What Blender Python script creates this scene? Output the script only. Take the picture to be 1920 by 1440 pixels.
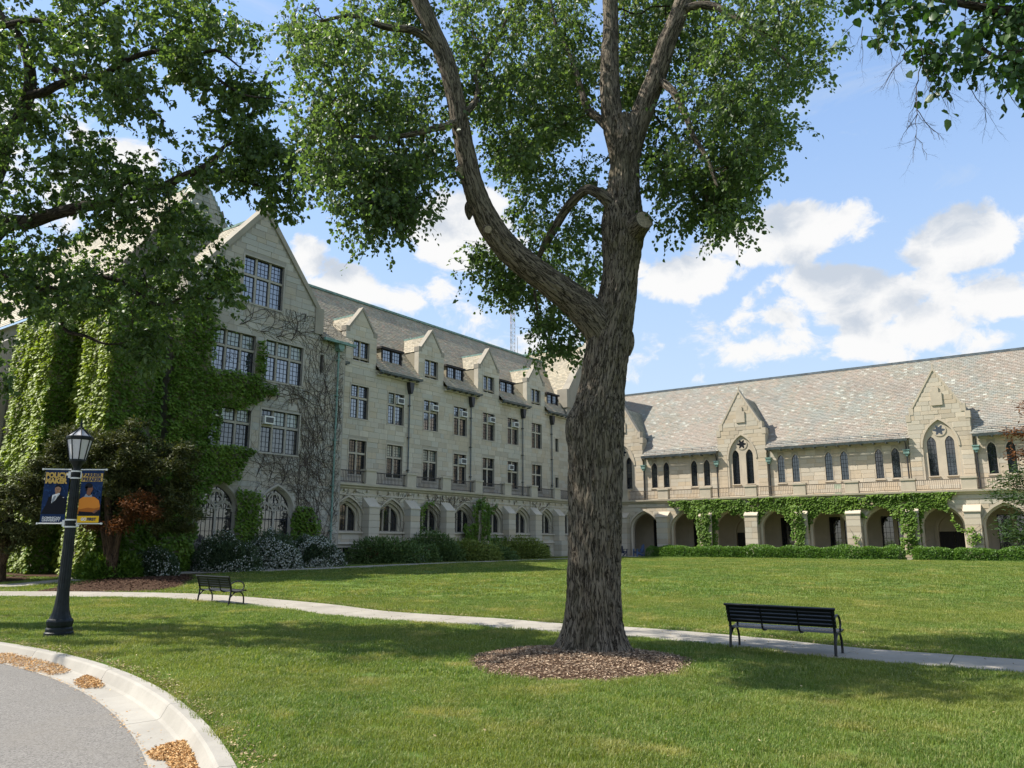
import bpy, bmesh, math, random
import numpy as np
from mathutils import Vector, Matrix
from mathutils.geometry import delaunay_2d_cdt

for o in list(bpy.data.objects):
    bpy.data.objects.remove(o)
rnd = random.Random(7)
rng = np.random.default_rng(11)
SC = bpy.context.scene
COL = SC.collection
R = math.radians

# ------------------------------------------------------------------ camera
CAMZ = 2.0
FPX = 1460.0
PITCH = math.atan(293 / 1460.0)
cam = bpy.data.cameras.new('camera')
cam.sensor_width = 36.0
cam.lens = 36.0 * FPX / 1920.0
cam.clip_start = 0.1
cam.clip_end = 3000
cam_o = bpy.data.objects.new('camera', cam)
COL.objects.link(cam_o)
cam_o.location = (0, 0, CAMZ)
cam_o.rotation_euler = (math.pi / 2 + PITCH, 0, 0)
SC.camera = cam_o

# ------------------------------------------------------------------ world, sun, exposure
SUN_EL = R(50)
SUN_PHI = R(30)
E1 = np.array([math.sin(R(35.7)), math.cos(R(35.7)), 0])
E2 = np.array([math.cos(R(35.7)), -math.sin(R(35.7)), 0])
sh = -(E2 * math.cos(SUN_PHI) + E1 * math.sin(SUN_PHI))
SUN_DIR = np.array([sh[0] * math.cos(SUN_EL), sh[1] * math.cos(SUN_EL), math.sin(SUN_EL)])


class S:
    """a shader socket with arithmetic"""
    t = None

    def __init__(s, k):
        s.k = k

    @staticmethod
    def m(op, *a):
        n = S.t.nodes.new('ShaderNodeMath')
        n.operation = op
        for i, x in enumerate(a):
            if isinstance(x, S):
                S.t.links.new(x.k, n.inputs[i])
            else:
                n.inputs[i].default_value = float(x)
        return S(n.outputs[0])

    def __add__(s, o): return S.m('ADD', s, o)
    __radd__ = __add__
    def __sub__(s, o): return S.m('SUBTRACT', s, o)
    def __rsub__(s, o): return S.m('SUBTRACT', o, s)
    def __rtruediv__(s, o): return S.m('DIVIDE', o, s)
    def __mul__(s, o): return S.m('MULTIPLY', s, o)
    __rmul__ = __mul__
    def __truediv__(s, o): return S.m('DIVIDE', s, o)
    def max(s, o): return S.m('MAXIMUM', s, o)
    def min(s, o): return S.m('MINIMUM', s, o)

    def ss(s, a, b, lo=0.0, hi=1.0):
        n = S.t.nodes.new('ShaderNodeMapRange')
        n.interpolation_type = 'SMOOTHSTEP'
        S.t.links.new(s.k, n.inputs[0])
        for i, x in enumerate((a, b, lo, hi)):
            n.inputs[i + 1].default_value = x
        return S(n.outputs[0])


def mixc(f, a, b, mode='MIX'):
    n = S.t.nodes.new('ShaderNodeMix')
    n.data_type = 'RGBA'
    n.blend_type = mode
    n.clamp_factor = True
    for x, i in ((f, 0), (a, 6), (b, 7)):
        if isinstance(x, S):
            S.t.links.new(x.k, n.inputs[i])
        elif i == 0:
            n.inputs[0].default_value = x
        else:
            n.inputs[i].default_value = (*x, 1)
    return S(n.outputs[2])


def noise(vec, scale, detail=4, rough=0.55, dist=0.0, lac=2.0):
    n = S.t.nodes.new('ShaderNodeTexNoise')
    if vec is not None:
        S.t.links.new(vec.k, n.inputs['Vector'])
    n.inputs['Scale'].default_value = scale
    n.inputs['Detail'].default_value = detail
    n.inputs['Roughness'].default_value = rough
    n.inputs['Distortion'].default_value = dist
    n.inputs['Lacunarity'].default_value = lac
    return S(n.outputs['Fac'])


def vscale(vec, sc, off=(0, 0, 0)):
    n = S.t.nodes.new('ShaderNodeMapping')
    S.t.links.new(vec.k, n.inputs[0])
    n.inputs['Scale'].default_value = sc
    n.inputs['Location'].default_value = off
    return S(n.outputs[0])


def px_dir(u, v):
    a = (u - 960) / FPX
    b = (720 - v) / FPX
    d = np.array([a, math.cos(PITCH) - b * math.sin(PITCH), math.sin(PITCH) + b * math.cos(PITCH)])
    return d


world = bpy.data.worlds.new('World')
SC.world = world
world.use_nodes = True
nt = world.node_tree
nt.nodes.clear()
S.t = nt
sky = nt.nodes.new('ShaderNodeTexSky')
sky.sky_type = 'NISHITA'
sky.sun_disc = False
sky.sun_elevation = SUN_EL
sky.sun_rotation = math.atan2(SUN_DIR[0], SUN_DIR[1])
sky.altitude = 200
sky.air_density = 1.0
sky.dust_density = 0.5
sky.ozone_density = 2.0
SKY_STR = 0.15
tc = nt.nodes.new('ShaderNodeTexCoord')
gen = S(tc.outputs['Generated'])
sep = nt.nodes.new('ShaderNodeSeparateXYZ')
nt.links.new(gen.k, sep.inputs[0])
dx, dy, dz = S(sep.outputs[0]), S(sep.outputs[1]), S(sep.outputs[2])
az = S.m('ARCTAN2', dx, dy)
el = S.m('ARCSINE', dz)
# cumulus: individual clouds of the day (azimuth, elevation, half widths) plus unseen clouds added out of view to lift the fill light
nbig = noise(vscale(gen, (1, 1, 2.2), (3.1, 1.7, 0.4)), 2.6, 3, 0.5)
def voro(vec, scale):
    n = nt.nodes.new('ShaderNodeTexVoronoi')
    n.feature = 'F1'
    n.inputs['Scale'].default_value = scale
    nt.links.new(vec.k, n.inputs['Vector'])
    return S(n.outputs['Distance'])


def warped(off):
    w = nt.nodes.new('ShaderNodeTexNoise')
    w.inputs['Scale'].default_value = 9
    w.inputs['Detail'].default_value = 4
    mp_ = vscale(gen, (1, 1, 1.35), off)
    nt.links.new(mp_.k, w.inputs['Vector'])
    v = nt.nodes.new('ShaderNodeVectorMath')
    v.operation = 'MULTIPLY_ADD'
    nt.links.new(w.outputs['Color'], v.inputs[0])
    v.inputs[1].default_value = (.09, .09, .09)
    nt.links.new(mp_.k, v.inputs[2])
    return S(v.outputs[0])


def billow(off):
    v = warped(off)
    return (0.45 - voro(v, 17.0)) * 0.50 + (noise(v, 12.0, 8, 0.66) - 0.5) * 1.25


b1_, b2_ = billow((0, 0, 0)), billow((0.014, -0.004, -0.034))
CLOUDS = [  # px centre, px half size, weight
    (1490, 442, 160, 58, 1.0), (1270, 515, 130, 62, 1.0), (1790, 455, 125, 55, 1.05),
    (1570, 560, 180, 80, 1.0), (1480, 645, 150, 42, 0.8), (1880, 565, 150, 60, 0.9),
    (1720, 630, 230, 48, 0.8), (640, 545, 110, 48, 1.1), (575, 490, 55, 55, 1.0),
    (860, 425, 125, 85, 0.95), (760, 560, 120, 40, 0.45), (120, 320, 190, 90, 0.7), (1340, 640, 130, 45, 0.55), (1230, 640, 120, 60, 0.35), (960, 620, 130, 50, 0.4),
]
cov = None
cov2 = None
for (u, v, ru, rv, w) in CLOUDS:
    d = px_dir(u, v)
    d = d / np.linalg.norm(d)
    a0, e0 = math.atan2(d[0], d[1]), math.asin(d[2])
    ka = FPX / ru * math.cos(e0)
    ke = FPX / rv
    a_ = (az - a0) * ka
    e_ = (el - e0) * ke
    mval = (1.0 - (a_ * a_ + e_ * e_)).max(-2.6) * (0.42 * w)
    e2_ = (el - (e0 + 0.028)) * ke
    mval2 = (1.0 - (a_ * a_ + e2_ * e2_)).max(-2.6) * (0.42 * w)
    cov = mval if cov is None else cov.max(mval)
    cov2 = mval2 if cov2 is None else cov2.max(mval2)
free = (nbig - 0.50) * 2.6
inview = S.m('ABSOLUTE', az).ss(0.62, 0.85, 0.0, 1.0)
free = free * inview + (1.0 - inview) * -1.1
cov = cov.max(free)
cov2 = cov2.max(free)
dens = cov + b1_ - 0.03
dens_up = cov2 + b2_ - 0.03
alpha = dens.ss(-0.02, 0.20)
shade = dens_up.ss(0.06, 0.60)      # thicker above -> darker underside
ccol = mixc(shade, (1.0, 1.0, 1.0), (0.62, 0.685, 0.78))
# thin high streaks
n3 = noise(vscale(gen, (1.2, 2.0, 6.0), (0, 0, 0.3)), 3.2, 7, 0.62, 0.8)
cirrus = n3.ss(0.46, 0.82, 0.0, 0.45)
lowhaze = el.ss(0.0, 0.60, 0.55, 0.06)
thin = cirrus.max(lowhaze)
skyc = nt.nodes.new('ShaderNodeMix')
skyc.data_type = 'RGBA'
skyc.blend_type = 'MULTIPLY'
skyc.inputs[0].default_value = 1.0
lumn = nt.nodes.new('ShaderNodeRGBToBW')
nt.links.new(sky.outputs[0], lumn.inputs[0])
soft = 1.0 / (S(lumn.outputs[0]) * 0.33 + 1.0)       # the brilliance of the horizon band rolled off, hue kept
comb = nt.nodes.new('ShaderNodeVectorMath')
comb.operation = 'SCALE'
nt.links.new(sky.outputs[0], comb.inputs[0])
nt.links.new(soft.k, comb.inputs['Scale'])
nt.links.new(comb.outputs[0], skyc.inputs[6])
skyc.inputs[7].default_value = (0.95, 0.955, 0.94, 1)
CLOUD_GAIN = 1.78
thin_c = mixc(1.0, (0.80, 0.88, 0.97), (CLOUD_GAIN,) * 3, 'MULTIPLY')
cum_c = mixc(1.0, ccol, (CLOUD_GAIN * 1.12,) * 3, 'MULTIPLY')
tot = mixc(alpha, mixc(thin, S(skyc.outputs[2]), thin_c), cum_c)
bg = nt.nodes.new('ShaderNodeBackground')
nt.links.new(tot.k, bg.inputs[0])
bg.inputs[1].default_value = SKY_STR
wo = nt.nodes.new('ShaderNodeOutputWorld')
nt.links.new(bg.outputs[0], wo.inputs[0])

sun = bpy.data.lights.new('sun', 'SUN')
sun.energy = 2.8
sun.angle = R(0.53)
sun.color = (1.0, 0.945, 0.86)
sun_o = bpy.data.objects.new('sun', sun)
COL.objects.link(sun_o)
sun_o.location = (-30, 10, 40)
sun_o.rotation_euler = Vector(SUN_DIR).to_track_quat('Z', 'Y').to_euler()

SC.view_settings.view_transform = 'Standard'
SC.view_settings.look = 'None'
SC.view_settings.exposure = 1.70
SC.view_settings.gamma = 1.0
SC.view_settings.use_curve_mapping = False
SC.render.engine = 'CYCLES'
SC.cycles.use_denoising = True
SC.cycles.max_bounces = 6
SC.cycles.diffuse_bounces = 3
SC.cycles.glossy_bounces = 2
SC.cycles.transmission_bounces = 4
SC.cycles.transparent_max_bounces = 6
SC.cycles.caustics_reflective = False
SC.cycles.caustics_refractive = False
SC.cycles.sample_clamp_indirect = 6.0

# ------------------------------------------------------------------ materials


def new_mat(name, rough=0.7, spec=0.3):
    m = bpy.data.materials.new(name)
    m.use_nodes = True
    S.t = m.node_tree
    b = m.node_tree.nodes['Principled BSDF']
    b.inputs['Roughness'].default_value = rough
    b.inputs['Specular IOR Level'].default_value = spec
    return m, b


def setc(b, c, key='Base Color'):
    if isinstance(c, S):
        S.t.links.new(c.k, b.inputs[key])
    elif key == 'Base Color':
        b.inputs[key].default_value = (*c, 1)
    else:
        b.inputs[key].default_value = c


def geo_pos():
    return S(S.t.nodes.new('ShaderNodeNewGeometry').outputs['Position'])


def attr(name, out='Fac'):
    n = S.t.nodes.new('ShaderNodeAttribute')
    n.attribute_name = name
    return S(n.outputs[out])


def obj_rand():
    return S(S.t.nodes.new('ShaderNodeObjectInfo').outputs['Random'])


def bump(b, h, strength=0.3, dist=0.02):
    n = S.t.nodes.new('ShaderNodeBump')
    n.inputs['Strength'].default_value = strength
    n.inputs['Distance'].default_value = dist
    S.t.links.new(h.k, n.inputs['Height'])
    S.t.links.new(n.outputs[0], b.inputs['Normal'])


def ramp(f, stops):
    n = S.t.nodes.new('ShaderNodeValToRGB')
    S.t.links.new(f.k, n.inputs[0])
    e = n.color_ramp.elements
    while len(e) > 1:
        e.remove(e[-1])
    e[0].position = stops[0][0]
    e[0].color = (*stops[0][1], 1)
    for p, c in stops[1:]:
        k = e.new(p)
        k.color = (*c, 1)
    return S(n.outputs[0])


def flat_mat(name, col, rough=0.6, spec=0.4, metal=0.0, var=0.0, vs=6.0):
    m, b = new_mat(name, rough, spec)
    if var:
        f = noise(geo_pos(), vs, 5, 0.6)
        setc(b, mixc(f.ss(0.3, 0.7), tuple(c * (1 - var) for c in col), tuple(min(1, c * (1 + var)) for c in col)))
    else:
        setc(b, col)
    b.inputs['Metallic'].default_value = metal
    return m


def stone_mat(name, col, single=False, dirt=0.5, trim=False):
    m, b = new_mat(name, 0.88, 0.15)
    p = geo_pos()
    tone = obj_rand() if single else attr('tone')
    if trim:
        c = mixc(noise(p, 1.3, 4).ss(0.3, 0.7), tuple(x * 0.93 for x in col), tuple(x * 1.07 for x in col))
    else:
        c = ramp(tone, [(0.0, tuple(x * 0.82 for x in col)), (0.25, (col[0] * .98, col[1] * .93, col[2] * .86)),
                        (0.5, col), (0.75, (col[0] * 0.90, col[1] * 0.95, col[2] * 1.0)), (1.0, tuple(x * 1.11 for x in col))])
    st = noise(vscale(p, (2.2, 2.2, 0.22)), 1.0, 5, 0.65)
    c = mixc(st.ss(0.55, 0.78, 0.0, dirt), c, tuple(x * 0.42 for x in col))
    bl = noise(p, 0.55, 5, 0.62)
    c = mixc(bl.ss(0.5, 0.75, 0.0, dirt * 0.7), c, (col[0] * .60, col[1] * .60, col[2] * .62))
    fine = noise(p, 26, 4, 0.7)
    c = mixc(fine.ss(0.35, 0.75, 0.0, 0.22), c, tuple(x * 0.6 for x in col))
    setc(b, c)
    bump(b, fine, 0.35, 0.01)
    return m


GREY = (0.405, 0.38, 0.33)
BUFF = (0.53, 0.48, 0.385)
TAN = (0.50, 0.43, 0.33)
M = {}
for k, c, d in (('grey', GREY, 0.48), ('buff', BUFF, 0.45), ('tan', TAN, 0.4), ('dark', (.33, .30, .245), 0.5)):
    M['st_' + k] = stone_mat('stone_' + k, c, False, d)
    M['st1_' + k] = stone_mat('stone_single_' + k, c, True, d)
    M['tr_' + k] = stone_mat('trim_' + k, tuple(x * 0.93 for x in c), False, d * 0.8, True)
    M['mo_' + k] = stone_mat('mortar_' + k, tuple(x * 0.74 for x in c), False, d, True)


def slate_mat(name, stops, dirt=(0.11, 0.10, 0.085), single=False):
    kk = (1.08, 1.02, .90) if 'mix' in name else (1.22, 1.10, .90)
    stops = [(a, tuple(x * y for x, y in zip(c_, kk))) for a, c_ in stops]
    m, b = new_mat(name, 0.62, 0.35)
    c = ramp(obj_rand() if single else attr('tone'), stops)
    p = geo_pos()
    if 'mix' in name:
        c = mixc(noise(p, 0.35, 4, 0.6).ss(0.42, 0.62, 0.0, 0.45), c, (.285, .225, .185))
        c = mixc(noise(vscale(p, (1, 1, 1), (7, 3, 1)), 0.4, 4, 0.6).ss(0.48, 0.66, 0.0, 0.4), c, (.19, .225, .21))
    c = mixc(noise(p, 0.45, 4).ss(0.5, 0.8, 0.0, 0.35), c, dirt)
    c = mixc(noise(vscale(p, (1.6, 1.6, .35)), 1.0, 5, 0.65).ss(0.52, 0.75, 0.0, 0.3), c, dirt)
    c = mixc(noise(p, 14, 3, 0.7).ss(0.4, 0.8, 0.0, 0.25), c, dirt)
    setc(b, c)
    return m


M['slate_tan'] = slate_mat('slate_tan', [(0, (.235, .225, .185)), (.3, (.30, .285, .235)), (.55, (.275, .28, .245)), (.75, (.335, .31, .25)), (.9, (.33, .26, .215)), (1, (.37, .36, .31))])
M['slate_mix'] = slate_mat('slate_mix', [(0, (.20, .20, .18)), (.25, (.245, .24, .215)), (.45, (.225, .235, .225)), (.62, (.255, .235, .205)), (.76, (.275, .235, .205)), (.90, (.235, .245, .235)), (.94, (.31, .33, .32)), (1, (.40, .42, .40))])
M['slate_grey'] = slate_mat('slate_grey', [(0, (.17, .19, .175)), (.5, (.215, .235, .215)), (1, (.26, .275, .25))])
M['slate_single'] = slate_mat('slate_single', [(0, (.17, .19, .175)), (.5, (.215, .235, .215)), (1, (.26, .275, .25))], single=True)
M['slate_pale'] = slate_mat('slate_pale', [(0, (.21, .205, .175)), (.5, (.265, .255, .215)), (1, (.32, .30, .25))])
M['copper'] = flat_mat('copper_green', (0.15, 0.245, 0.21), 0.6, 0.4, 0.0, 0.35, 5)
M['lead'] = flat_mat('lead_grey', (0.11, 0.13, 0.14), 0.5, 0.4, 0.2, 0.3, 3)
M['iron'] = flat_mat('dark_iron', (0.022, 0.022, 0.024), 0.45, 0.5, 0.0)
M['rail'] = flat_mat('rail_metal', (0.12, 0.095, 0.07), 0.5, 0.4, 0.3, 0.3, 9)
M['casement'] = flat_mat('casement_paint', (0.022, 0.026, 0.034), 0.6, 0.15)
M['darkwood'] = flat_mat('dark_wood', (0.02, 0.016, 0.014), 0.6, 0.3)
M['white_metal'] = flat_mat('white_enamel', (0.70, 0.70, 0.67), 0.4, 0.5, 0, 0.06, 8)
M['ac_grille'] = flat_mat('air_grille', (0.10, 0.105, 0.11), 0.5, 0.3)
M['plaster'] = flat_mat('plaster', (0.30, 0.27, 0.22), 0.9, 0.1, 0, 0.15, 1.5)


def glass_mat(name, col, spec=0.9, rough=0.04, bright=None):
    m, b = new_mat(name, rough, spec)
    if bright:
        f = noise(geo_pos(), 0.9, 3)
        setc(b, mixc(f.ss(0.35, 0.65), col, bright))
    else:
        setc(b, col)
    b.inputs['IOR'].default_value = 2.1 if 'upper' in name else 1.75
    bump(b, noise(geo_pos(), 5.0, 2), 0.05, 0.02)
    return m


M['glass'] = glass_mat('window_glass', (0.012, 0.014, 0.017))
M['glass_sky'] = glass_mat('window_glass_upper', (0.03, 0.037, 0.055), 1.0, 0.03)
M['glass_blind'] = glass_mat('window_glass_blind', (0.20, 0.23, 0.20), 0.8, 0.08, (0.30, 0.33, 0.29))
M['glass_curtain'] = glass_mat('window_glass_curtain', (0.022, 0.02, 0.02), 0.9, 0.06, (0.10, 0.092, 0.085))


def leaf_mat(name, stops, trans=0.35, rough=0.45, spec=0.35, inst=False, tcol=None):
    m, b = new_mat(name, rough, spec)
    tone = obj_rand() if inst else attr('tone')
    c = ramp(tone, stops)
    big = noise(geo_pos(), 0.55, 3)
    c = mixc(big.ss(0.35, 0.7, 0.0, 0.35), c, stops[0][1])
    setc(b, c)
    tr = S.t.nodes.new('ShaderNodeBsdfTranslucent')
    tc_ = mixc(1.0, c, tcol or (1.5, 1.6, 0.7), 'MULTIPLY')
    S.t.links.new(tc_.k, tr.inputs[0])
    mx = S.t.nodes.new('ShaderNodeMixShader')
    mx.inputs[0].default_value = trans
    S.t.links.new(b.outputs[0], mx.inputs[1])
    S.t.links.new(tr.outputs[0], mx.inputs[2])
    S.t.links.new(mx.outputs[0], S.t.nodes['Material Output'].inputs[0])
    return m


M['leaf_maple'] = leaf_mat('leaf_maple', [(0, (.062, .105, .038)), (.5, (.105, .158, .058)), (.85, (.155, .205, .082)), (1, (.22, .255, .12))], 0.5)
M['leaf_oak'] = leaf_mat('leaf_oak', [(0, (.055, .10, .030)), (.5, (.098, .152, .048)), (.85, (.145, .20, .068)), (1, (.20, .25, .09))], 0.42)
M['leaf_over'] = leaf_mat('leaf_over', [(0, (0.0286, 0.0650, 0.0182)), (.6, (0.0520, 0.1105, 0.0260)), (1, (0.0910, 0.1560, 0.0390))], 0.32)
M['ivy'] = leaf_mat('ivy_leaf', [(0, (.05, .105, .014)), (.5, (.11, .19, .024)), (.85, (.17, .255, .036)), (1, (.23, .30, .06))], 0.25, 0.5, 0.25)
M['ivy_lit'] = leaf_mat('ivy_leaf_sunlit', [(0, (.14, .19, .026)), (.5, (.24, .30, .045)), (.85, (.32, .37, .07)), (1, (.38, .40, .12))], 0.3, 0.5, 0.25)  # lighter, yellower copy of the ivy leaf: sunlight put into the colour
M['yew'] = leaf_mat('yew_needle', [(0, (.045, .055, .020)), (.5, (.085, .095, .034)), (.85, (.13, .125, .048)), (1, (.19, .155, .065))], 0.15, 0.6, 0.2)
M['yew_dead'] = leaf_mat('dead_needle', [(0, (.085, .036, .016)), (.5, (.15, .066, .026)), (1, (.23, .11, .045))], 0.25, 0.7, 0.1, False, (1.2, .9, .6))
M['conifer'] = leaf_mat('conifer_needle', [(0, (0.0280, 0.0560, 0.0196)), (.6, (0.0560, 0.0980, 0.0308)), (1, (0.0980, 0.1400, 0.0420))], 0.2, 0.6, 0.2)
M['juniper'] = leaf_mat('juniper_needle', [(0, (.06, .105, .036)), (.6, (.115, .175, .056)), (1, (.18, .24, .08))], 0.18, 0.6, 0.2)
M['juniper_y'] = leaf_mat('juniper_needle_golden', [(0, (.11, .15, .034)), (.6, (.20, .245, .06)), (1, (.28, .31, .09))], 0.2, 0.6, 0.2)
M['spirea'] = leaf_mat('spirea_leaf', [(0, (.045, .075, .040)), (.6, (.085, .125, .065)), (1, (.13, .18, .09))], 0.2, 0.6, 0.2)
M['hedge'] = leaf_mat('hedge_leaf', [(0, (.05, .115, .018)), (.5, (.105, .20, .030)), (1, (.19, .30, .06))], 0.25, 0.45, 0.35)
M['red_leaf'] = leaf_mat('red_leaf', [(0, (.05, .012, .012)), (1, (.13, .03, .02))], 0.2, 0.6, 0.2)
M['hosta'] = leaf_mat('hosta_leaf', [(0, (0.0720, 0.1440, 0.0240)), (1, (0.1680, 0.2640, 0.0600))], 0.3, 0.45, 0.35)
M['petal'] = flat_mat('white_petal', (0.42, 0.44, 0.39), 0.7, 0.2)


def bark_mat(name, dark, light):
    m, b = new_mat(name, 0.9, 0.12)
    n = S.t.nodes.new('ShaderNodeAttribute')
    n.attribute_name = 'bark'
    v = S(n.outputs['Vector'])
    f1 = noise(vscale(v, (24, 24, 2.6)), 1.0, 5, 0.62, 0.6)
    f2 = noise(vscale(v, (46, 46, 7.5), (5, 2, 1)), 1.0, 4, 0.6, 0.5)
    e1_ = S.m('ABSOLUTE', f1 - 0.5).ss(0.0, 0.065)
    e2_ = S.m('ABSOLUTE', f2 - 0.5).ss(0.0, 0.06)
    c2 = noise(vscale(v, (70, 70, 16.0)), 1.0, 4, 0.65, 0.3)
    h = e1_ * 0.5 + e2_ * 0.28 + c2 * 0.22
    c = mixc(h.ss(0.22, 0.82), dark, light)
    c = mixc(c2.ss(0.55, 0.75, 0.0, 0.25), c, tuple(x * 1.3 for x in light))
    c = mixc(noise(vscale(v, (3, 3, 1.2)), 1.0, 5, 0.6).ss(0.52, 0.7, 0, 0.4), c, (light[0] * .62, light[1] * .68, light[2] * .55))
    big = noise(v, 0.9, 3)
    c = mixc(big.ss(0.45, 0.7, 0.0, 0.35), c, (light[0] * .7, light[1] * .75, light[2] * .6))
    setc(b, c)
    bump(b, h.ss(0.3, 0.7), 0.9, 0.04)
    return m


M['bark'] = bark_mat('bark_maple', (.032, .026, .020), (.195, .162, .122))
M['bark_dark'] = bark_mat('bark_oak', (.018, .014, .011), (.085, .07, .055))
M['bark_yew'] = bark_mat('bark_yew', (.035, .022, .015), (.13, .085, .055))
M['twig'] = flat_mat('twig', (.045, .036, .028), 0.9, 0.1)
M['vine'] = flat_mat('bare_vine', (.075, .062, .053), 0.9, 0.1, 0, 0.3, 3)
M['cutwood'] = flat_mat('cut_wood', (.30, .25, .19), 0.85, 0.1, 0, 0.3, 25)


def ground_mats():
    m, b = new_mat('lawn', 0.9, 0.1)
    p = geo_pos()
    c = mixc(noise(p, 0.28, 4).ss(0.35, 0.65), (.07, .125, .024), (.125, .18, .036))
    c = mixc(noise(p, 1.6, 5, 0.65).ss(0.52, 0.75, 0, 0.6), c, (.24, .22, .085))
    c = mixc(noise(p, 22, 4, 0.7).ss(0.35, 0.7, 0, 0.7), c, (.06, .085, .02))
    setc(b, c)
    bump(b, noise(p, 40, 3), 0.5, 0.03)
    M['lawn'] = m
    m, b = new_mat('asphalt', 0.9, 0.2)
    p = geo_pos()
    c = mixc(noise(p, 48, 4, 0.75).ss(0.36, 0.64), (.10, .094, .085), (.235, .222, .203))
    c = mixc(noise(p, 0.7, 4).ss(0.4, 0.7, 0, 0.35), c, (.14, .135, .125))
    setc(b, c)
    c = mixc(noise(p, 190, 2, 0.8).ss(0.58, 0.70, 0, 0.7), c, (.36, .34, .31))
    c = mixc(noise(vscale(p, (1, 1, 1)), 0.35, 6, 0.7).ss(0.5, 0.62, 0, 0.25), c, (.20, .18, .15))
    setc(b, c)
    bump(b, noise(p, 120, 2), 0.6, 0.01)
    M['asphalt'] = m
    for nm, a, d in (('concrete', (.335, .315, .275), .35), ('path', (.315, .288, .24), .35)):
        m, b = new_mat(nm, 0.9, 0.15)
        p = geo_pos()
        c = mixc(noise(p, 1.1, 5, 0.6).ss(0.3, 0.7), tuple(x * 0.85 for x in a), tuple(x * 1.08 for x in a))
        c = mixc(obj_rand().ss(0, 1, 0, 0.18), c, tuple(x * 0.7 for x in a))
        c = mixc(noise(p, 35, 4, 0.7).ss(0.5, 0.8, 0, d), c, tuple(x * 0.5 for x in a))
        c = mixc(noise(vscale(p, (1, 1, 1)), 5, 6, 0.75).ss(0.62, 0.75, 0, d), c, (a[0] * .5, a[1] * .47, a[2] * .4))
        setc(b, c)
        bump(b, noise(p, 60, 3), 0.3, 0.006)
        M[nm] = m
    m, b = new_mat('mulch_soil', 0.95, 0.05)
    p = geo_pos()
    c = mixc(noise(p, 30, 4, 0.7).ss(0.3, 0.7), (.030, .018, .012), (.10, .062, .040))
    setc(b, c)
    bump(b, noise(p, 45, 3), 0.8, 0.03)
    M['mulch'] = m
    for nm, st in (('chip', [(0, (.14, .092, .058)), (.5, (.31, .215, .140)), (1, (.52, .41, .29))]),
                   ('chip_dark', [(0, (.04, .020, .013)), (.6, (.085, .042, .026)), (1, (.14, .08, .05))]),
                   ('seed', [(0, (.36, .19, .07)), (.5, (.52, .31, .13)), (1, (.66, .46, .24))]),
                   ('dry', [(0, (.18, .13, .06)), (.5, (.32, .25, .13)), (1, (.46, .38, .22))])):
        m, b = new_mat(nm, 0.85, 0.15)
        setc(b, ramp(attr('tone'), st))
        M[nm] = m


ground_mats()
m, b = new_mat('grass_blade', 0.5, 0.3)
p = geo_pos()
c = ramp(obj_rand(), [(0, (.085, .142, .024)), (.5, (.122, .198, .036)), (.85, (.172, .25, .052)), (1, (.27, .295, .095))])
c = mixc(noise(p, 0.22, 4, 0.6).ss(0.38, 0.66, 0, 0.75), c, (.225, .24, .048))
c = mixc(noise(p, 0.7, 5, 0.65).ss(0.52, 0.70, 0, 0.85), c, (.37, .33, .115))
# faint darker green streaks, drawn out in depth
c = mixc(noise(vscale(p, (.9, .12, 1)), 1.0, 2, 0.4).ss(0.42, 0.58, 0, 0.22), c, (.075, .125, .025))
setc(b, c)
tn = attr('tone')
c = mixc(tn.ss(0.80, 0.98, 0, 0.8), c, (.42, .40, .17))
c = mixc(tn.ss(0.25, 0.0, 0, 0.6), c, (.05, .095, .020))
setc(b, c)
tr = S.t.nodes.new('ShaderNodeBsdfTranslucent')
S.t.links.new(mixc(1.0, c, (1.5, 1.5, .7), 'MULTIPLY').k, tr.inputs[0])
mx = S.t.nodes.new('ShaderNodeMixShader')
mx.inputs[0].default_value = 0.35
S.t.links.new(b.outputs[0], mx.inputs[1])
S.t.links.new(tr.outputs[0], mx.inputs[2])
S.t.links.new(mx.outputs[0], S.t.nodes['Material Output'].inputs[0])
M['grass'] = m
M['bench'] = flat_mat('black_bench_paint', (0.006, 0.0065, 0.008), 0.36, 0.42)
M['lamp'] = flat_mat('dark_lamp_paint', (0.007, 0.011, 0.012), 0.5, 0.28, 0, 0.4, 9)
M['bench_seat'] = flat_mat('bench_seat_paint', (0.012, 0.013, 0.016), 0.22, 0.8)
M['milk'] = flat_mat('frosted_glass', (0.55, 0.54, 0.56), 0.35, 0.5)
M['navy'] = flat_mat('banner_navy', (0.010, 0.028, 0.085), 0.75, 0.2, 0, 0.2, 8)
M['gold'] = flat_mat('banner_gold', (0.55, 0.36, 0.10), 0.75, 0.2)
M['yellow'] = flat_mat('banner_yellow', (0.75, 0.45, 0.02), 0.75, 0.2)
M['bluetint'] = flat_mat('banner_blue_print', (0.02, 0.055, 0.15), 0.75, 0.2)
M['skin'] = flat_mat('print_skin', (0.20, 0.085, 0.05), 0.75, 0.2)
M['skin2'] = flat_mat('print_skin_light', (0.33, 0.19, 0.12), 0.75, 0.2)
M['black'] = flat_mat('print_black', (0.008, 0.009, 0.014), 0.75, 0.2)
M['orange'] = flat_mat('print_orange', (0.62, 0.22, 0.03), 0.75, 0.2)
M['orange_d'] = flat_mat('print_orange_dark', (0.36, 0.11, 0.015), 0.75, 0.2)
M['white'] = flat_mat('print_white', (0.72, 0.72, 0.72), 0.75, 0.2)
M['pgrey'] = flat_mat('print_grey', (0.25, 0.27, 0.30), 0.75, 0.2)
M['blue_chair'] = flat_mat('blue_chair_paint', (0.06, 0.10, 0.20), 0.5, 0.4)
M['navy_chair'] = flat_mat('navy_chair_paint', (0.016, 0.024, 0.06), 0.5, 0.4)
M['bird'] = flat_mat('bird_feather', (0.045, 0.038, 0.034), 0.8, 0.2)
M['bird_red'] = flat_mat('bird_breast', (0.30, 0.09, 0.03), 0.8, 0.2)
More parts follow.
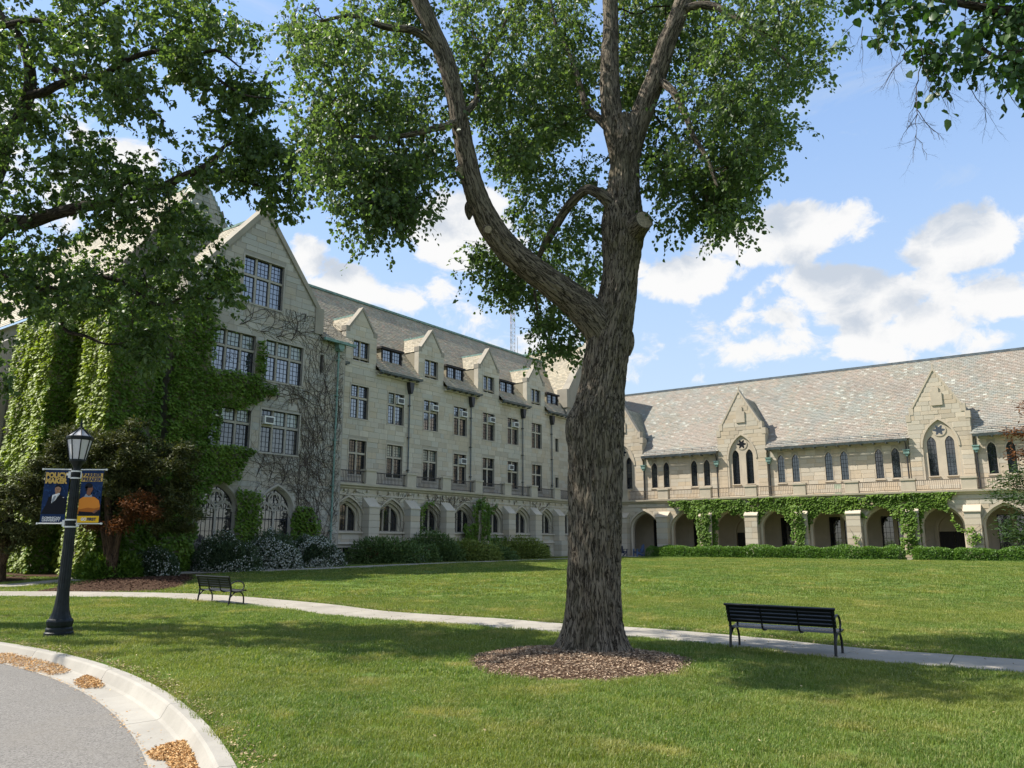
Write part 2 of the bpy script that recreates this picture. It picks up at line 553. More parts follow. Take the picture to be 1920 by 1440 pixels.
M['mast'] = flat_mat('mast_paint', (0.42, 0.36, 0.36), 0.6, 0.3)
M['mast_red'] = flat_mat('mast_red', (0.40, 0.13, 0.10), 0.6, 0.3)
M['oxide'] = flat_mat('copper_stain_panel', (0.30, 0.34, 0.25), 0.9, 0.1, 0, 0.25, 4)


# ------------------------------------------------------------------ geometry helpers
class Geo:
    def __init__(s):
        s.V = []
        s.F = []        # (array (n,k), mat index, tone array or scalar)
        s.n = 0
        s.bark = []

    def add(s, V, F, mi=0, tone=0.5, bark=None):
        V = np.asarray(V, float).reshape(-1, 3)
        if isinstance(F, np.ndarray):
            s.F.append((F + s.n, mi, tone))
        else:
            by = {}
            for f in F:
                by.setdefault(len(f), []).append(f)
            for k, fs in by.items():
                s.F.append((np.array(fs, int) + s.n, mi, tone))
        s.V.append(V)
        s.bark.append(np.zeros_like(V) if bark is None else bark)
        s.n += len(V)
        return s

    def box(s, x0, x1, y0, y1, z0, z1, mi=0, tone=0.5):
        V = [(x, y, z) for z in (z0, z1) for y in (y0, y1) for x in (x0, x1)]
        return s.add(V, [(0, 2, 3, 1), (4, 5, 7, 6), (0, 1, 5, 4), (2, 6, 7, 3), (0, 4, 6, 2), (1, 3, 7, 5)], mi, tone)

    def prism(s, poly, y0, y1, mi=0, tone=0.5, axis='y'):
        """extrude an (a, z) polygon along y (or an (y,z) one along x, or (x,y) along z)"""
        n = len(poly)
        def P(a, b, t):
            return {'y': (a, t, b), 'x': (t, a, b), 'z': (a, b, t)}[axis]
        V = [P(a, b, y0) for a, b in poly] + [P(a, b, y1) for a, b in poly]
        F = [tuple(range(n)), tuple(range(2 * n - 1, n - 1, -1))]
        F += [(i, n + i, n + (i + 1) % n, (i + 1) % n) for i in range(n)]
        return s.add(V, F, mi, tone)

    def poly(s, pts, mi=0, tone=0.5):
        return s.add(pts, [tuple(range(len(pts)))], mi, tone)

    def ring(s, A, ya, B, yb, mi=0, closed=False):
        n = len(A)
        V = [(a[0], ya, a[1]) for a in A] + [(b_[0], yb, b_[1]) for b_ in B]
        m_ = n if closed else n - 1
        F = [(i, (i + 1) % n, n + (i + 1) % n, n + i) for i in range(m_)]
        return s.add(V, F, mi)

    def tube(s, pts, radii, k=6, mi=0, tone=0.5, cap=True, bark=False):
        P = np.asarray(pts, float)
        n = len(P)
        rad = np.broadcast_to(np.asarray(radii, float), (n,))
        T = np.gradient(P, axis=0)
        T /= np.linalg.norm(T, axis=1)[:, None] + 1e-9
        up = np.array([0, 0, 1.0]) if abs(T[0][2]) < 0.9 else np.array([1.0, 0, 0])
        N = np.cross(T[0], up)
        N /= np.linalg.norm(N)
        Ns = []
        for i in range(n):
            N = N - T[i] * (N @ T[i])
            N /= np.linalg.norm(N) + 1e-9
            Ns.append(N)
        Ns = np.array(Ns)
        B = np.cross(T, Ns)
        a = np.linspace(0, 2 * math.pi, k, endpoint=False)
        V = P[:, None] + rad[:, None, None] * (np.cos(a)[None, :, None] * Ns[:, None] + np.sin(a)[None, :, None] * B[:, None])
        i, j = np.meshgrid(np.arange(n - 1), np.arange(k), indexing='ij')
        F = np.stack([i * k + j, i * k + (j + 1) % k, (i + 1) * k + (j + 1) % k, (i + 1) * k + j], -1).reshape(-1, 4)
        bk = None
        if bark:
            L = np.concatenate([[0], np.cumsum(np.linalg.norm(np.diff(P, axis=0), axis=1))])
            bk = np.stack([np.cos(a)[None] * rad[:, None], np.sin(a)[None] * rad[:, None], np.repeat(L[:, None], k, 1)], -1).reshape(-1, 3)
        s.add(V.reshape(-1, 3), F, mi, tone, bk)
        if cap:
            s.add(V[0], [tuple(range(k - 1, -1, -1))], mi, tone)
            s.add(V[-1], [tuple(range(k))], mi, tone)
        return s

    def lathe(s, prof, k=16, mi=0, rot=0.0, cx=0.0, cy=0.0):
        a = np.linspace(0, 2 * math.pi, k, endpoint=False) + rot
        V = [(cx + r * math.cos(t), cy + r * math.sin(t), z) for r, z in prof for t in a]
        n = len(prof)
        F = [(i * k + j, i * k + (j + 1) % k, (i + 1) * k + (j + 1) % k, (i + 1) * k + j) for i in range(n - 1) for j in range(k)]
        s.add(V, F, mi)
        s.add(V[:k], [tuple(range(k - 1, -1, -1))], mi)
        s.add(V[-k:], [tuple(range(k))], mi)
        return s

    def build(s, name, mats, parent=None, smooth=False, bark=False, **props):
        me = bpy.data.meshes.new(name)
        V = np.concatenate(s.V)
        me.vertices.add(len(V))
        me.vertices.foreach_set('co', V.ravel())
        loops = np.concatenate([f.ravel() for f, _, _ in s.F])
        ks = np.concatenate([np.full(len(f), f.shape[1]) for f, _, _ in s.F])
        me.loops.add(len(loops))
        me.loops.foreach_set('vertex_index', loops.astype(np.int32))
        me.polygons.add(len(ks))
        st = np.concatenate([[0], np.cumsum(ks)[:-1]])
        me.polygons.foreach_set('loop_start', st.astype(np.int32))
        mi = np.concatenate([np.broadcast_to(np.asarray(m_), (len(f),)) for f, m_, _ in s.F])
        me.polygons.foreach_set('material_index', mi.astype(np.int32))
        me.polygons.foreach_set('use_smooth', np.full(len(ks), bool(smooth)))
        tone = np.concatenate([np.broadcast_to(np.asarray(t_, float), (len(f),)) for f, _, t_ in s.F])
        at_ = me.attributes.new('tone', 'FLOAT', 'FACE')
        at_.data.foreach_set('value', tone.astype(np.float32))
        if bark:
            ab = me.attributes.new('bark', 'FLOAT_VECTOR', 'POINT')
            ab.data.foreach_set('vector', np.concatenate(s.bark).astype(np.float32).ravel())
        me.update(calc_edges=True)
        for m_ in (mats if isinstance(mats, (list, tuple)) else [mats]):
            me.materials.append(M[m_] if isinstance(m_, str) else m_)
        o = bpy.data.objects.new(name, me)
        COL.objects.link(o)
        if parent is not None:
            o.parent = parent
        for k_, v_ in props.items():
            o[k_] = v_
        return o


def thing(name, label, cat, loc=(0, 0, 0), rz=0.0, group=None):
    o = bpy.data.objects.new(name, None)
    COL.objects.link(o)
    o.location = loc
    o.rotation_euler = (0, 0, rz)
    o.empty_display_size = 0.3
    return tag(o, label, cat, group)


def tag(o, label, cat, group=None):
    o['label'] = label
    o['category'] = cat
    if group:
        o['group'] = group
    return o


def copy_tree(o, parent=None):
    c_ = o.copy()
    COL.objects.link(c_)
    if parent is not None:
        c_.parent = parent
    for ch in list(o.children):
        copy_tree(ch, c_)
    return c_


def at(u, v, y):
    """the point at depth y that the photograph shows at (u, v)"""
    d = px_dir(u, v)
    return np.array([0, 0, CAMZ]) + d * (y / d[1])


def gz(y):
    t = np.clip((np.asarray(y, float) - 16) / 30, 0, 1)
    return 0.7 * t * t * (3 - 2 * t)


def on_ground(u, v, dz=0.0):
    d = px_dir(u, v)
    z = 0.0
    for _ in range(60):
        y = min(80.0, (z + dz - CAMZ) / d[2] * d[1])
        z = .5 * z + .5 * float(gz(y))
    return np.array([0, 0, CAMZ]) + d * ((z + dz - CAMZ) / d[2])


def vnoise(P, seed=0):
    """smooth value noise in [0,1] at points P (n,3)"""
    P = np.asarray(P, float)
    i = np.floor(P).astype(np.int64)
    f = P - i
    f = f * f * (3 - 2 * f)
    def h(a, b_, c_):
        n = (a * 374761393 + b_ * 668265263 + c_ * 2147483647 + seed * 974711) & 0xffffffff
        n = ((n ^ (n >> 13)) * 1274126177) & 0xffffffff
        return ((n ^ (n >> 16)) & 0xffff) / 65535.0
    r = 0
    for a in (0, 1):
        for b_ in (0, 1):
            for c_ in (0, 1):
                w = (f[:, 0] if a else 1 - f[:, 0]) * (f[:, 1] if b_ else 1 - f[:, 1]) * (f[:, 2] if c_ else 1 - f[:, 2])
                r = r + w * h(i[:, 0] + a, i[:, 1] + b_, i[:, 2] + c_)
    return r


def fnoise(P, seed=0, oct_=4):
    P = np.asarray(P, float)
    r = 0
    a = 0.5
    for k in range(oct_):
        r = r + a * vnoise(P * 2 ** k, seed + k)
        a *= 0.5
    return r / (1 - 0.5 ** oct_)


def pip(poly, P):
    poly = np.asarray(poly, float)
    x, y = P[:, 0], P[:, 1]
    ins = np.zeros(len(P), bool)
    n = len(poly)
    for i in range(n):
        x0, y0 = poly[i]
        x1, y1 = poly[(i + 1) % n]
        if y0 == y1:
            continue
        c_ = ((y0 > y) != (y1 > y)) & (x < (x1 - x0) * (y - y0) / (y1 - y0) + x0)
        ins ^= c_
    return ins


def arch_pts(x0, x1, zs, za, n=9, th=R(62)):
    w = (x1 - x0) / 2
    h = za - zs
    L = [(x0 + w * (1 - math.cos(t * th)) / (1 - math.cos(th)), zs + h * math.sin(t * th) / math.sin(th)) for t in np.linspace(0, 1, n)]
    Rr = [(x1 - (x - x0), z) for x, z in L[-2::-1]]
    return L + Rr


def arch_poly(x0, x1, z0, zs, za, n=9):
    return [(x0, z0)] + arch_pts(x0, x1, zs, za, n) + [(x1, z0)]


def clip_x(poly, lo, hi):
    def half(P, c_, sgn):
        out = []
        for i in range(len(P)):
            a, b_ = P[i], P[(i + 1) % len(P)]
            ia, ib = sgn * (a[0] - c_) >= 0, sgn * (b_[0] - c_) >= 0
            if ia:
                out.append(a)
            if ia != ib:
                t = (c_ - a[0]) / (b_[0] - a[0])
                out.append((c_, a[1] + t * (b_[1] - a[1])))
        return out
    return half(half(poly, lo, 1), hi, -1)


def span(poly, val, axis):
    """extent along the other axis of the polygon at coordinate val on axis (0: x=val -> z range)"""
    r = []
    for i in range(len(poly)):
        a, b_ = poly[i], poly[(i + 1) % len(poly)]
        if (a[axis] - val) * (b_[axis] - val) <= 0 and a[axis] != b_[axis]:
            t = (val - a[axis]) / (b_[axis] - a[axis])
            r.append(a[1 - axis] + t * (b_[1 - axis] - a[1 - axis]))
    return (min(r), max(r)) if len(r) >= 2 else None


def wall_panel(g, outer, holes, y, depth=0.25, mi=0):
    pts, edges = [], []
    for lp in [outer] + holes:
        k = len(pts)
        pts += [Vector(p_) for p_ in lp]
        edges += [(k + i, k + (i + 1) % len(lp)) for i in range(len(lp))]
    v, e, f, *_ = delaunay_2d_cdt(pts, edges, [], 0, 1e-5)
    cen = np.array([[sum(v[i][0] for i in t) / 3, sum(v[i][1] for i in t) / 3] for t in f])
    ok = pip(outer, cen)
    for h_ in holes:
        ok &= ~pip(h_, cen)
    F = np.array([t for t, k in zip(f, ok) if k])
    g.add([(a[0], y, a[1]) for a in v], F, mi)
    for h_ in holes:
        g.ring(h_, y, h_, y + depth, mi, True)
    return g


class Stones:
    """a pool of squared stones of one building; the nearest become objects"""
    def __init__(s):
        s.B = []

    def box(s, x0, x1, y0, y1, z0, z1):
        s.B.append((x0, x1, y0, y1, z0, z1))

    def ashlar(s, outer, holes, y, heights=(.34, .28, .40, .30), lens=(.55, 1.05), proud=(.008, .022), joint=.014, sgn=-1, margin=0.0, seed=1):
        r_ = random.Random(seed)
        z = min(p_[1] for p_ in outer)
        zt = max(p_[1] for p_ in outer)
        i = 0
        while z < zt - 0.1:
            h = min(heights[i % len(heights)], zt - z)
            i += 1
            lo, hi = -1e9, 1e9
            bad = False
            for zz in (z + .01, z + h / 2, z + h - .01):
                q = span(outer, zz, 1)
                if not q:
                    bad = True
                    break
                lo, hi = max(lo, q[0]), min(hi, q[1])
            if not bad and hi - lo > .15:
                segs = [(lo, hi)]
                for hp in holes:
                    ex = [span(hp, zz, 1) for zz in np.linspace(z + .002, z + h - .002, 6)]
                    ex = [q for q in ex if q]
                    if not ex:
                        continue
                    a, b_ = min(q[0] for q in ex) - margin, max(q[1] for q in ex) + margin
                    ns = []
                    for p0, p1 in segs:
                        if b_ <= p0 or a >= p1:
                            ns.append((p0, p1))
                        else:
                            if a - p0 > .12:
                                ns.append((p0, a))
                            if p1 - b_ > .12:
                                ns.append((b_, p1))
                    segs = ns
                for p0, p1 in segs:
                    n = max(1, int(round((p1 - p0) / r_.uniform(*lens))))
                    cuts = [p0] + sorted(p0 + (p1 - p0) * (k + r_.uniform(-.22, .22)) / n for k in range(1, n)) + [p1]
                    for a, b_ in zip(cuts, cuts[1:]):
                        pr = r_.uniform(*proud)
                        ya, yb = (y - pr, y + .05) if sgn < 0 else (y - .05, y + pr)
                        s.B.append((a + joint / 2, b_ - joint / 2, ya, yb, z + joint / 2, z + h - joint / 2))
            z += h

    def build(s, parent, wall, key, limit=300):
        B = np.array(s.B)
        mw = np.array(Matrix.Translation(parent.location) @ Matrix.Rotation(parent.rotation_euler.z, 4, 'Z'))
        c_ = np.stack([(B[:, 0] + B[:, 1]) / 2, (B[:, 2] + B[:, 3]) / 2, (B[:, 4] + B[:, 5]) / 2], 1)
        w = c_ @ mw[:3, :3].T + mw[:3, 3]
        rel = w - np.array([0, 0, CAMZ])
        d = np.linalg.norm(rel, axis=1)
        ux = 960 + FPX * rel[:, 0] / (rel[:, 1] * math.cos(PITCH) + rel[:, 2] * math.sin(PITCH))
        score = np.sqrt((B[:, 1] - B[:, 0]) * (B[:, 5] - B[:, 4])) / d * ((ux > -20) & (ux < 1940))
        order = np.argsort(-score)
        big, rest = order[:limit], order[limit:]
        me = bpy.data.meshes.get('stone_unit_' + key)
        if me is None:
            g = Geo()
            q = .47
            g.add([(-.5, .5, -.5), (.5, .5, -.5), (.5, .5, .5), (-.5, .5, .5), (-.5, -.3, -.5), (.5, -.3, -.5), (.5, -.3, .5), (-.5, -.3, .5),
                   (-q, -.5, -q), (q, -.5, -q), (q, -.5, q), (-q, -.5, q)],
                  [(0, 3, 2, 1), (0, 1, 5, 4), (1, 2, 6, 5), (2, 3, 7, 6), (3, 0, 4, 7), (4, 5, 9, 8), (5, 6, 10, 9), (6, 7, 11, 10), (7, 4, 8, 11), (8, 9, 10, 11)])
            t_ = g.build('stone_unit_' + key, 'st1_' + key)
            me = t_.data
            bpy.data.objects.remove(t_)
        for k in big:
            o = bpy.data.objects.new('stone_block', me)
            COL.objects.link(o)
            o.parent = wall
            o.location = c_[k]
            o.scale = (B[k, 1] - B[k, 0], B[k, 3] - B[k, 2], B[k, 5] - B[k, 4])
        if len(rest):
            b_ = B[rest]
            x0, x1, y0, y1, z0, z1 = b_.T
            n = len(b_)
            V = np.stack([np.stack(c3, -1) for c3 in ((x0, y1, z0), (x1, y1, z0), (x1, y1, z1), (x0, y1, z1), (x0, y0, z0), (x1, y0, z0), (x1, y0, z1), (x0, y0, z1))], 1)
            base = np.arange(n)[:, None, None] * 8
            F = (np.array([(4, 5, 6, 7), (0, 4, 7, 3), (1, 2, 6, 5), (3, 7, 6, 2), (0, 1, 5, 4), (0, 3, 2, 1)])[None] + base).reshape(-1, 4)
            g = Geo()
            g.add(V.reshape(-1, 3), F, 0, np.repeat(rng.random(n), 6))
            g.build('stone_blocks', 'st_' + key, wall, kind='stuff')


def slates(g, O, U, W, poly, wid=.28, exp=.20, seed=0, mi=0, lift=.022, light=None):
    """individual slates on a roof plane: O origin, U along the eave, W up the slope; poly in (u,w)"""
    r_ = np.random.default_rng(seed)
    O, U, W = (np.asarray(q, float) for q in (O, U, W))
    N = np.cross(U, W)
    N /= np.linalg.norm(N)
    if N[2] < 0:
        N = -N
    P = np.asarray(poly, float)
    u0, w0 = P.min(0)
    u1, w1 = P.max(0)
    nr = int((w1 - w0) / exp) + 1
    nc = int((u1 - u0) / wid) + 2
    row, col = np.meshgrid(np.arange(nr), np.arange(nc), indexing='ij')
    off = np.where(row % 2, .5, 0) + r_.uniform(-.12, .12, (nr, 1))
    u = u0 + (col + off - .5) * wid
    w = w0 + row * exp
    u, w = u.ravel(), w.ravel()
    ww = wid - .012
    cen = np.stack([u + ww / 2, w + exp / 2], 1)
    k = pip(poly, cen)
    u, w = u[k], w[k]
    n = len(u)
    lf = lift * r_.uniform(.7, 1.35, n)
    jl = r_.uniform(-.012, .012, n)
    def pt(a, b_, h):
        return O + a[:, None] * U + b_[:, None] * W + np.asarray(h)[:, None] * N
    z0 = np.zeros(n)
    V = np.stack([pt(u, w + jl, lf), pt(u + ww, w + jl, lf), pt(u + ww, w + exp * 1.04, z0 + .003), pt(u, w + exp * 1.04, z0 + .003), pt(u, w + jl, z0 - .01), pt(u + ww, w + jl, z0 - .01)], 1)
    F = (np.array([(0, 1, 2, 3), (4, 5, 1, 0)])[None] + (np.arange(n) * 6)[:, None, None]).reshape(-1, 4)
    tone = r_.random(n)
    g.add(V.reshape(-1, 3), F, mi, np.repeat(tone, 2))
    g.poly([O + a * U + b_ * W - .012 * N for a, b_ in poly], mi, 0.1)


def light_panes(win, poly, yg, nv, nh, glass, frame=.045):
    """one glazed light: glass and its leaded casement, children of the window part"""
    g = Geo()
    tilt = rnd.uniform(-.006, .006)
    cx = sum(p_[0] for p_ in poly) / len(poly)
    g.poly([(x, yg + (x - cx) * tilt, z) for x, z in poly])
    g.build('pane', glass, win)
    g = Geo()
    x0, x1 = min(p_[0] for p_ in poly), max(p_[0] for p_ in poly)
    z0, z1 = min(p_[1] for p_ in poly), max(p_[1] for p_ in poly)
    cz = (z0 + z1) / 2
    kx, kz = 1 - 2 * frame / (x1 - x0), 1 - 2 * frame / (z1 - z0)
    mx_ = (x0 + x1) / 2
    inner = [(mx_ + (x - mx_) * kx, cz + (z - cz) * kz) for x, z in poly]
    g.ring(poly, yg - .03, inner, yg - .03, 0, True)
    g.ring(inner, yg - .03, inner, yg, 0, True)
    t = .011
    for i in range(1, nv + 1):
        x = x0 + (x1 - x0) * i / (nv + 1)
        q = span(poly, x, 0)
        if q:
            g.box(x - t, x + t, yg - .016, yg - .002, q[0], q[1])
    for i in range(1, nh + 1):
        z = z0 + (z1 - z0) * i / (nh + 1)
        q = span(poly, z, 1)
        if q:
            g.box(q[0], q[1], yg - .018, yg - .003, z - t, z + t)
    g.build('casement', 'casement', win)


def stone_window(bld, x0, x1, z0, z1, y, ncol, tr, key, glass_fn, nv=2, nh=(2, 4), mull=.13, surround=.0, open_light=None):
    """mullioned window part: mullions, transom and sill; panes as sub-parts. tr = transom height or None"""
    g = Geo()
    yd = y + .09
    w = (x1 - x0 - mull * (ncol - 1)) / ncol
    xs = [x0 + i * (w + mull) for i in range(ncol)]
    for i in range(1, ncol):
        a = xs[i] - mull
        g.prism([(a, yd + .05), (a + mull * .25, yd), (a + mull * .75, yd), (a + mull, yd + .05), (a + mull, yd + .16), (a, yd + .16)], z0, z1, 0, .5, 'z')
    if tr:
        g.box(x0, x1, yd + .012, yd + .16, tr - .06, tr + .06)
    g.prism([(y - .035, z0 - .10), (y + .2, z0 - .10), (y + .2, z0 + .01), (y - .035, z0 - .03)], x0 - .08, x1 + .08, 0, .5, 'x')
    # chamfered surround standing just proud of the ashlar
    s_ = .09
    for a, b_, c_, d_ in ((x0 - s_, x0, z0, z1 + s_), (x1, x1 + s_, z0, z1 + s_)):
        g.box(a, b_, y - .028, y + .03, c_, d_)
    g.box(x0, x1, y - .026, y + .03, z1, z1 + s_)
    win = g.build('window', 'tr_' + key, bld)
    for i, a in enumerate(xs):
        rows = [(z0 + .01, tr - .06), (tr + .06, z1)] if tr else [(z0 + .01, z1)]
        for j, (p0, p1) in enumerate(rows):
            light_panes(win, [(a, p0), (a, p1), (a + w, p1), (a + w, p0)], yd + .10, nv, nh[1 - j] if tr else nh[0], glass_fn(i, j))
    return win


def rect(x0, x1, z0, z1):
    return [(x0, z0), (x1, z0), (x1, z1), (x0, z1)]

# ================================================================== the ground
RC = (-22.0, -2.13)          # centre of the round drive
R_BACK, R_FRONT, R_BASE, R_ASPH = 21.77, 21.60, 21.52, 21.13
g = Geo()
rr = np.concatenate([[R_BACK], R_BACK + np.cumsum(np.concatenate([np.full(60, .5), np.full(60, .9), np.geomspace(1.2, 60, 55)]))])
na = 512
aa = np.linspace(0, 2 * math.pi, na, endpoint=False)
X = RC[0] + rr[:, None] * np.cos(aa)
Y = RC[1] + rr[:, None] * np.sin(aa)
Z = gz(Y) + 0.0 * X
i, j = np.meshgrid(np.arange(len(rr) - 1), np.arange(na), indexing='ij')
F = np.stack([i * na + j, (i + 1) * na + j, (i + 1) * na + (j + 1) % na, i * na + (j + 1) % na], -1).reshape(-1, 4)
g.add(np.stack([X, Y, Z], -1).reshape(-1, 3), F)
g.build('lawn', 'lawn', None, True, kind='structure')

g = Geo()
g.poly([(RC[0] + (R_ASPH + .02) * math.cos(t), RC[1] + (R_ASPH + .02) * math.sin(t), -.155) for t in np.linspace(0, 2 * math.pi, 256, endpoint=False)])
g.build('road', 'asphalt', None, kind='structure')


def arc_sweep(g_, prof, t0, t1, n, closed=True):
    ts = np.linspace(t0, t1, n)
    V = [(RC[0] + r * math.cos(t), RC[1] + r * math.sin(t), z) for t in ts for r, z in prof]
    k = len(prof)
    F_ = [(a * k + b_, a * k + (b_ + 1) % k, (a + 1) * k + (b_ + 1) % k, (a + 1) * k + b_) for a in range(n - 1) for b_ in range(k)]
    g_.add(V, F_)
    g_.add(V[:k], [tuple(range(k))])
    g_.add(V[-k:], [tuple(range(k - 1, -1, -1))])


kerb = bpy.data.objects.new('kerb', None)
COL.objects.link(kerb)
kerb['kind'] = 'structure'
# kerb lengths between open joints (the joints the photograph shows at 17, 28 and 35 degrees)
cuts = [-60, -40, -22, -6, 7, 17.5, 26.2, 34.6, 43.3, 52, 61, 74, 92, 115, 140, 170, 200, 230, 260, 280, 300]
for a, b_ in zip(cuts, cuts[1:]):
    g = Geo()
    prof = [(R_BACK + .005, -.3), (R_BACK + .005, .028), (R_FRONT + .03, .034), (R_FRONT, .012), (R_BASE + .01, -.118), (R_BASE - .03, -.138), (R_ASPH, -.150), (R_ASPH, -.3)]
    jt = .012 / R_BACK * 1.0
    arc_sweep(g, prof, R(a) + jt * .5, R(b_) - jt * .5, max(4, int((b_ - a) * 1.2)))
    g.build('kerb_stone', 'concrete', kerb)

# footpaths: slabs between tooled joints, a centimetre above the soil
PATH_C = [(-30, 27.6), (-22, 27.3), (-17.2, 27.2), (-14.0, 27.0), (-10.4, 26.2), (-6.3, 23.7), (-3.7, 21.45), (-.8, 19.9), (1.0, 18.7), (2.6, 17.95), (4.45, 16.5), (6.1, 14.7), (8.15, 13.3), (10.6, 11.4), (13.5, 9.2), (17.5, 6.6), (22, 4)]
PATH_B = [(-21.5, 28.4), (-18.9, 30.2), (-18.1, 32.2), (-17.5, 34.4), (-15.7, 36.2), (-13.9, 37.2), (-11.0, 38.4), (-8.1, 40.8), (-5.0, 44.4), (-1.2, 49.6), (4.2, 57.0), (8.2, 62.6)]


def resample(P, step):
    P = np.asarray(P, float)
    # Catmull-Rom
    Q = np.vstack([2 * P[0] - P[1], P, 2 * P[-1] - P[-2]])
    out = []
    for k in range(1, len(Q) - 2):
        p0, p1, p2, p3 = Q[k - 1], Q[k], Q[k + 1], Q[k + 2]
        n = max(2, int(np.linalg.norm(p2 - p1) / (step / 4)))
        for t in np.linspace(0, 1, n, endpoint=False):
            out.append(.5 * ((2 * p1) + (p2 - p0) * t + (2 * p0 - 5 * p1 + 4 * p2 - p3) * t * t + (3 * p1 - p0 - 3 * p2 + p3) * t ** 3))
    out.append(P[-1])
    out = np.array(out)
    L = np.concatenate([[0], np.cumsum(np.linalg.norm(np.diff(out, axis=0), axis=1))])
    n = max(2, int(round(L[-1] / step)) + 1)
    s_ = np.linspace(0, L[-1], n)
    return np.stack([np.interp(s_, L, out[:, k]) for k in range(out.shape[1])], 1)


def footpath(name, line, width, slab, mat, dz):
    root = bpy.data.objects.new(name, None)
    COL.objects.link(root)
    root['kind'] = 'structure'
    k = 5
    P = resample(line, slab / k)
    T = np.gradient(P, axis=0)
    T /= np.linalg.norm(T, axis=1)[:, None]
    Nn = np.stack([-T[:, 1], T[:, 0]], 1)
    for a in range(0, len(P) - 1, k):
        b_ = min(a + k, len(P) - 1)
        g_ = Geo()
        q = P[a:b_ + 1].copy()
        q[0] += T[a] * .008
        q[-1] -= T[b_] * .008
        V = []
        for p_, n_ in zip(q, Nn[a:b_ + 1]):
            for s_, h in ((-.5, -.12), (-.5, dz - .008), (-.47, dz), (.47, dz), (.5, dz - .008), (.5, -.12)):
                x, y = p_ + n_ * s_ * width
                V.append((x, y, float(gz(y)) + h))
        n = len(q)
        g_.add(V, [(i * 6 + j, i * 6 + j + 1, (i + 1) * 6 + j + 1, (i + 1) * 6 + j) for i in range(n - 1) for j in range(5)])
        g_.add(V[:6], [(0, 1, 2, 3, 4, 5)])
        g_.add(V[-6:], [(5, 4, 3, 2, 1, 0)])
        g_.build('paving_slab', mat, root)
    return P


PW_C = footpath('footpath', PATH_C, 1.55, 1.6, 'path', .022)
PW_B = footpath('building_path', PATH_B, 1.25, 1.5, 'path', .026)
# the bench pad beside the path and the terrace before the inner corner
g = Geo()
pv = [(4.0, 15.55), (5.9, 14.05), (6.5, 14.8), (4.7, 16.3)]
g.prism(pv, -.1, .018, 0, .5, 'z')
g.build('bench_pad', 'path', None, kind='structure')

BX, BY = -10.10, 45.75           # where the left ledge begins
LROT = math.atan2(E1[1], E1[0])
RROT = math.atan2(E2[1], E2[0])
B0 = np.array([BX, BY, 0])
RB0 = B0 + E1 * 29.12


def LP(x, y, z):
    """a point of the left-hand buildings' frame (x along the front, y inwards) in the world"""
    return B0 + E1 * x - E2 * y + np.array([0, 0, z])


def RP(x, y, z):
    return RB0 + E2 * x + E1 * y + np.array([0, 0, z])


g = Geo()
q = [RP(-1, -4.2, 0), RP(5.9, -4.2, 0), RP(6.1, -.6, 0), RP(6.1, 0, 0), RP(-1, 0, 0)]
g.prism([(p_[0], p_[1]) for p_ in q], .5, .73, 0, .5, 'z')
g.build('terrace_paving', 'concrete', None, kind='structure')

# ================================================================== gabled block
GB = thing('gabled_block', 'tall grey stone gabled building, half covered in ivy, with one steep gable', 'building', (BX, BY, 0), LROT)
yf = -0.6
WG = [rect(-7.75, -5.2, 14.35, 16.85), rect(-6.1, -3.6, 10.4, 12.57), rect(-9.24, -6.74, 10.45, 12.57), rect(-6.1, -3.6, 6.55, 8.78), rect(-9.24, -6.74, 6.6, 8.6)]
AG = [arch_poly(-5.85, -3.78, 1.9, 3.55, 4.75), arch_poly(-9.3, -7.25, 1.9, 3.55, 4.75)]
SW = [rect(-2.36, -2.14, 11.4, 12.45)]
low = [(-11.1, .4), (-.5, .4), (-.5, 13.5), (-11.1, 13.5)]
top = [(-10.85, 13.5), (-2.35, 13.5), (-2.35, 15.1), (-2.9, 15.1), (-6.6, 19.55), (-10.3, 15.1), (-10.85, 15.1)]
gab = [(-11.1, .4), (-.5, .4), (-.5, 13.5), (-2.35, 13.5), (-2.35, 15.1), (-2.9, 15.1), (-6.6, 19.55), (-10.3, 15.1), (-10.85, 15.1), (-10.85, 13.5), (-11.1, 13.5)]
g = Geo()
wall_panel(g, gab, WG + AG + SW, yf, .45)
g.box(-11.1, -.5, yf + .46, 6, .4, 13.4)
g.box(-10.8, -2.4, yf + .46, 1.0, 13.4, 15.0)
g.prism([(-10.3, 15.0), (-2.9, 15.0), (-6.6, 19.5)], yf + .46, yf + .8)
g.box(-.5, -.45, yf, 2, .4, 13.45)
gw = g.build('wall', 'mo_grey', GB)
st = Stones()
st.ashlar(low, WG[1:] + AG + SW, yf, margin=.10, seed=3)
st.ashlar(top, WG[:1], yf, margin=.10, seed=4)
st.build(GB, gw, 'grey')
# coping, kneelers
g = Geo()
for sg in (-1, 1):
    cx = -6.6
    P = [(cx + sg * 3.74, 15.08), (cx, 19.58), (cx, 20.0), (cx + sg * 4.02, 15.16)]
    g.prism(P, yf - .10, yf + .75)
    g.box(*sorted((cx + sg * 3.70, cx + sg * 4.30)), yf - .08, yf + .9, 13.6, 15.14)
g.box(-6.8, -6.4, yf - .13, yf + .7, 19.5, 20.06)
g.build('coping', 'tr_dark', GB)
g = Geo()
slates(g, (-10.95, yf + .7, 14.15), (0, 1, 0), np.array([4.35, 0, 5.35]) / 6.895, [(0, 0), (6.5, 0), (6.5, 6.9), (0, 6.9)], .3, .24, 1)
slates(g, (-2.25, yf + .7, 14.15), (0, 1, 0), np.array([-4.35, 0, 5.35]) / 6.895, [(0, 0), (6.5, 0), (6.5, 6.9), (0, 6.9)], .3, .24, 2)
slates(g, (-2.45, -1.0, 13.42), (1, 0, 0), np.array([0, 6, 4.3]) / 7.38, [(0, 0), (2.35, 0), (2.35, 7.3), (0, 7.3)], .3, .22, 3)
g.build('roof_slates', 'slate_pale', GB, kind='stuff')
g = Geo()
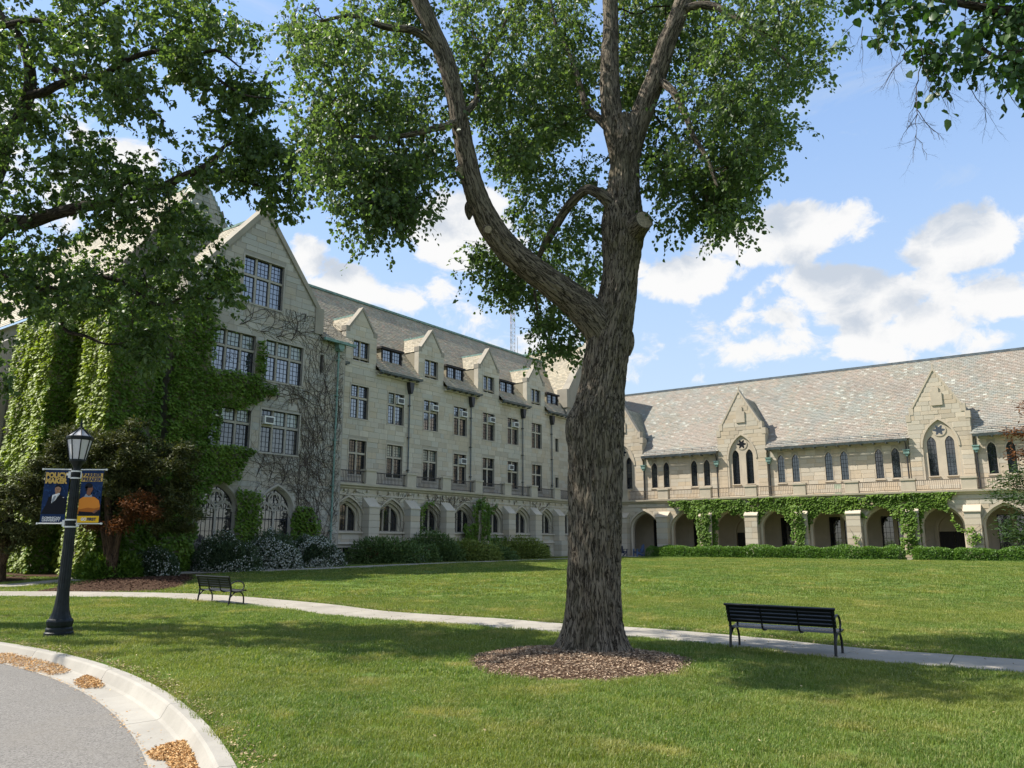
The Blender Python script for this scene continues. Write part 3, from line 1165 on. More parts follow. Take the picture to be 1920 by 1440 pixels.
g.box(-6.72, -6.48, yf + .7, 7, 19.42, 19.56)
g.box(-2.45, -.05, -1.08, -.92, 13.26, 13.42, 0)
g.build('roof_flashing', 'copper', GB)
g = Geo()
g.tube([(-1.12, yf - .14, z) for z in (.7, 6, 13.0)], .055, 8)
g.prism([(-1.38, 13.45), (-.86, 13.45), (-.92, 13.0), (-1.02, 12.85), (-1.22, 12.85), (-1.32, 13.0)], yf - .38, yf - .02)
for z in (2.5, 5.0, 7.6, 10.2, 12.3):
    g.box(-1.22, -1.02, yf - .21, yf, z, z + .06)
g.build('drainpipe', 'copper', GB)


def gl_up(i, j):
    return 'glass_sky'


def gl_mix(seed, pb=.25, base='glass'):
    r_ = random.Random(seed)
    return lambda i, j: ('glass_blind' if (j == 1 and r_.random() < pb) else base)


stone_window(GB, -7.75, -5.2, 14.35, 16.85, yf, 3, 15.85, 'grey', gl_up, 2, (3, 4))
stone_window(GB, -6.1, -3.6, 10.4, 12.57, yf, 3, 11.75, 'grey', lambda i, j: 'glass_blind' if j else 'glass_sky', 2, (2, 4))
stone_window(GB, -9.24, -6.74, 10.45, 12.57, yf, 3, 11.75, 'grey', lambda i, j: 'glass_blind' if j else 'glass_sky', 2, (2, 4))
stone_window(GB, -6.1, -3.6, 6.55, 8.78, yf, 3, 7.95, 'grey', lambda i, j: 'glass_blind' if (j and i) else ('glass_curtain' if not j else 'glass'), 2, (2, 4))
stone_window(GB, -9.24, -6.74, 6.6, 8.6, yf, 3, 7.9, 'grey', gl_mix(4, .5), 2, (2, 4))
g = Geo()
g.box(-2.46, -2.04, yf - .025, yf + .03, 12.45, 12.55)
w_ = g.build('window', 'tr_grey', GB)
light_panes(w_, rect(-2.36, -2.14, 11.4, 12.45), yf + .2, 0, 3, 'glass')


def tracery_window(bld, x0, x1, z0, zs, za, y, key, glass):
    """two-light pointed window with a cusped circle in the head"""
    g_ = Geo()
    orders = [(0.0, y - .03), (.0, y + .02)]
    A0 = arch_pts(x0 - .16, x1 + .16, zs, za + .17, 12)
    A1 = arch_pts(x0 - .06, x1 + .06, zs, za + .07, 12)
    A2 = arch_pts(x0, x1, zs, za, 12)
    A3 = arch_pts(x0 + .09, x1 - .09, zs, za - .12, 12)
    foot = lambda A, z: [(A[0][0], z)] + A + [(A[-1][0], z)]
    g_.ring(A0, y - .07, A1, y - .07)
    g_.ring(A0, y - .07, A0, y + .02)
    g_.ring(A1, y - .07, A2, y + .02)
    g_.ring(foot(A2, z0), y + .02, foot(A3, z0), y + .16)
    g_.ring(foot(A3, z0), y + .16, foot(A3, z0), y + .3)
    cx = (x0 + x1) / 2
    w = (x1 - x0) / 2
    yb0, yb1 = y + .17, y + .29
    g_.box(cx - .065, cx + .065, yb0, yb1, z0, zs - .05)
    # light heads and the circle
    def band(P, t, closed=False):
        P = np.asarray(P, float)
        T = np.gradient(P, axis=0)
        T /= np.linalg.norm(T, axis=1)[:, None] + 1e-9
        n_ = np.stack([-T[:, 1], T[:, 0]], 1)
        A, B = P + n_ * t, P - n_ * t
        g_.ring([tuple(a) for a in A], yb0, [tuple(b_) for b_ in B], yb0)
        g_.ring([tuple(a) for a in A], yb0, [tuple(a) for a in A], yb1)
        g_.ring([tuple(b_) for b_ in B], yb0, [tuple(b_) for b_ in B], yb1)
    for sx in (-1, 1):
        a, b_ = (cx - w + .08, cx - .03) if sx < 0 else (cx + .03, cx + w - .08)
        band(arch_pts(a, b_, zs - .15, zs + .38, 8), .05)
        m_ = (a + b_) / 2
        for s2 in (-1, 1):
            band([(m_ + s2 * (b_ - a) * .42, zs + .0), (m_ + s2 * .1, zs + .02), (m_ + s2 * .16, zs + .2), (m_, zs + .33)], .03)
    rc, cz = .36, zs + .53
    t_ = np.linspace(0, 2 * math.pi, 25)
    band(np.stack([cx + rc * np.cos(t_), cz + rc * np.sin(t_)], 1), .045)
    for k in range(3):
        a = math.pi / 2 + k * 2 * math.pi / 3
        tt = np.linspace(a - 1.9, a + 1.9, 12)
        band(np.stack([cx + .16 * math.cos(a) + .15 * np.cos(tt), cz + .16 * math.sin(a) + .15 * np.sin(tt)], 1), .028)
    w_ = g_.build('window', 'tr_' + key, bld)
    pol = arch_poly(x0 + .09, x1 - .09, z0, zs, za - .12, 9)
    for lo, hi in ((x0 + .09, cx), (cx, x1 - .09)):
        light_panes(w_, clip_x(pol, lo, hi), y + .24, 3, 4, glass, .03)
    g_ = Geo()
    g_.box(x0 + .1, x1 - .1, y + .215, y + .235, zs - .5, zs - .44)
    g_.build('casement', 'casement', w_)
    return w_


tracery_window(GB, -5.85, -3.78, 1.9, 3.55, 4.75, yf, 'grey', 'glass_curtain')
tracery_window(GB, -9.3, -7.25, 1.9, 3.55, 4.75, yf, 'grey', 'glass_curtain')

# ================================================================== dormer wing
DW = thing('dormer_wing', 'long pale stone wing with pointed stone dormers, slate roof and arcade windows', 'building', (BX, BY, 0), LROT)
AC_X = [0.75, 4.35, 8.0, 11.55, 15.08, 18.55, 22.03, 25.6]
arch_h = [arch_poly(c_ - 1.22, c_ + 1.22, 2.52, 3.3, 4.5, 9) for c_ in AC_X]
UW_ = 1.6
bas = [rect(-.05, 1.15, 1.02, 1.58), rect(21.4, 22.5, 1.02, 1.58)]
g = Geo()
lowp = [(-.5, .4), (29.0, .4), (29.0, 5.02), (-.5, 5.02)]
wall_panel(g, lowp, arch_h + bas, 0, .3)
g.box(-.5, 29.0, UW_ + .31, 8, 5.0, 12.9)
g.box(-.5, 29.0, .6, UW_ + .3, .4, 5.0)
UW = 1.6
DC = [2.80, 9.60, 16.37, 22.99]
WX2 = [2.83, 6.15, 9.67, 12.95, 16.41, 19.65, 23.1]
W2 = [rect(c_ - .74, c_ + .74, 6.05, 8.2) for c_ in WX2] + [rect(25.95, 26.45, 6.4, 7.35)]
W3 = [rect(c_ - .76, c_ + .76, 9.6, 11.7) for c_ in WX2] + [rect(26.0, 26.5, 9.6, 10.75)]
upp = [(-.5, 5.2), (29.0, 5.2), (29.0, 13.0), (-.5, 13.0)]
wall_panel(g, upp, W2 + W3, UW, .3)
dw_wall = g.build('wall', 'mo_buff', DW)
st = Stones()
st.ashlar(lowp, arch_h + bas, 0, margin=.12, seed=7)
st.ashlar(upp, W2 + W3, UW, margin=.10, seed=9)
DH = []
for c_ in DC:
    outl = [(c_ - 1.35, 12.98), (c_ + 1.35, 12.98), (c_ + 1.35, 15.38), (c_ + 1.02, 15.38), (c_, 16.72), (c_ - 1.02, 15.38), (c_ - 1.35, 15.38)]
    hole = rect(c_ - .70, c_ + .70, 13.32, 14.62)
    g = Geo()
    wall_panel(g, outl, [hole], UW - .02, .34)
    g.prism([(c_ - 1.35, 12.98), (c_ - 1.349, 12.98), (c_ - 1.349, 15.38), (c_ - 1.35, 15.38)], UW - .02, UW + .38)
    g.prism([(c_ + 1.349, 12.98), (c_ + 1.35, 12.98), (c_ + 1.35, 15.38), (c_ + 1.349, 15.38)], UW - .02, UW + .38)
    for sg in (-1, 1):
        g.prism([(c_ + sg * 1.05, 15.36), (c_, 16.72), (c_, 16.94), (c_ + sg * 1.15, 15.45)], UW - .07, UW + .36, 1)
        g.box(*sorted((c_ + sg * 1.03, c_ + sg * 1.37)), UW - .05, UW + .42, 15.1, 15.45, 1)
    g.build('stone_dormer', ['tr_buff', 'tr_dark'], DW)
    st.ashlar(outl, [hole], UW - .02, margin=.10, seed=int(c_ * 10))
    stone_window(DW, c_ - .70, c_ + .70, 13.32, 14.62, UW - .02, 2, None, 'buff', gl_up, 2, (4, 4), .13)
    g = Geo()
    for sg in (-1, 1):
        slates(g, (c_ + sg * 1.32, UW + .3, 15.1), (0, 1, 0), np.array([-sg * 1.32, 0, 1.42]) / 1.939, [(0, 0), (1.75, 0), (2.9, 1.94), (0, 1.94)], .26, .2, int(c_ * 7) + sg + 1)
        slates(g, (c_ + sg * 1.28, UW + .3, 13.0), (0, 1, 0), (0, 0, 1), [(-.05, 0), (0, 0), (1.75, 2.1), (-.05, 2.1)], .26, .2, int(c_ * 9) + sg + 1)
    g.build('dormer_slates', 'slate_pale', DW, kind='stuff')
    g = Geo()
    g.box(c_ - .07, c_ + .07, UW + .3, 4.35, 16.47, 16.6)
    g.build('dormer_ridge', 'copper', DW)
st.build(DW, dw_wall, 'buff')
g = Geo()
nb = sum([[(c_ - 1.36 + 2.4, 0), (c_ - 1.36 + 2.4, .62), (c_ + 1.36 + 2.4, .62), (c_ + 1.36 + 2.4, 0)] for c_ in DC], [])
slates(g, (-2.4, 1.22, 12.98), (1, 0, 0), np.array([0, 5.58, 6.37]) / 8.469, [(0, 0)] + nb + [(29.4, 0), (34.1, 8.46), (-.2, 8.46)], .29, .205, 21)
slates(g, (-2.4, 12.4, 12.98), (1, 0, 0), np.array([0, -5.58, 6.37]) / 8.469, [(0, 0), (34, 0), (34, 8.46), (0, 8.46)], .45, .4, 22)
g.build('roof_slates', 'slate_tan', DW, kind='stuff')
g = Geo()
g.box(-4.5, 31.8, 6.66, 6.94, 19.30, 19.46)
ed = [-.4] + sum([[c_ - 1.4, c_ + 1.4] for c_ in DC], []) + [29.0]
for a, b_ in zip(ed[::2], ed[1::2]):
    g.box(a, b_, 1.42, 1.58, 12.66, 12.80, 1)
g.build('ridge_flashing', ['copper', 'tr_buff'], DW)
for a, b_ in zip(ed[::2], ed[1::2]):
    g = Geo()
    g.prism([(1.06, 12.80), (1.24, 12.80), (1.24, 12.95), (1.02, 12.95)], a, b_, 0, .5, 'x')
    for x in np.arange(a + .2, b_, .7):
        g.box(x - .03, x + .03, 1.1, 1.56, 12.72, 12.80)
    g.build('gutter', 'lead', DW)
for k, c_ in enumerate((5.95, 12.68, 19.25, 26.15)):
    g = Geo()
    hw = .98 if k < 3 else .9
    ys = 1.98
    g.box(c_ - hw - .13, c_ + hw + .13, ys - .16, ys + 1.1, 14.66, 14.80)       # roof edge
    g.box(c_ - hw, c_ - hw + .13, ys - .06, ys + .05, 13.3, 14.66)
    g.box(c_ + hw - .13, c_ + hw, ys - .06, ys + .05, 13.3, 14.66)
    g.box(c_ - .07, c_ + .07, ys - .05, ys + .05, 13.3, 14.66)
    g.box(c_ - hw, c_ + hw, ys - .09, ys + .05, 13.16, 13.30)
    f_ = g.build('window', 'darkwood', DW)
    for a, b_ in ((c_ - hw + .13, c_ - .07), (c_ + .07, c_ + hw - .13)):
        light_panes(f_, rect(a, b_, 13.3, 14.66), ys + .03, 2, 4, 'glass_sky')
    g = Geo()
    for sg in (-1, 1):
        slates(g, (c_ + sg * hw, ys - .02, 13.0), (0, 1, 0), (0, 0, 1), [(0, 0), (.3, 0), (1.3, 1.7), (0, 1.7)], .24, .2, k * 3 + sg + 9)
    g.build('dormer_slates', 'slate_pale', DW, kind='stuff')
# ledge over the arcade
g = Geo()
g.prism([(.02, 4.98), (-.10, 5.06), (-.12, 5.13), (-.26, 5.20), (-.28, 5.32), (1.62, 5.34), (1.62, 4.98)], -.45, 29.0, 0, .5, 'x')
for x in np.arange(.3, 29, .92):
    g.box(x, x + .16, -.16, -.02, 4.86, 4.97)
g.build('ledge', 'tr_buff', DW)
g = Geo()
g.prism([(-.06, 4.62), (.02, 4.62), (.02, 4.74), (-.03, 4.74)], -.45, 29.0, 0, .5, 'x')
g.prism([(-.10, 1.78), (.02, 1.78), (.02, 1.95)], -.45, 29.0, 0, .5, 'x')
g.build('string_course', 'tr_buff', DW)
PIER = [2.37, 5.97, 9.45, 13.0, 16.55, 20.1, 23.5, 27.0]
for x in PIER:
    g = Geo()
    # buttress with weathered head, in courses
    z = .4
    hs = [.42, .36, .44, .34, .42, .38, .40, .36, .40, .36]
    r_ = random.Random(int(x * 100))
    for h in hs:
        if z + h > 4.1:
            break
        q = r_.uniform(0, .012)
        d = .78 if z < 1.75 else .58
        g.box(x - .43 - q, x + .43 + q, -d - q, .02, z + .010, z + h - .010, 1, r_.random())
        g.box(x - .405, x + .405, -d + .035, .02, z - .01, z + h, 2)
        z += h
    g.prism([(-.62, z), (-.62, z + .06), (-.02, z + .62), (.02, z + .62), (.02, z)], x - .47, x + .47, 0, .5, 'x')
    g.build('buttress', ['tr_buff', 'st_buff', 'mo_buff'], DW)
    g = Geo()
    g.box(x - .42, x + .42, -.20, .22, 5.33, 6.13)
    g.box(x - .47, x + .47, -.25, .27, 6.13, 6.24)
    g.build('parapet_pier', 'tr_buff', DW)


def railing(bld, a, b_, y, z0, z1, mat):
    g_ = Geo()
    g_.box(a, b_, y - .022, y + .022, z1 - .05, z1)
    g_.box(a, b_, y - .018, y + .018, z0 + .08, z0 + .115)
    n = int((b_ - a) / .125)
    for k in range(1, n):
        x = a + (b_ - a) * k / n
        g_.box(x - .010, x + .010, y - .010, y + .010, z0 + .10, z1 - .04)
    return g_.build('railing', mat, bld)


pe = [-.45] + sum([[x - .42, x + .42] for x in PIER], []) + [29.0]
for a, b_ in zip(pe[::2], pe[1::2]):
    railing(DW, a, b_, -.02, 5.33, 6.1, 'iron')


def arcade_window(bld, c_, key, glass):
    g_ = Geo()
    x0, x1, zs, za, z0 = c_ - 1.22, c_ + 1.22, 3.3, 4.5, 2.52
    A0 = arch_pts(x0 - .12, x1 + .12, zs - .2, za + .12, 12)
    A1 = arch_pts(x0, x1, zs, za, 12)
    A2 = arch_pts(x0 + .15, x1 - .15, zs, za - .2, 12)
    A3 = arch_pts(x0 + .30, x1 - .30, zs, za - .38, 12)
    ft = lambda A, z: [(A[0][0], z)] + A + [(A[-1][0], z)]
    g_.ring(A0, -.06, A1, -.06)
    g_.ring(A0, -.06, A0, .02)
    g_.ring(ft(A1, z0), -.06, ft(A1, z0), .08)
    g_.ring(ft(A1, z0), .08, ft(A2, z0), .12)
    g_.ring(ft(A2, z0), .12, ft(A2, z0), .26)
    g_.ring(ft(A2, z0), .26, ft(A3, z0), .30)
    g_.ring(ft(A3, z0), .30, ft(A3, z0), .52)
    g_.prism([(-.12, z0 - .12), (.5, z0 - .12), (.5, z0 + .06), (-.12, z0 - .03)], x0 - .05, x1 + .05, 0, .5, 'x')
    xa, xb = x0 + .30, x1 - .30
    pol = arch_poly(xa, xb, z0 + .04, zs, za - .38, 9)
    w = (xb - xa) / 3
    for k in (1, 2):
        x = xa + k * w
        q = span(pol, x, 0)
        g_.prism([(x - .075, .44), (x - .03, .36), (x + .03, .36), (x + .075, .44), (x + .075, .5), (x - .075, .5)], q[0], q[1] + .03, 0, .5, 'z')
    w_ = g_.build('window', 'tr_' + key, bld)
    for k in range(3):
        light_panes(w_, clip_x(pol, xa + k * w + (.05 if k else 0), xa + (k + 1) * w - (.05 if k < 2 else 0)), .46, 1, 4, glass, .035)


for k, c_ in enumerate(AC_X):
    arcade_window(DW, c_, 'buff', 'glass')
for k, c_ in enumerate(WX2):
    s2 = gl_mix(30 + k, .55 if k in (1, 2) else .2)
    if k in (1, 2):
        s2 = lambda i, j: 'glass_blind' if j else 'glass'
    stone_window(DW, c_ - .74, c_ + .74, 6.05, 8.2, UW, 2, 7.38, 'buff', s2, 2, (3, 4))
    f3 = (lambda i, j: 'glass_sky') if k < 1 else (lambda i, j, k=k: ('glass_blind' if (k == 1 and j and not i) else ('glass_sky' if j or k < 3 else 'glass')))
    stone_window(DW, c_ - .76, c_ + .76, 9.6, 11.7, UW, 2, 10.92, 'buff', f3, 2, (3, 4))
for (a, b_, z0, z1, y) in ((25.95, 26.45, 6.4, 7.35, UW), (26.0, 26.5, 9.6, 10.75, UW)):
    stone_window(DW, a, b_, z0, z1, y, 1, None, 'buff', lambda i, j: 'glass', 1, (3, 3))
for r_ in bas:
    xs = [p_[0] for p_ in r_]
    stone_window(DW, min(xs), max(xs), 1.02, 1.58, 0, 2, None, 'buff', lambda i, j: 'glass', 1, (1, 1), .1)
for x in (7.35, 14.1, 20.9, 25.3):
    g = Geo()
    g.tube([(x, UW - .12, z) for z in (5.34, 9, 12.2)], .05, 6, 1)
    g.prism([(x - .22, 12.62), (x + .22, 12.62), (x + .17, 12.2), (x + .06, 11.85), (x - .06, 11.85), (x - .17, 12.2)], UW - .34, UW - .01)
    for z in (6.6, 8.8, 11.0):
        g.box(x - .09, x + .09, UW - .18, UW, z, z + .05)
    g.build('drainpipe', ['iron', 'lead'], DW)

# ================================================================== gabled block behind the inner corner
FG = thing('corner_block', 'pale slate roofed gable end rising behind the inner corner of the two wings', 'building', tuple(LP(32.8, 1.6, 0)), LROT)
g = Geo()
fo = [(-4.7, .4), (4.7, .4), (4.7, 15.4), (4.2, 15.4), (0, 20.75), (-4.2, 15.4), (-4.7, 15.4)]
g.prism(fo, .05, .6)
g.box(-4.65, 4.65, .6, 9, .4, 15.0)
for sg in (-1, 1):
    g.box(*sorted((sg * 4.1, sg * 4.78)), -.04, 1.0, 13.8, 15.5)
    g.prism([(sg * 4.22, 15.4), (0, 20.75), (0, 21.15), (sg * 4.5, 15.48)], -.03, .7)
fw = g.build('wall', 'tr_dark', FG)
g = Geo()
slates(g, (-6.2, .5, 12.8), (0, 1, 0), np.array([6.2, 0, 7.8]) / 9.964, [(0, 2.6), (11, 2.6), (11, 9.96), (0, 9.96)], .3, .22, 31)
slates(g, (6.2, .5, 12.8), (0, 1, 0), np.array([-6.2, 0, 7.8]) / 9.964, [(0, 2.6), (11, 2.6), (11, 9.96), (0, 9.96)], .3, .22, 32)
g.build('roof_slates', 'slate_pale', FG, kind='stuff')
g = Geo()
g.box(-.12, .12, .7, 11.5, 20.6, 20.74)
g.build('ridge_flashing', 'copper', FG)

# ================================================================== chapel at the far left
CH = thing('chapel', 'ivy clad chapel with steep slate roofs and buttresses behind the left trees', 'building', tuple(LP(-13.7, .9, 0)), LROT)
g = Geo()
g.box(0, 5.7, 0, 22, .3, 13.6)
g.box(-.5, 1.5, -1.8, .02, .3, 13.2)                       # corner turret
g.box(1.5, 2.6, -.1, .03, .3, 13.4)
g.prism([(-1.1, .3), (0, .3), (0, 12.9), (-1.1, 12.0)], 2.5, 6.0)
g.prism([(-1.1, .3), (0, .3), (0, 12.9), (-1.1, 12.0)], 10.2, 12.4)
g.prism([(-1.1, .3), (0, .3), (0, 12.9), (-1.1, 12.0)], 16.2, 18.4)
g.box(1.5, 12, .1, 8, .3, 13.0)
g.prism([(-.3, 13.4), (14.0, 13.4), (6.85, 22.9)], 5.35, 5.6)
g.box(0, 13.7, 5.4, 22, .3, 13.5)
g.build('wall', 'tr_grey', CH)
g = Geo()
slates(g, (-.35, .3, 13.5), (0, 1, 0), np.array([7.2, 0, 9.6]) / 12.0, [(1.0, 0), (22, 0), (22, 12), (5, 12)], .32, .26, 41)
slates(g, (14.05, .3, 13.5), (0, 1, 0), np.array([-7.2, 0, 9.6]) / 12.0, [(5, 0), (22, 0), (22, 12), (5, 12)], .5, .4, 42)
g.build('roof_slates', 'slate_pale', CH, kind='stuff')
g = Geo()
ap = np.array([6.85, 4.9, 24.0])
hb, zb = 3.3, 14.5
cr = [np.array([6.85 + sx * hb, 4.9 + sy * hb, zb]) for sx, sy in ((-1, -1), (1, -1), (1, 1), (-1, 1))]
for k in range(4):
    a, b_ = cr[k], cr[(k + 1) % 4]
    U = (b_ - a) / np.linalg.norm(b_ - a)
    mid = (a + b_) / 2
    Wv = ap - mid
    L = np.linalg.norm(Wv)
    if k == 0:
        spire_face = (a, U, Wv / L, L)
    else:
        slates(g, a, U, Wv / L, [(0, 0), (2 * hb, 0), (hb, L)], .42, .36, 50 + k)
a, U, Wv, L = spire_face
Nf = np.cross(U, Wv)
g.poly([a - .012 * Nf, a + 2 * hb * U - .012 * Nf, a + hb * U + L * Wv - .012 * Nf], 0, .1)
sp_o = g.build('spire_slates', 'slate_grey', CH)
# the slates of the face towards the court, each a piece of its own
g = Geo()
g.add([(0, 0, .024), (.405, 0, .024), (.405, .38, .004), (0, .38, .004), (0, 0, -.01), (.405, 0, -.01), (.405, .38, -.01), (0, .38, -.01)],
      [(0, 1, 2, 3), (4, 5, 1, 0), (5, 6, 2, 1), (7, 4, 0, 3)])
_o = g.build('slate_unit', 'slate_single')
sl_me = _o.data
bpy.data.objects.remove(_o)
rot_ = Matrix(((U[0], Wv[0], Nf[0]), (U[1], Wv[1], Nf[1]), (U[2], Wv[2], Nf[2]))).to_euler()
r_ = random.Random(6)
nrow = int(L / .36)
for i in range(nrow):
    w0 = i * .36
    x0, x1 = hb * w0 / L + .02, 2 * hb - hb * w0 / L - .02
    x = x0 - (.2 if i % 2 else 0) + r_.uniform(-.04, .04)
    while x < x1 - .05:
        if x > x0 - .3:
            o = bpy.data.objects.new('slate', sl_me)
            COL.objects.link(o)
            o.parent = sp_o
            xa, xb = max(x, x0 - .05), min(x + .41, x1 + .05)
            o.location = a + U * xa + Wv * (w0 + r_.uniform(-.012, .012))
            o.rotation_euler = rot_
            o.scale = (max(.05, (xb - xa - .01) / .405), 1, r_.uniform(.7, 1.3))
        x += .42
g = Geo()
for k in (0, 1, 2, 3):
    g.tube([cr[k] + (0, 0, .02), ap], .04, 5)
g.box(6.75, 6.95, 5, 22, 23.05, 23.2)
g.build('roof_flashing', 'copper', CH)
# stone window between the buttresses (seen at the frame's edge)
for (ya, yb) in ((6.6, 9.6), (13.2, 15.4)):
    g = Geo()
    yc = (ya + yb) / 2
    for a, b_ in ((ya, yc - .1), (yc + .1, yb)):
        A0 = arch_pts(a + .1, b_ - .1, 9.8, 11.3, 9)
        A1 = arch_pts(a + .25, b_ - .25, 9.8, 11.0, 9)
        P0_ = [(a + .1, 3)] + A0 + [(b_ - .1, 3)]
        P1_ = [(a + .25, 3)] + A1 + [(b_ - .25, 3)]
        n = len(P0_)
        V = [(-.16, y, z) for y, z in P0_] + [(-.16, y, z) for y, z in P1_] + [(-.02, y, z) for y, z in P1_]
        g.add(V, [(k, k + 1, n + k + 1, n + k) for k in range(n - 1)] + [(n + k, n + k + 1, 2 * n + k + 1, 2 * n + k) for k in range(n - 1)])
        g.add([(-.16, y, z) for y, z in P0_] + [(0, y, z) for y, z in P0_], [(k, k + 1, n + k + 1, n + k) for k in range(n - 1)])
    w_ = g.build('window', 'tr_tan', CH)
    for a, b_ in ((ya, yc - .1), (yc + .1, yb)):
        g = Geo()
        g.poly([(-.03, y, z) for y, z in [(a + .25, 3)] + arch_pts(a + .25, b_ - .25, 9.8, 11.0, 9) + [(b_ - .25, 3)]])
        g.build('pane', 'glass', w_)
for k, (y, z0, z1) in enumerate(((1.55, 9.4, 11.6), (2.05, 9.7, 11.9))):
    g = Geo()
    for a, b_ in ((y - .17, y - .12), (y + .12, y + .17)):
        g.box(-.05, .0, a, b_, z0, z1)
    g.box(-.05, 0, y - .17, y + .17, z1, z1 + .07)
    w_ = g.build('window', 'tr_grey', CH)
    g = Geo()
    g.poly([(-.012, y - .12, z0), (-.012, y + .12, z0), (-.012, y + .12, z1), (-.012, y - .12, z1)])
    g.build('pane', 'glass', w_)
for (x, z0, z1) in ((2.25, 10.4, 11.6), (2.25, 6.9, 7.9)):
    g = Geo()
    g.box(x - .42, x + .42, -.14, -.10, z1, z1 + .1)
    g.box(x - .42, x - .34, -.14, -.10, z0, z1)
    g.box(x + .26, x + .34, -.14, -.10, z0, z1)
    w_ = g.build('window', 'tr_grey', CH)
    light_panes(w_, rect(x - .34, x + .26, z0, z1), -.105, 1, 2, 'glass')

# ================================================================== cloister wing
CW = thing('cloister_wing', 'long tan stone wing with open cloister arches, lancet windows and patterned slate roof', 'building', tuple(RB0), RROT)
XR = 41.0
CC = [5.2 + 3.69 * k for k in range(-1, 10)]
CC = [c_ for c_ in CC if c_ < XR - 1]
ch = [arch_poly(c_ - 1.33, c_ + 1.33, .72, 2.95, 4.42, 10) for c_ in CC]
g = Geo()
clow = [(0, .4), (XR, .4), (XR, 5.02), (0, 5.02)]
wall_panel(g, clow, ch, 0, .62)
wall_panel(g, clow, ch, .62, .001)
g.box(0, XR, .0, 3.6, .4, .715)                        # cloister floor
g.box(0, XR, .63, 3.6, 4.86, 5.0)
GX = [2.35, 13.2, 27.5, 38.3]
PX = [5.9, 9.55, 16.8, 20.4, 23.95, 31.1, 34.75]
lan = []
for p_ in PX:
    for s_ in (-.56, .56):
        lan.append(arch_poly(p_ + s_ - .27, p_ + s_ + .27, 6.46, 8.15, 8.62, 7))
UC = 2.0
cup = [(-1.5, 5.2), (XR, 5.2), (XR, 9.3), (-1.5, 9.3)]
wall_panel(g, cup, lan + [rect(c_ - 1.0, c_ + 1.0, 6.3, 9.28) for c_ in GX], UC, .3)
g.box(-1.5, XR, UC + .31, 12, 5.2, 9.2)
cw_wall = g.build('wall', 'mo_tan', CW)
st = Stones()
st.ashlar(clow, ch, 0, margin=.16, seed=61)
GH = []
for c_ in GX:
    GH.append(rect(c_ - 2.0, c_ + 2.0, 5.2, 9.4))
st.ashlar(cup, lan + GH, UC, margin=.07, seed=62)
yb = UC - .16
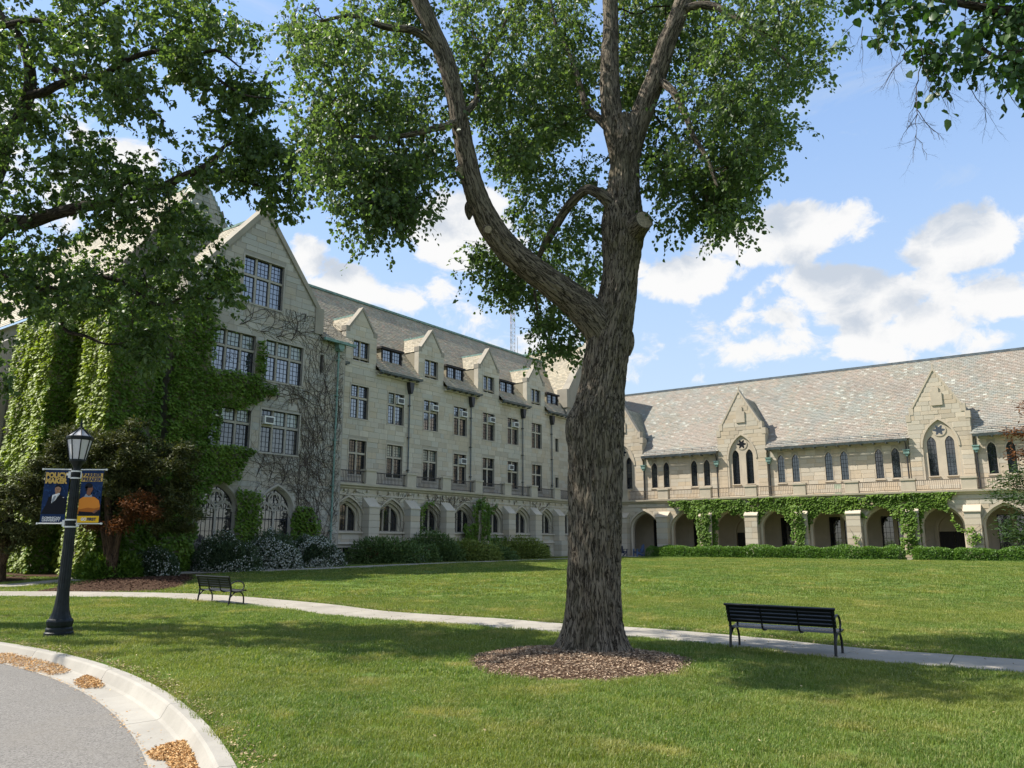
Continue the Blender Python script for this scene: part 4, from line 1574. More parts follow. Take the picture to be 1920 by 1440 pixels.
for c_ in GX:
    big = [arch_poly(c_ + s_ * .57 - .29, c_ + s_ * .57 + .29, 6.46, 8.75, 9.25, 7) for s_ in (-1, 1)]
    blind = arch_poly(c_ - 1.12, c_ + 1.12, 6.2, 8.5, 10.42, 11)
    outl = [(c_ - 2.0, 5.2), (c_ + 2.0, 5.2), (c_ + 2.0, 10.82), (c_ + 1.74, 10.86), (c_ + 1.74, 11.36), (c_ + 1.5, 11.4), (c_, 14.0), (c_ - 1.5, 11.4), (c_ - 1.74, 11.36), (c_ - 1.74, 10.86), (c_ - 2.0, 10.82)]
    g = Geo()
    wall_panel(g, outl, [blind], yb, .10)
    wall_panel(g, blind, big, yb + .10, .25)
    for sx in (-1, 1):
        g.prism([(c_ + sx * 1.999, 5.2), (c_ + sx * 2.0, 5.2), (c_ + sx * 2.0, 10.8), (c_ + sx * 1.999, 10.8)], yb, yb + .9)
        g.prism([(c_ + sx * 1.52, 11.36), (c_, 14.0), (c_, 14.22), (c_ + sx * 1.64, 11.42)], yb - .05, yb + .5)
        g.box(*sorted((c_ + sx * 1.5, c_ + sx * 1.8)), yb - .04, yb + .55, 10.9, 11.44)
        g.box(*sorted((c_ + sx * 1.72, c_ + sx * 2.05)), yb - .04, yb + .6, 10.4, 10.9)
    g.box(c_ - .04, c_ + .04, yb - .02, yb + .1, 14.15, 14.5)
    # hood mould and shield shaped tablet
    A0, A1 = arch_pts(c_ - 1.24, c_ + 1.24, 8.5, 10.58, 12), arch_pts(c_ - 1.12, c_ + 1.12, 8.5, 10.42, 12)
    g.ring(A0, yb - .06, A1, yb - .06)
    g.ring(A0, yb - .06, A0, yb + .02)
    g.ring(A1, yb - .06, A1, yb + .1)
    g.prism([(c_ - .30, 11.45), (c_ + .42, 11.45), (c_ + .42, 12.35), (c_ + .24, 12.35), (c_ + .24, 12.75), (c_ - .16, 12.75), (c_ - .16, 12.55), (c_ - .30, 12.45)], yb - .09, yb + .05)
    gbay = g.build('gable_bay', 'tr_tan', CW)
    st.ashlar([p_ for p_ in outl], [arch_poly(c_ - 1.24, c_ + 1.24, 6.1, 8.5, 10.58, 11)], yb, margin=.02, seed=int(c_ * 10))
    g = Geo()
    # cusped rosette
    th_ = np.linspace(0, 2 * math.pi, 49)[:-1]
    rf = .30 * (1 + .30 * np.cos(6 * th_))
    foil = [(c_ + r_ * math.cos(t), 9.68 + r_ * math.sin(t)) for r_, t in zip(rf, th_)]
    circ = [(c_ + .44 * math.cos(t), 9.68 + .44 * math.sin(t)) for t in th_]
    g.ring(circ, yb + .06, foil, yb + .06, 0, True)
    g.ring(circ, yb + .06, circ, yb + .11, 0, True)
    g.ring(foil, yb + .06, foil, yb + .085, 0, True)
    w_ = g.build('window', 'tr_tan', CW)
    g = Geo()
    g.poly([(x, yb + .084, z) for x, z in foil])
    g.build('pane', 'glass', w_)
    g = Geo()
    for t in (-.12, 0, .12):
        g.box(c_ + t - .009, c_ + t + .009, yb + .072, yb + .08, 9.42, 9.94)
        g.box(c_ - .27, c_ + .27, yb + .071, yb + .079, 9.68 + t - .009, 9.68 + t + .009)
    g.build('casement', 'casement', w_)
    for pol in big:
        g = Geo()
        xs = [p_[0] for p_ in pol]
        g.prism([(yb - .0, 6.36), (yb + .3, 6.36), (yb + .3, 6.48), (yb - .02, 6.42)], min(xs) - .08, max(xs) + .08, 0, .5, 'x')
        w_ = g.build('window', 'tr_tan', CW)
        light_panes(w_, pol, yb + .24, 2, 8, 'glass', .03)
    g = Geo()
    for sx in (-1, 1):
        slates(g, (c_ + sx * 1.72, yb + .4, 10.95), (0, 1, 0), np.array([-sx * 1.72, 0, 2.8]) / 3.286, [(0, 0), (1.6, 0), (3.6, 3.28), (0, 3.28)], .28, .2, int(c_ * 5) + sx)
    g.build('bay_slates', 'slate_grey', CW, kind='stuff')
    g = Geo()
    for sx in (-1, 1):
        g.poly([(c_ + sx * 1.95, yb + .5, 9.2), (c_ + sx * 1.95, yb + 1.75, 11.0), (c_ + sx * 1.95, yb + .5, 11.0)])
    g.build('bay_cheek', 'lead', CW)
for p_ in PX:
    for s_ in (-.56, .56):
        pol = arch_poly(p_ + s_ - .27, p_ + s_ + .27, 6.46, 8.15, 8.62, 7)
        g = Geo()
        o_ = arch_poly(p_ + s_ - .345, p_ + s_ + .345, 6.46, 8.15, 8.72, 7)
        g.ring(o_, UC - .028, pol, UC - .028)
        g.ring(o_, UC - .028, o_, UC + .03)
        g.ring(pol, UC - .028, pol, UC + .03)
        g.prism([(UC - .06, 6.34), (UC + .2, 6.34), (UC + .2, 6.47), (UC - .06, 6.41)], p_ + s_ - .38, p_ + s_ + .38, 0, .5, 'x')
        w_ = g.build('window', 'tr_tan', CW)
        light_panes(w_, pol, UC + .10, 2, 6, 'glass', .03)
st.build(CW, cw_wall, 'tan')
g = Geo()
nb = sum([[(c_ - 2.02 + 1.5, 0), (c_ - 2.02 + 1.5, .55), (c_ + 2.02 + 1.5, .55), (c_ + 2.02 + 1.5, 0)] for c_ in GX], [])
slates(g, (-1.5, 1.62, 9.22), (1, 0, 0), np.array([0, 6.4, 6.85]) / 9.374, [(0, 0)] + nb + [(XR + 6, 0), (XR + 6, 9.37), (0, 9.37)], .27, .19, 71, 0, .026)
slates(g, (-1.5, 14.4, 9.22), (1, 0, 0), np.array([0, -6.4, 6.85]) / 9.374, [(0, 0), (XR + 6, 0), (XR + 6, 9.37), (0, 9.37)], .6, .5, 72)
g.build('roof_slates', 'slate_mix', CW, kind='stuff')
g = Geo()
g.box(-1.5, XR + 6, 7.9, 8.14, 16.0, 16.16)
g.build('ridge_flashing', 'lead', CW)
ge = [-1.5] + sum([[c_ - 2.05, c_ + 2.05] for c_ in GX], []) + [XR + 6]
for a, b_ in zip(ge[::2], ge[1::2]):
    g = Geo()
    g.prism([(1.34, 9.02), (1.62, 9.02), (1.62, 9.17), (1.30, 9.17)], a, b_, 0, .5, 'x')
    for x in np.arange(a + .3, b_, .85):
        g.box(x - .025, x + .025, 1.35, 1.99, 8.93, 9.02)
        g.box(x - .015, x + .015, 1.83, 1.85, 9.45, 9.66)
    g.box(a + .1, b_ - .1, 1.815, 1.845, 9.62, 9.66)
    g.box(a + .1, b_ - .1, 1.60, 1.63, 9.34, 9.38)
    g.build('gutter', 'lead', CW)
for x in (4.4, 11.05, 15.35, 25.3, 29.65, 36.1):
    g = Geo()
    g.tube([(x, UC - .12, 5.4), (x, UC - .12, 8.0)], .055, 6, 1)
    g.tube([(x, UC - .14, 8.4), (x + .02, UC - .3, 8.8), (x, UC - .5, 9.03)], .05, 6, 1)
    g.box(x - .19, x + .19, UC - .36, UC - .01, 8.12, 8.40, 0)
    g.box(x - .23, x + .23, UC - .40, UC - .0, 8.36, 8.44, 0)
    g.prism([(x - .15, 8.12), (x + .15, 8.12), (x + .06, 7.95), (x - .06, 7.95)], UC - .30, UC - .03, 0)
    g.build('drainpipe', ['copper', 'iron'], CW)
g = Geo()
g.prism([(.02, 4.98), (-.10, 5.06), (-.12, 5.13), (-.26, 5.20), (-.28, 5.32), (2.02, 5.34), (2.02, 4.98)], .02, XR, 0, .5, 'x')
g.prism([(-.05, 4.72), (.02, 4.72), (.02, 4.82), (-.03, 4.82)], .02, XR, 0, .5, 'x')
g.build('ledge', 'tr_tan', CW)
CPX = [3.35 + 3.69 * k for k in range(0, 11)]
CPX = [x for x in CPX if x < XR]
for x in CPX:
    g = Geo()
    z = .4
    r_ = random.Random(int(x * 77))
    for h in [.45, .40, .48, .38, .46, .42, .44, .40, .44, .40]:
        if z + h > 4.25:
            break
        q = r_.uniform(0, .012)
        for a_, b_ in (((-.47 - q, .05), (.06, .47 + q)) if r_.random() < .4 else ((-.47 - q, .47 + q),)):
            g.box(x + a_, x + b_, -.56 - q, .02, z + .010, z + h - .010, 1, r_.random())
        g.box(x - .445, x + .445, -.525, .02, z - .01, z + h, 2)
        z += h
    g.prism([(-.62, z), (-.62, z + .07), (-.03, z + .50), (.02, z + .50), (.02, z)], x - .52, x + .52, 0, .5, 'x')
    g.build('buttress', ['tr_tan', 'st_tan', 'mo_tan'], CW)
    g = Geo()
    g.box(x - .45, x + .45, -.20, .25, 5.33, 6.08)
    g.box(x - .50, x + .50, -.25, .30, 6.08, 6.2)
    g.build('parapet_pier', 'tr_tan', CW)
pe = [.3] + sum([[x - .45, x + .45] for x in CPX], []) + [XR]
for a, b_ in zip(pe[::2], pe[1::2]):
    if b_ - a > .3:
        railing(CW, a, b_, .02, 5.33, 6.08, 'rail')
for c_ in CC:
    g = Geo()
    A0 = arch_pts(c_ - 1.47, c_ + 1.47, 2.95, 4.58, 12)
    A1 = arch_pts(c_ - 1.33, c_ + 1.33, 2.95, 4.42, 12)
    A2 = arch_pts(c_ - 1.20, c_ + 1.20, 2.95, 4.25, 12)
    ft = lambda A: [(A[0][0], .72)] + A + [(A[-1][0], .72)]
    g.ring(A0, -.05, A1, -.05)
    g.ring(A0, -.05, A0, .02)
    g.ring(ft(A1), -.05, ft(A1), .14)
    g.ring(ft(A1), .14, ft(A2), .22)
    g.ring(ft(A2), .22, ft(A2), .58)
    g.build('arch_moulding', 'tr_tan', CW)
# the back wall of the cloister walk with its dark windows and two doorways
bh, doors, wins = [], [], []
for k, c_ in enumerate(CC):
    if k in (3, 7):
        doors.append(c_ + .25)
        bh.append(arch_poly(c_ + .25 - .95, c_ + .25 + .95, .72, 2.75, 3.9, 8))
    else:
        for s_ in (-.35, .75):
            wins.append((c_ + s_ - .42, c_ + s_ + .42))
            bh.append(rect(c_ + s_ - .42, c_ + s_ + .42, 1.35, 3.75))
g = Geo()
wall_panel(g, [(0, .7), (XR, .7), (XR, 4.9), (0, 4.9)], bh, 3.3, .2)
g.box(-.02, .02, .0, 3.3, .7, 4.9)
g.box(0, XR, 3.75, 12, .4, 5.15)
cb = g.build('cloister_wall', 'tr_tan', CW)
for a, b_ in wins:
    g = Geo()
    g.box(a - .09, a, 3.27, 3.34, 1.3, 3.85)
    g.box(b_, b_ + .09, 3.27, 3.34, 1.3, 3.85)
    g.box(a, b_, 3.27, 3.34, 3.75, 3.85)
    w_ = g.build('window', 'tr_tan', CW)
    light_panes(w_, rect(a, b_, 1.35, 3.75), 3.44, 2, 5, 'glass')
for c_ in doors:
    g = Geo()
    A0, A1 = arch_pts(c_ - 1.2, c_ + 1.2, 2.75, 4.15, 10), arch_pts(c_ - .95, c_ + .95, 2.75, 3.9, 10)
    ft = lambda A: [(A[0][0], .72)] + A + [(A[-1][0], .72)]
    g.ring(ft(A0), 3.2, ft(A1), 3.2)
    g.ring(ft(A0), 3.2, ft(A0), 3.31)
    g.ring(ft(A1), 3.2, ft(A1), 3.45)
    g.prism(arch_poly(c_ - .93, c_ + .93, 2.72, 2.76, 3.85, 8), 3.42, 3.5)
    g.box(c_ - .98, c_ + .98, 3.34, 3.5, 2.62, 2.74)
    g.prism([(c_ - .2, 3.5), (c_ + .2, 3.5), (c_ + .2, 3.2), (c_, 2.98), (c_ - .2, 3.2)], 3.36, 3.43)
    d_ = g.build('doorway', 'tr_tan', CW)
    for sg in (-1, 1):
        g = Geo()
        g.box(*sorted((c_ + sg * .02, c_ + sg * .93)), 3.46, 3.52, .74, 2.62)
        for t in (.2, .38, .56, .74):
            g.box(c_ + sg * t - .008, c_ + sg * t + .008, 3.445, 3.46, .76, 2.6)
        g.build('door', 'darkwood', d_)
for k, c_ in enumerate((13.2, 27.5, 20.4)):
    g = Geo()
    g.box(c_ - .3, c_ + .3 if k < 2 else c_ + .2, UC - .15 if k < 2 else UC - .012, UC - .144 if k < 2 else UC + .0, 5.36, 6.2)
    g.build('stained_panel', 'oxide', CW)

# ================================================================== planting helpers
def unit(v):
    return v / (np.linalg.norm(v, axis=-1, keepdims=True) + 1e-9)


def rand_dirs(n, r_=rng):
    return unit(r_.normal(size=(n, 3)))


def add_leaves(g_, P, D, N, L, W, tone, mi=0, fine=False, fold=.12):
    """leaves: P base, D tip direction, N rough normal, L length, W width"""
    n = len(P)
    D = unit(D)
    Sd = unit(np.cross(D, N))
    Nn = np.cross(Sd, D)
    L = np.broadcast_to(np.asarray(L, float), (n,))[:, None]
    W = np.broadcast_to(np.asarray(W, float), (n,))[:, None]
    if fine:
        c_ = [P, P + D * L * .16 + Sd * W * .42 + Nn * W * fold, P + D * L * .55 + Sd * W * .44 + Nn * W * fold * .9, P + D * L - Nn * L * .08,
              P + D * L * .55 - Sd * W * .44 + Nn * W * fold * .9, P + D * L * .16 - Sd * W * .42 + Nn * W * fold]
        V = np.stack(c_, 1).reshape(-1, 3)
        F = (np.array([(0, 5, 4, 3), (0, 3, 2, 1)])[None] + (np.arange(n) * 6)[:, None, None]).reshape(-1, 4)
    else:
        c_ = [P, P + D * L * .42 + Sd * W * .5 + Nn * W * fold, P + D * L, P + D * L * .42 - Sd * W * .5 + Nn * W * fold]
        V = np.stack(c_, 1).reshape(-1, 3)
        F = (np.array([(0, 3, 2), (0, 2, 1)])[None] + (np.arange(n) * 4)[:, None, None]).reshape(-1, 3)
    g_.add(V, F, mi, np.repeat(np.broadcast_to(tone, (n,)), 2))


def add_sticks(g_, A, B, ra, rb, mi=0):
    """many thin three sided sticks from A to B"""
    n = len(A)
    T = unit(B - A)
    up = np.where(np.abs(T[:, 2:3]) > .9, np.array([[1., 0, 0]]), np.array([[0, 0, 1.]]))
    N = unit(np.cross(T, up))
    Bn = np.cross(T, N)
    ra = np.broadcast_to(np.asarray(ra, float), (n,))[:, None]
    rb = np.broadcast_to(np.asarray(rb, float), (n,))[:, None]
    V = []
    for P, r_ in ((A, ra), (B, rb)):
        for k in range(3):
            a = k * 2.0944
            V.append(P + r_ * (math.cos(a) * N + math.sin(a) * Bn))
    V = np.stack(V, 1).reshape(-1, 3)
    F = (np.array([(0, 1, 4, 3), (1, 2, 5, 4), (2, 0, 3, 5)])[None] + (np.arange(n) * 6)[:, None, None]).reshape(-1, 4)
    g_.add(V, F, mi, .5)


def limb_mesh(g_, pts, radii, seg=32, step=.08, furrow=.06, flare=None, seed=0, mi=0, fscale=9.0, lumpy=.5):
    """a bark covered limb with real furrows"""
    pr = resample(np.c_[np.asarray(pts, float), np.asarray(radii, float)], step)
    P, r_ = pr[:, :3], np.maximum(pr[:, 3], .004)
    n = len(P)
    T = unit(np.gradient(P, axis=0))
    N = np.cross(T[0], [0.3, 1, 0.1])
    N /= np.linalg.norm(N)
    Ns = []
    for i in range(n):
        N = N - T[i] * (N @ T[i])
        N /= np.linalg.norm(N)
        Ns.append(N)
    Ns = np.array(Ns)
    B = np.cross(T, Ns)
    a = np.linspace(0, 2 * math.pi, seg, endpoint=False)
    Lc = np.concatenate([[0], np.cumsum(np.linalg.norm(np.diff(P, axis=0), axis=1))])
    ca, sa = np.cos(a)[None, :, None], np.sin(a)[None, :, None]
    bk = np.concatenate([ca * r_[:, None, None], sa * r_[:, None, None], np.broadcast_to(Lc[:, None, None], (n, seg, 1))], -1)
    q = bk.reshape(-1, 3)
    rid = 1 - np.abs(2 * fnoise(q * np.array([fscale, fscale, fscale * .20]) + seed, seed, 3) - 1) * 1.6
    lump = (fnoise(q * np.array([1.2, 1.2, .6]) + 5.1 * seed, seed + 9, 3) - .5) * lumpy
    rad = np.repeat(r_, seg)
    disp = rad * (1 + lump * .22) + (rid - .75) * furrow * np.minimum(1, rad / .35)
    if flare:
        h0, amt, lobes = flare
        aa_ = np.tile(a, n)
        ll = np.repeat(Lc, seg)
        k_ = np.exp(-ll / h0)
        disp = disp + amt * k_ * (1 + .55 * np.sin(lobes * aa_ + 1.3 + seed) + .3 * np.sin(3 * aa_ + .4)) 
    V = np.repeat(P, seg, 0) + disp[:, None] * (np.tile(np.cos(a), n)[:, None] * np.repeat(Ns, seg, 0) + np.tile(np.sin(a), n)[:, None] * np.repeat(B, seg, 0))
    i, j = np.meshgrid(np.arange(n - 1), np.arange(seg), indexing='ij')
    F = np.stack([i * seg + j, i * seg + (j + 1) % seg, (i + 1) * seg + (j + 1) % seg, (i + 1) * seg + j], -1).reshape(-1, 4)
    g_.add(V, F, mi, .5, q)
    g_.add(V[-seg:], [tuple(range(seg))], mi)
    return P, r_


def grow(skel, skel_r, nodes, tip=.006, droop=.15, seed=0, expo=.5, start_bias=1.0):
    """join crown nodes to a skeleton: returns list of (start, end, r0, r1)"""
    r_ = np.random.default_rng(seed)
    pos = [np.array(p_) for p_ in skel]
    par = [-1] * len(pos)
    base = len(pos)
    nodes = np.asarray(nodes)
    d0 = np.min(np.linalg.norm(nodes[:, None] - np.asarray(skel)[None, ::2], axis=2), axis=1)
    order = np.argsort(d0)
    arr = np.empty((base + len(nodes) * 4, 3))
    arr[:base] = pos
    cnt = base
    pen = np.zeros(len(arr))
    for k in order:
        q = nodes[k]
        dv = arr[:cnt] - q
        d = np.linalg.norm(dv, axis=1) + pen[:cnt]
        j = int(np.argmin(d))
        a = arr[j]
        L = np.linalg.norm(q - a)
        m_ = 3 if L > .5 else 1
        prev = j
        for s_ in range(1, m_ + 1):
            t = s_ / m_
            p_ = a + (q - a) * t
            if s_ < m_:
                p_ = p_ + r_.normal(size=3) * L * .06 + np.array([0, 0, droop * L * math.sin(math.pi * t)])
            arr[cnt] = p_
            par.append(prev)
            prev = cnt
            cnt += 1
    w = np.zeros(cnt)
    for i in range(cnt - 1, base - 1, -1):
        w[i] += 1 if w[i] == 0 else 0
        if par[i] >= base:
            w[par[i]] += w[i]
    rad = tip * np.maximum(w, 1) ** expo
    A, B, ra, rb = [], [], [], []
    for i in range(base, cnt):
        p_ = par[i]
        A.append(arr[p_])
        B.append(arr[i])
        rb.append(rad[i])
        ra.append(rad[p_] if p_ >= base else min(rad[i] * 1.25, skel_r[p_]))
    return np.array(A), np.array(B), np.array(ra), np.array(rb)


def foliage(g_leaf, g_twig, nodes, n_twig, n_leaf, tl, L, W, droop, seed, spread=1.0, jit=.25, fine=True, up=.55):
    r_ = np.random.default_rng(seed)
    nodes = np.asarray(nodes)
    n = len(nodes)
    A = np.repeat(nodes, n_twig, 0)
    D = rand_dirs(len(A), r_) * np.array([1, 1, .55]) * spread
    D[:, 2] -= droop * r_.uniform(.3, 1.4, len(A))
    D = unit(D)
    ln = tl * r_.uniform(.5, 1.3, len(A))
    A = A + r_.normal(size=A.shape) * jit * tl
    B = A + D * ln[:, None]
    add_sticks(g_twig, A, B, .0045, .002, 0)
    t = r_.uniform(.1, 1.05, (len(A), n_leaf))
    P = A[:, None] + D[:, None] * (ln[:, None] * t)[..., None]
    P = P - np.array([0, 0, 1.0]) * (t ** 2 * .18 * ln[:, None])[..., None]
    P = P.reshape(-1, 3) + r_.normal(size=(P.shape[0] * n_leaf, 3)) * .035
    Dl = rand_dirs(len(P), r_) * .8 + np.repeat(D, n_leaf, 0) * .5
    Dl[:, 2] -= .55
    N = rand_dirs(len(P), r_) * .75
    N[:, 2] += up
    s_ = r_.uniform(.55, 1.15, len(P)) * (1 + .35 * (r_.random(len(P)) < .2))
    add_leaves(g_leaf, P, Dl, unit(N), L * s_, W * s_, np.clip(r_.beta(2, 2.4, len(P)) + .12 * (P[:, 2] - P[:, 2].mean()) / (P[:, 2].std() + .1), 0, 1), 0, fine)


def fill_polys(polys, seed):
    """nodes spread through the crown: polygons (in the photograph's outline) times a depth range, thinned by noise into clumps"""
    r_ = np.random.default_rng(seed)
    out = []
    for poly, n, y0, y1, thin, sc in polys:
        P = np.asarray(poly, float)
        lo, hi = P.min(0), P.max(0)
        got = 0
        while got < n:
            q = r_.uniform(lo, hi, (n * 2, 2))
            q = q[pip(poly, q)]
            y = r_.uniform(y0, y1, len(q))
            w = np.array([at(u, v, yy) for (u, v), yy in zip(q, y)])
            k = fnoise(w * sc + seed, seed, 2) > thin
            w = w[k][:n - got]
            out.append(w)
            got += len(w)
            if len(w) == 0:
                break
    return np.concatenate(out)


def skel_of(lines):
    P, r_ = [], []
    for p_, rr_ in lines:
        P.append(p_[::3])
        r_.append(rr_[::3])
    return np.concatenate(P), np.concatenate(r_)


def px_limb(pts, y, scale=1.0):
    """limb centre line and radius from (u, v, half width) marks at depth y (number or per-mark list)"""
    P, r_ = [], []
    for k, (u, v, w) in enumerate(pts):
        yy = y[k] if isinstance(y, (list, tuple)) else y
        a = at(u, v, yy)
        P.append(a)
        r_.append(np.linalg.norm(at(u + w, v, yy) - a) * scale)
    return P, r_


# ================================================================== the great tree in the middle
TY = 14.5
TREE = thing('maple_tree', 'big forked tree with furrowed bark standing in the mulch ring', 'tree', (1.46, TY, 0))
tb = np.array([1.46, TY, 0])
g = Geo()
LM = []
mp = [(1113, 1236, 54), (1113, 1180, 53), (1113, 1100, 51.5), (1115, 1000, 51.5), (1116, 900, 53), (1119, 800, 53), (1130, 720, 44), (1141, 640, 43), (1154, 575, 38), (1164, 505, 34), (1167, 450, 40), (1168, 415, 40), (1169, 370, 33), (1171, 320, 29), (1172, 290, 31), (1173, 260, 35), (1172, 225, 30)]
P, r_ = px_limb(mp, TY, .95)
P[0][2] = -.15
LM.append(limb_mesh(g, P, r_, 128, .04, .075, (.30, .40, 6), 1, 0, 13, .3))
P, r_ = px_limb([(1150, 648, 34), (1112, 598, 33), (1075, 562, 29), (1018, 520, 26), (960, 474, 24.5), (918, 420, 22.5), (888, 350, 20), (872, 280, 18), (857, 200, 17), (838, 120, 16.5), (808, 50, 15.5), (780, -20, 15), (762, -110, 14), (770, -220, 12), (740, -330, 9)], [14.5, 14.4, 14.35, 14.2, 14.05, 13.9, 13.8, 13.7, 13.6, 13.5, 13.4, 13.3, 13.2, 13.1, 13.0])
LM.append(limb_mesh(g, P, r_, 64, .05, .05, None, 2, 0, 14))
P, r_ = px_limb([(1166, 305, 20), (1152, 240, 21), (1144, 180, 19), (1143, 110, 17), (1145, 40, 14), (1140, -60, 14), (1120, -180, 11), (1130, -320, 8)], [14.5, 14.55, 14.6, 14.7, 14.8, 14.9, 15, 15.1])
LM.append(limb_mesh(g, P, r_, 48, .06, .045, None, 3, 0, 14))
P, r_ = px_limb([(1178, 305, 20), (1192, 245, 21), (1212, 190, 20), (1232, 140, 18), (1250, 80, 17), (1275, 20, 16), (1300, -60, 14), (1340, -180, 11), (1360, -320, 8)], [14.5, 14.45, 14.4, 14.3, 14.2, 14.1, 14, 13.9, 13.8])
LM.append(limb_mesh(g, P, r_, 48, .06, .045, None, 4, 0, 14))
P, r_ = px_limb([(1150, 385, 14), (1118, 360, 10), (1095, 358, 9), (1062, 392, 8.5), (1040, 428, 8), (1024, 456, 7), (1012, 478, 5), (1000, 520, 3.5), (1010, 600, 2)], [14.4, 14.3, 14.5, 14.8, 15.0, 15.2, 15.3, 15.4, 15.4])
LM.append(limb_mesh(g, P, r_, 16, .06, .02, None, 5, 0, 12))
P, r_ = px_limb([(862, 225, 8), (838, 236, 7), (810, 242, 6), (772, 252, 5), (720, 258, 4), (655, 258, 2.5), (610, 290, 1.5)], [13.6, 13.4, 13.2, 13.0, 12.9, 12.8, 12.8])
LM.append(limb_mesh(g, P, r_, 12, .08, .01, None, 6, 0, 12))
P, r_ = px_limb([(872, 215, 7), (892, 188, 6), (897, 160, 5), (893, 140, 4), (930, 80, 3), (960, 10, 2.5)], [13.6, 13.8, 14, 14.1, 14.4, 14.6])
LM.append(limb_mesh(g, P, r_, 12, .08, .01, None, 7, 0, 12))
P, r_ = px_limb([(1236, 150, 9), (1262, 172, 7), (1285, 215, 6), (1300, 255, 5), (1325, 295, 4), (1345, 350, 2.5)], [14.3, 13.9, 13.5, 13.2, 13.0, 12.9])
LM.append(limb_mesh(g, P, r_, 12, .08, .01, None, 8, 0, 12))
P, r_ = px_limb([(1150, 250, 9), (1122, 222, 8), (1100, 200, 7), (1075, 120, 5), (1040, 40, 4), (1020, -60, 3)], [14.6, 14.9, 15.2, 15.6, 16, 16.2])
LM.append(limb_mesh(g, P, r_, 12, .08, .01, None, 9, 0, 12))
P, r_ = px_limb([(1268, 20, 9), (1330, 10, 7), (1390, 40, 5), (1440, 80, 3.5), (1480, 120, 2.5)], [14.1, 13.8, 13.5, 13.2, 13])
LM.append(limb_mesh(g, P, r_, 12, .08, .01, None, 10, 0, 12))
P, r_ = px_limb([(830, 100, 9), (780, 60, 7), (720, 50, 6), (660, 30, 4), (600, 40, 2.5)], [13.5, 13.3, 13, 12.8, 12.6])
LM.append(limb_mesh(g, P, r_, 12, .08, .01, None, 11, 0, 12))
tr_o = g.build('trunk', 'bark', None, True, True)
tr_o.parent = TREE
tr_o.location = -tb
# burls and pruned limb stubs
def stub(u, v, y, du, dv, dyy, w, Lm, seed, mat='bark'):
    a = at(u, v, y)
    d = unit(at(u + du, v + dv, y + dyy) - a)
    r0 = np.linalg.norm(at(u + w, v, y) - a)
    g_ = Geo()
    limb_mesh(g_, [a - d * r0, a + d * Lm * .3, a + d * Lm * .8, a + d * Lm], [r0 * 1.5, r0 * 1.15, r0, r0 * .97], 20, .03, .02, None, seed, 0, 12)
    n_ = np.cross(d, [0, .3, 1])
    n_ /= np.linalg.norm(n_)
    b_ = np.cross(d, n_)
    e_ = a + d * (Lm + .006)
    g_.add([e_ + r0 * .86 * (math.cos(t) * n_ + math.sin(t) * b_) for t in np.linspace(0, 2 * math.pi, 20, endpoint=False)], [tuple(range(20))], 1)
    o = g_.build('branch_stub', [mat, 'cutwood'], None, False, True)
    o.parent = TREE
    o.location = -tb
stub(1190, 430, 14.25, 30, -30, -.55, 19, .36, 3)
stub(868, 322, 13.75, -10, 2, -.6, 11, .12, 4)
stub(915, 430, 13.75, 2, 2, -.6, 8, .06, 5)
g = Geo()
for (u, v, y, w, sd) in ((1084, 800, 14.45, 25, 1), (1178, 634, 14.45, 12, 2), (880, 388, 13.85, 9, 3)):
    a = at(u, v, y)
    r0 = np.linalg.norm(at(u + w, v, y) - a)
    g = Geo()
    limb_mesh(g, [a - (0, 0, r0 * 2.8), a - (0, 0, r0 * 1.4), a, a + (0, 0, r0 * .9), a + (0, 0, r0 * 1.8)], [r0 * .25, r0 * .85, r0 * 1.0, r0 * .75, r0 * .2], 18, .03, .03, None, sd, 0, 14)
    o = g.build('burl', 'bark', None, True, True)
    o.parent = TREE
    o.location = -tb

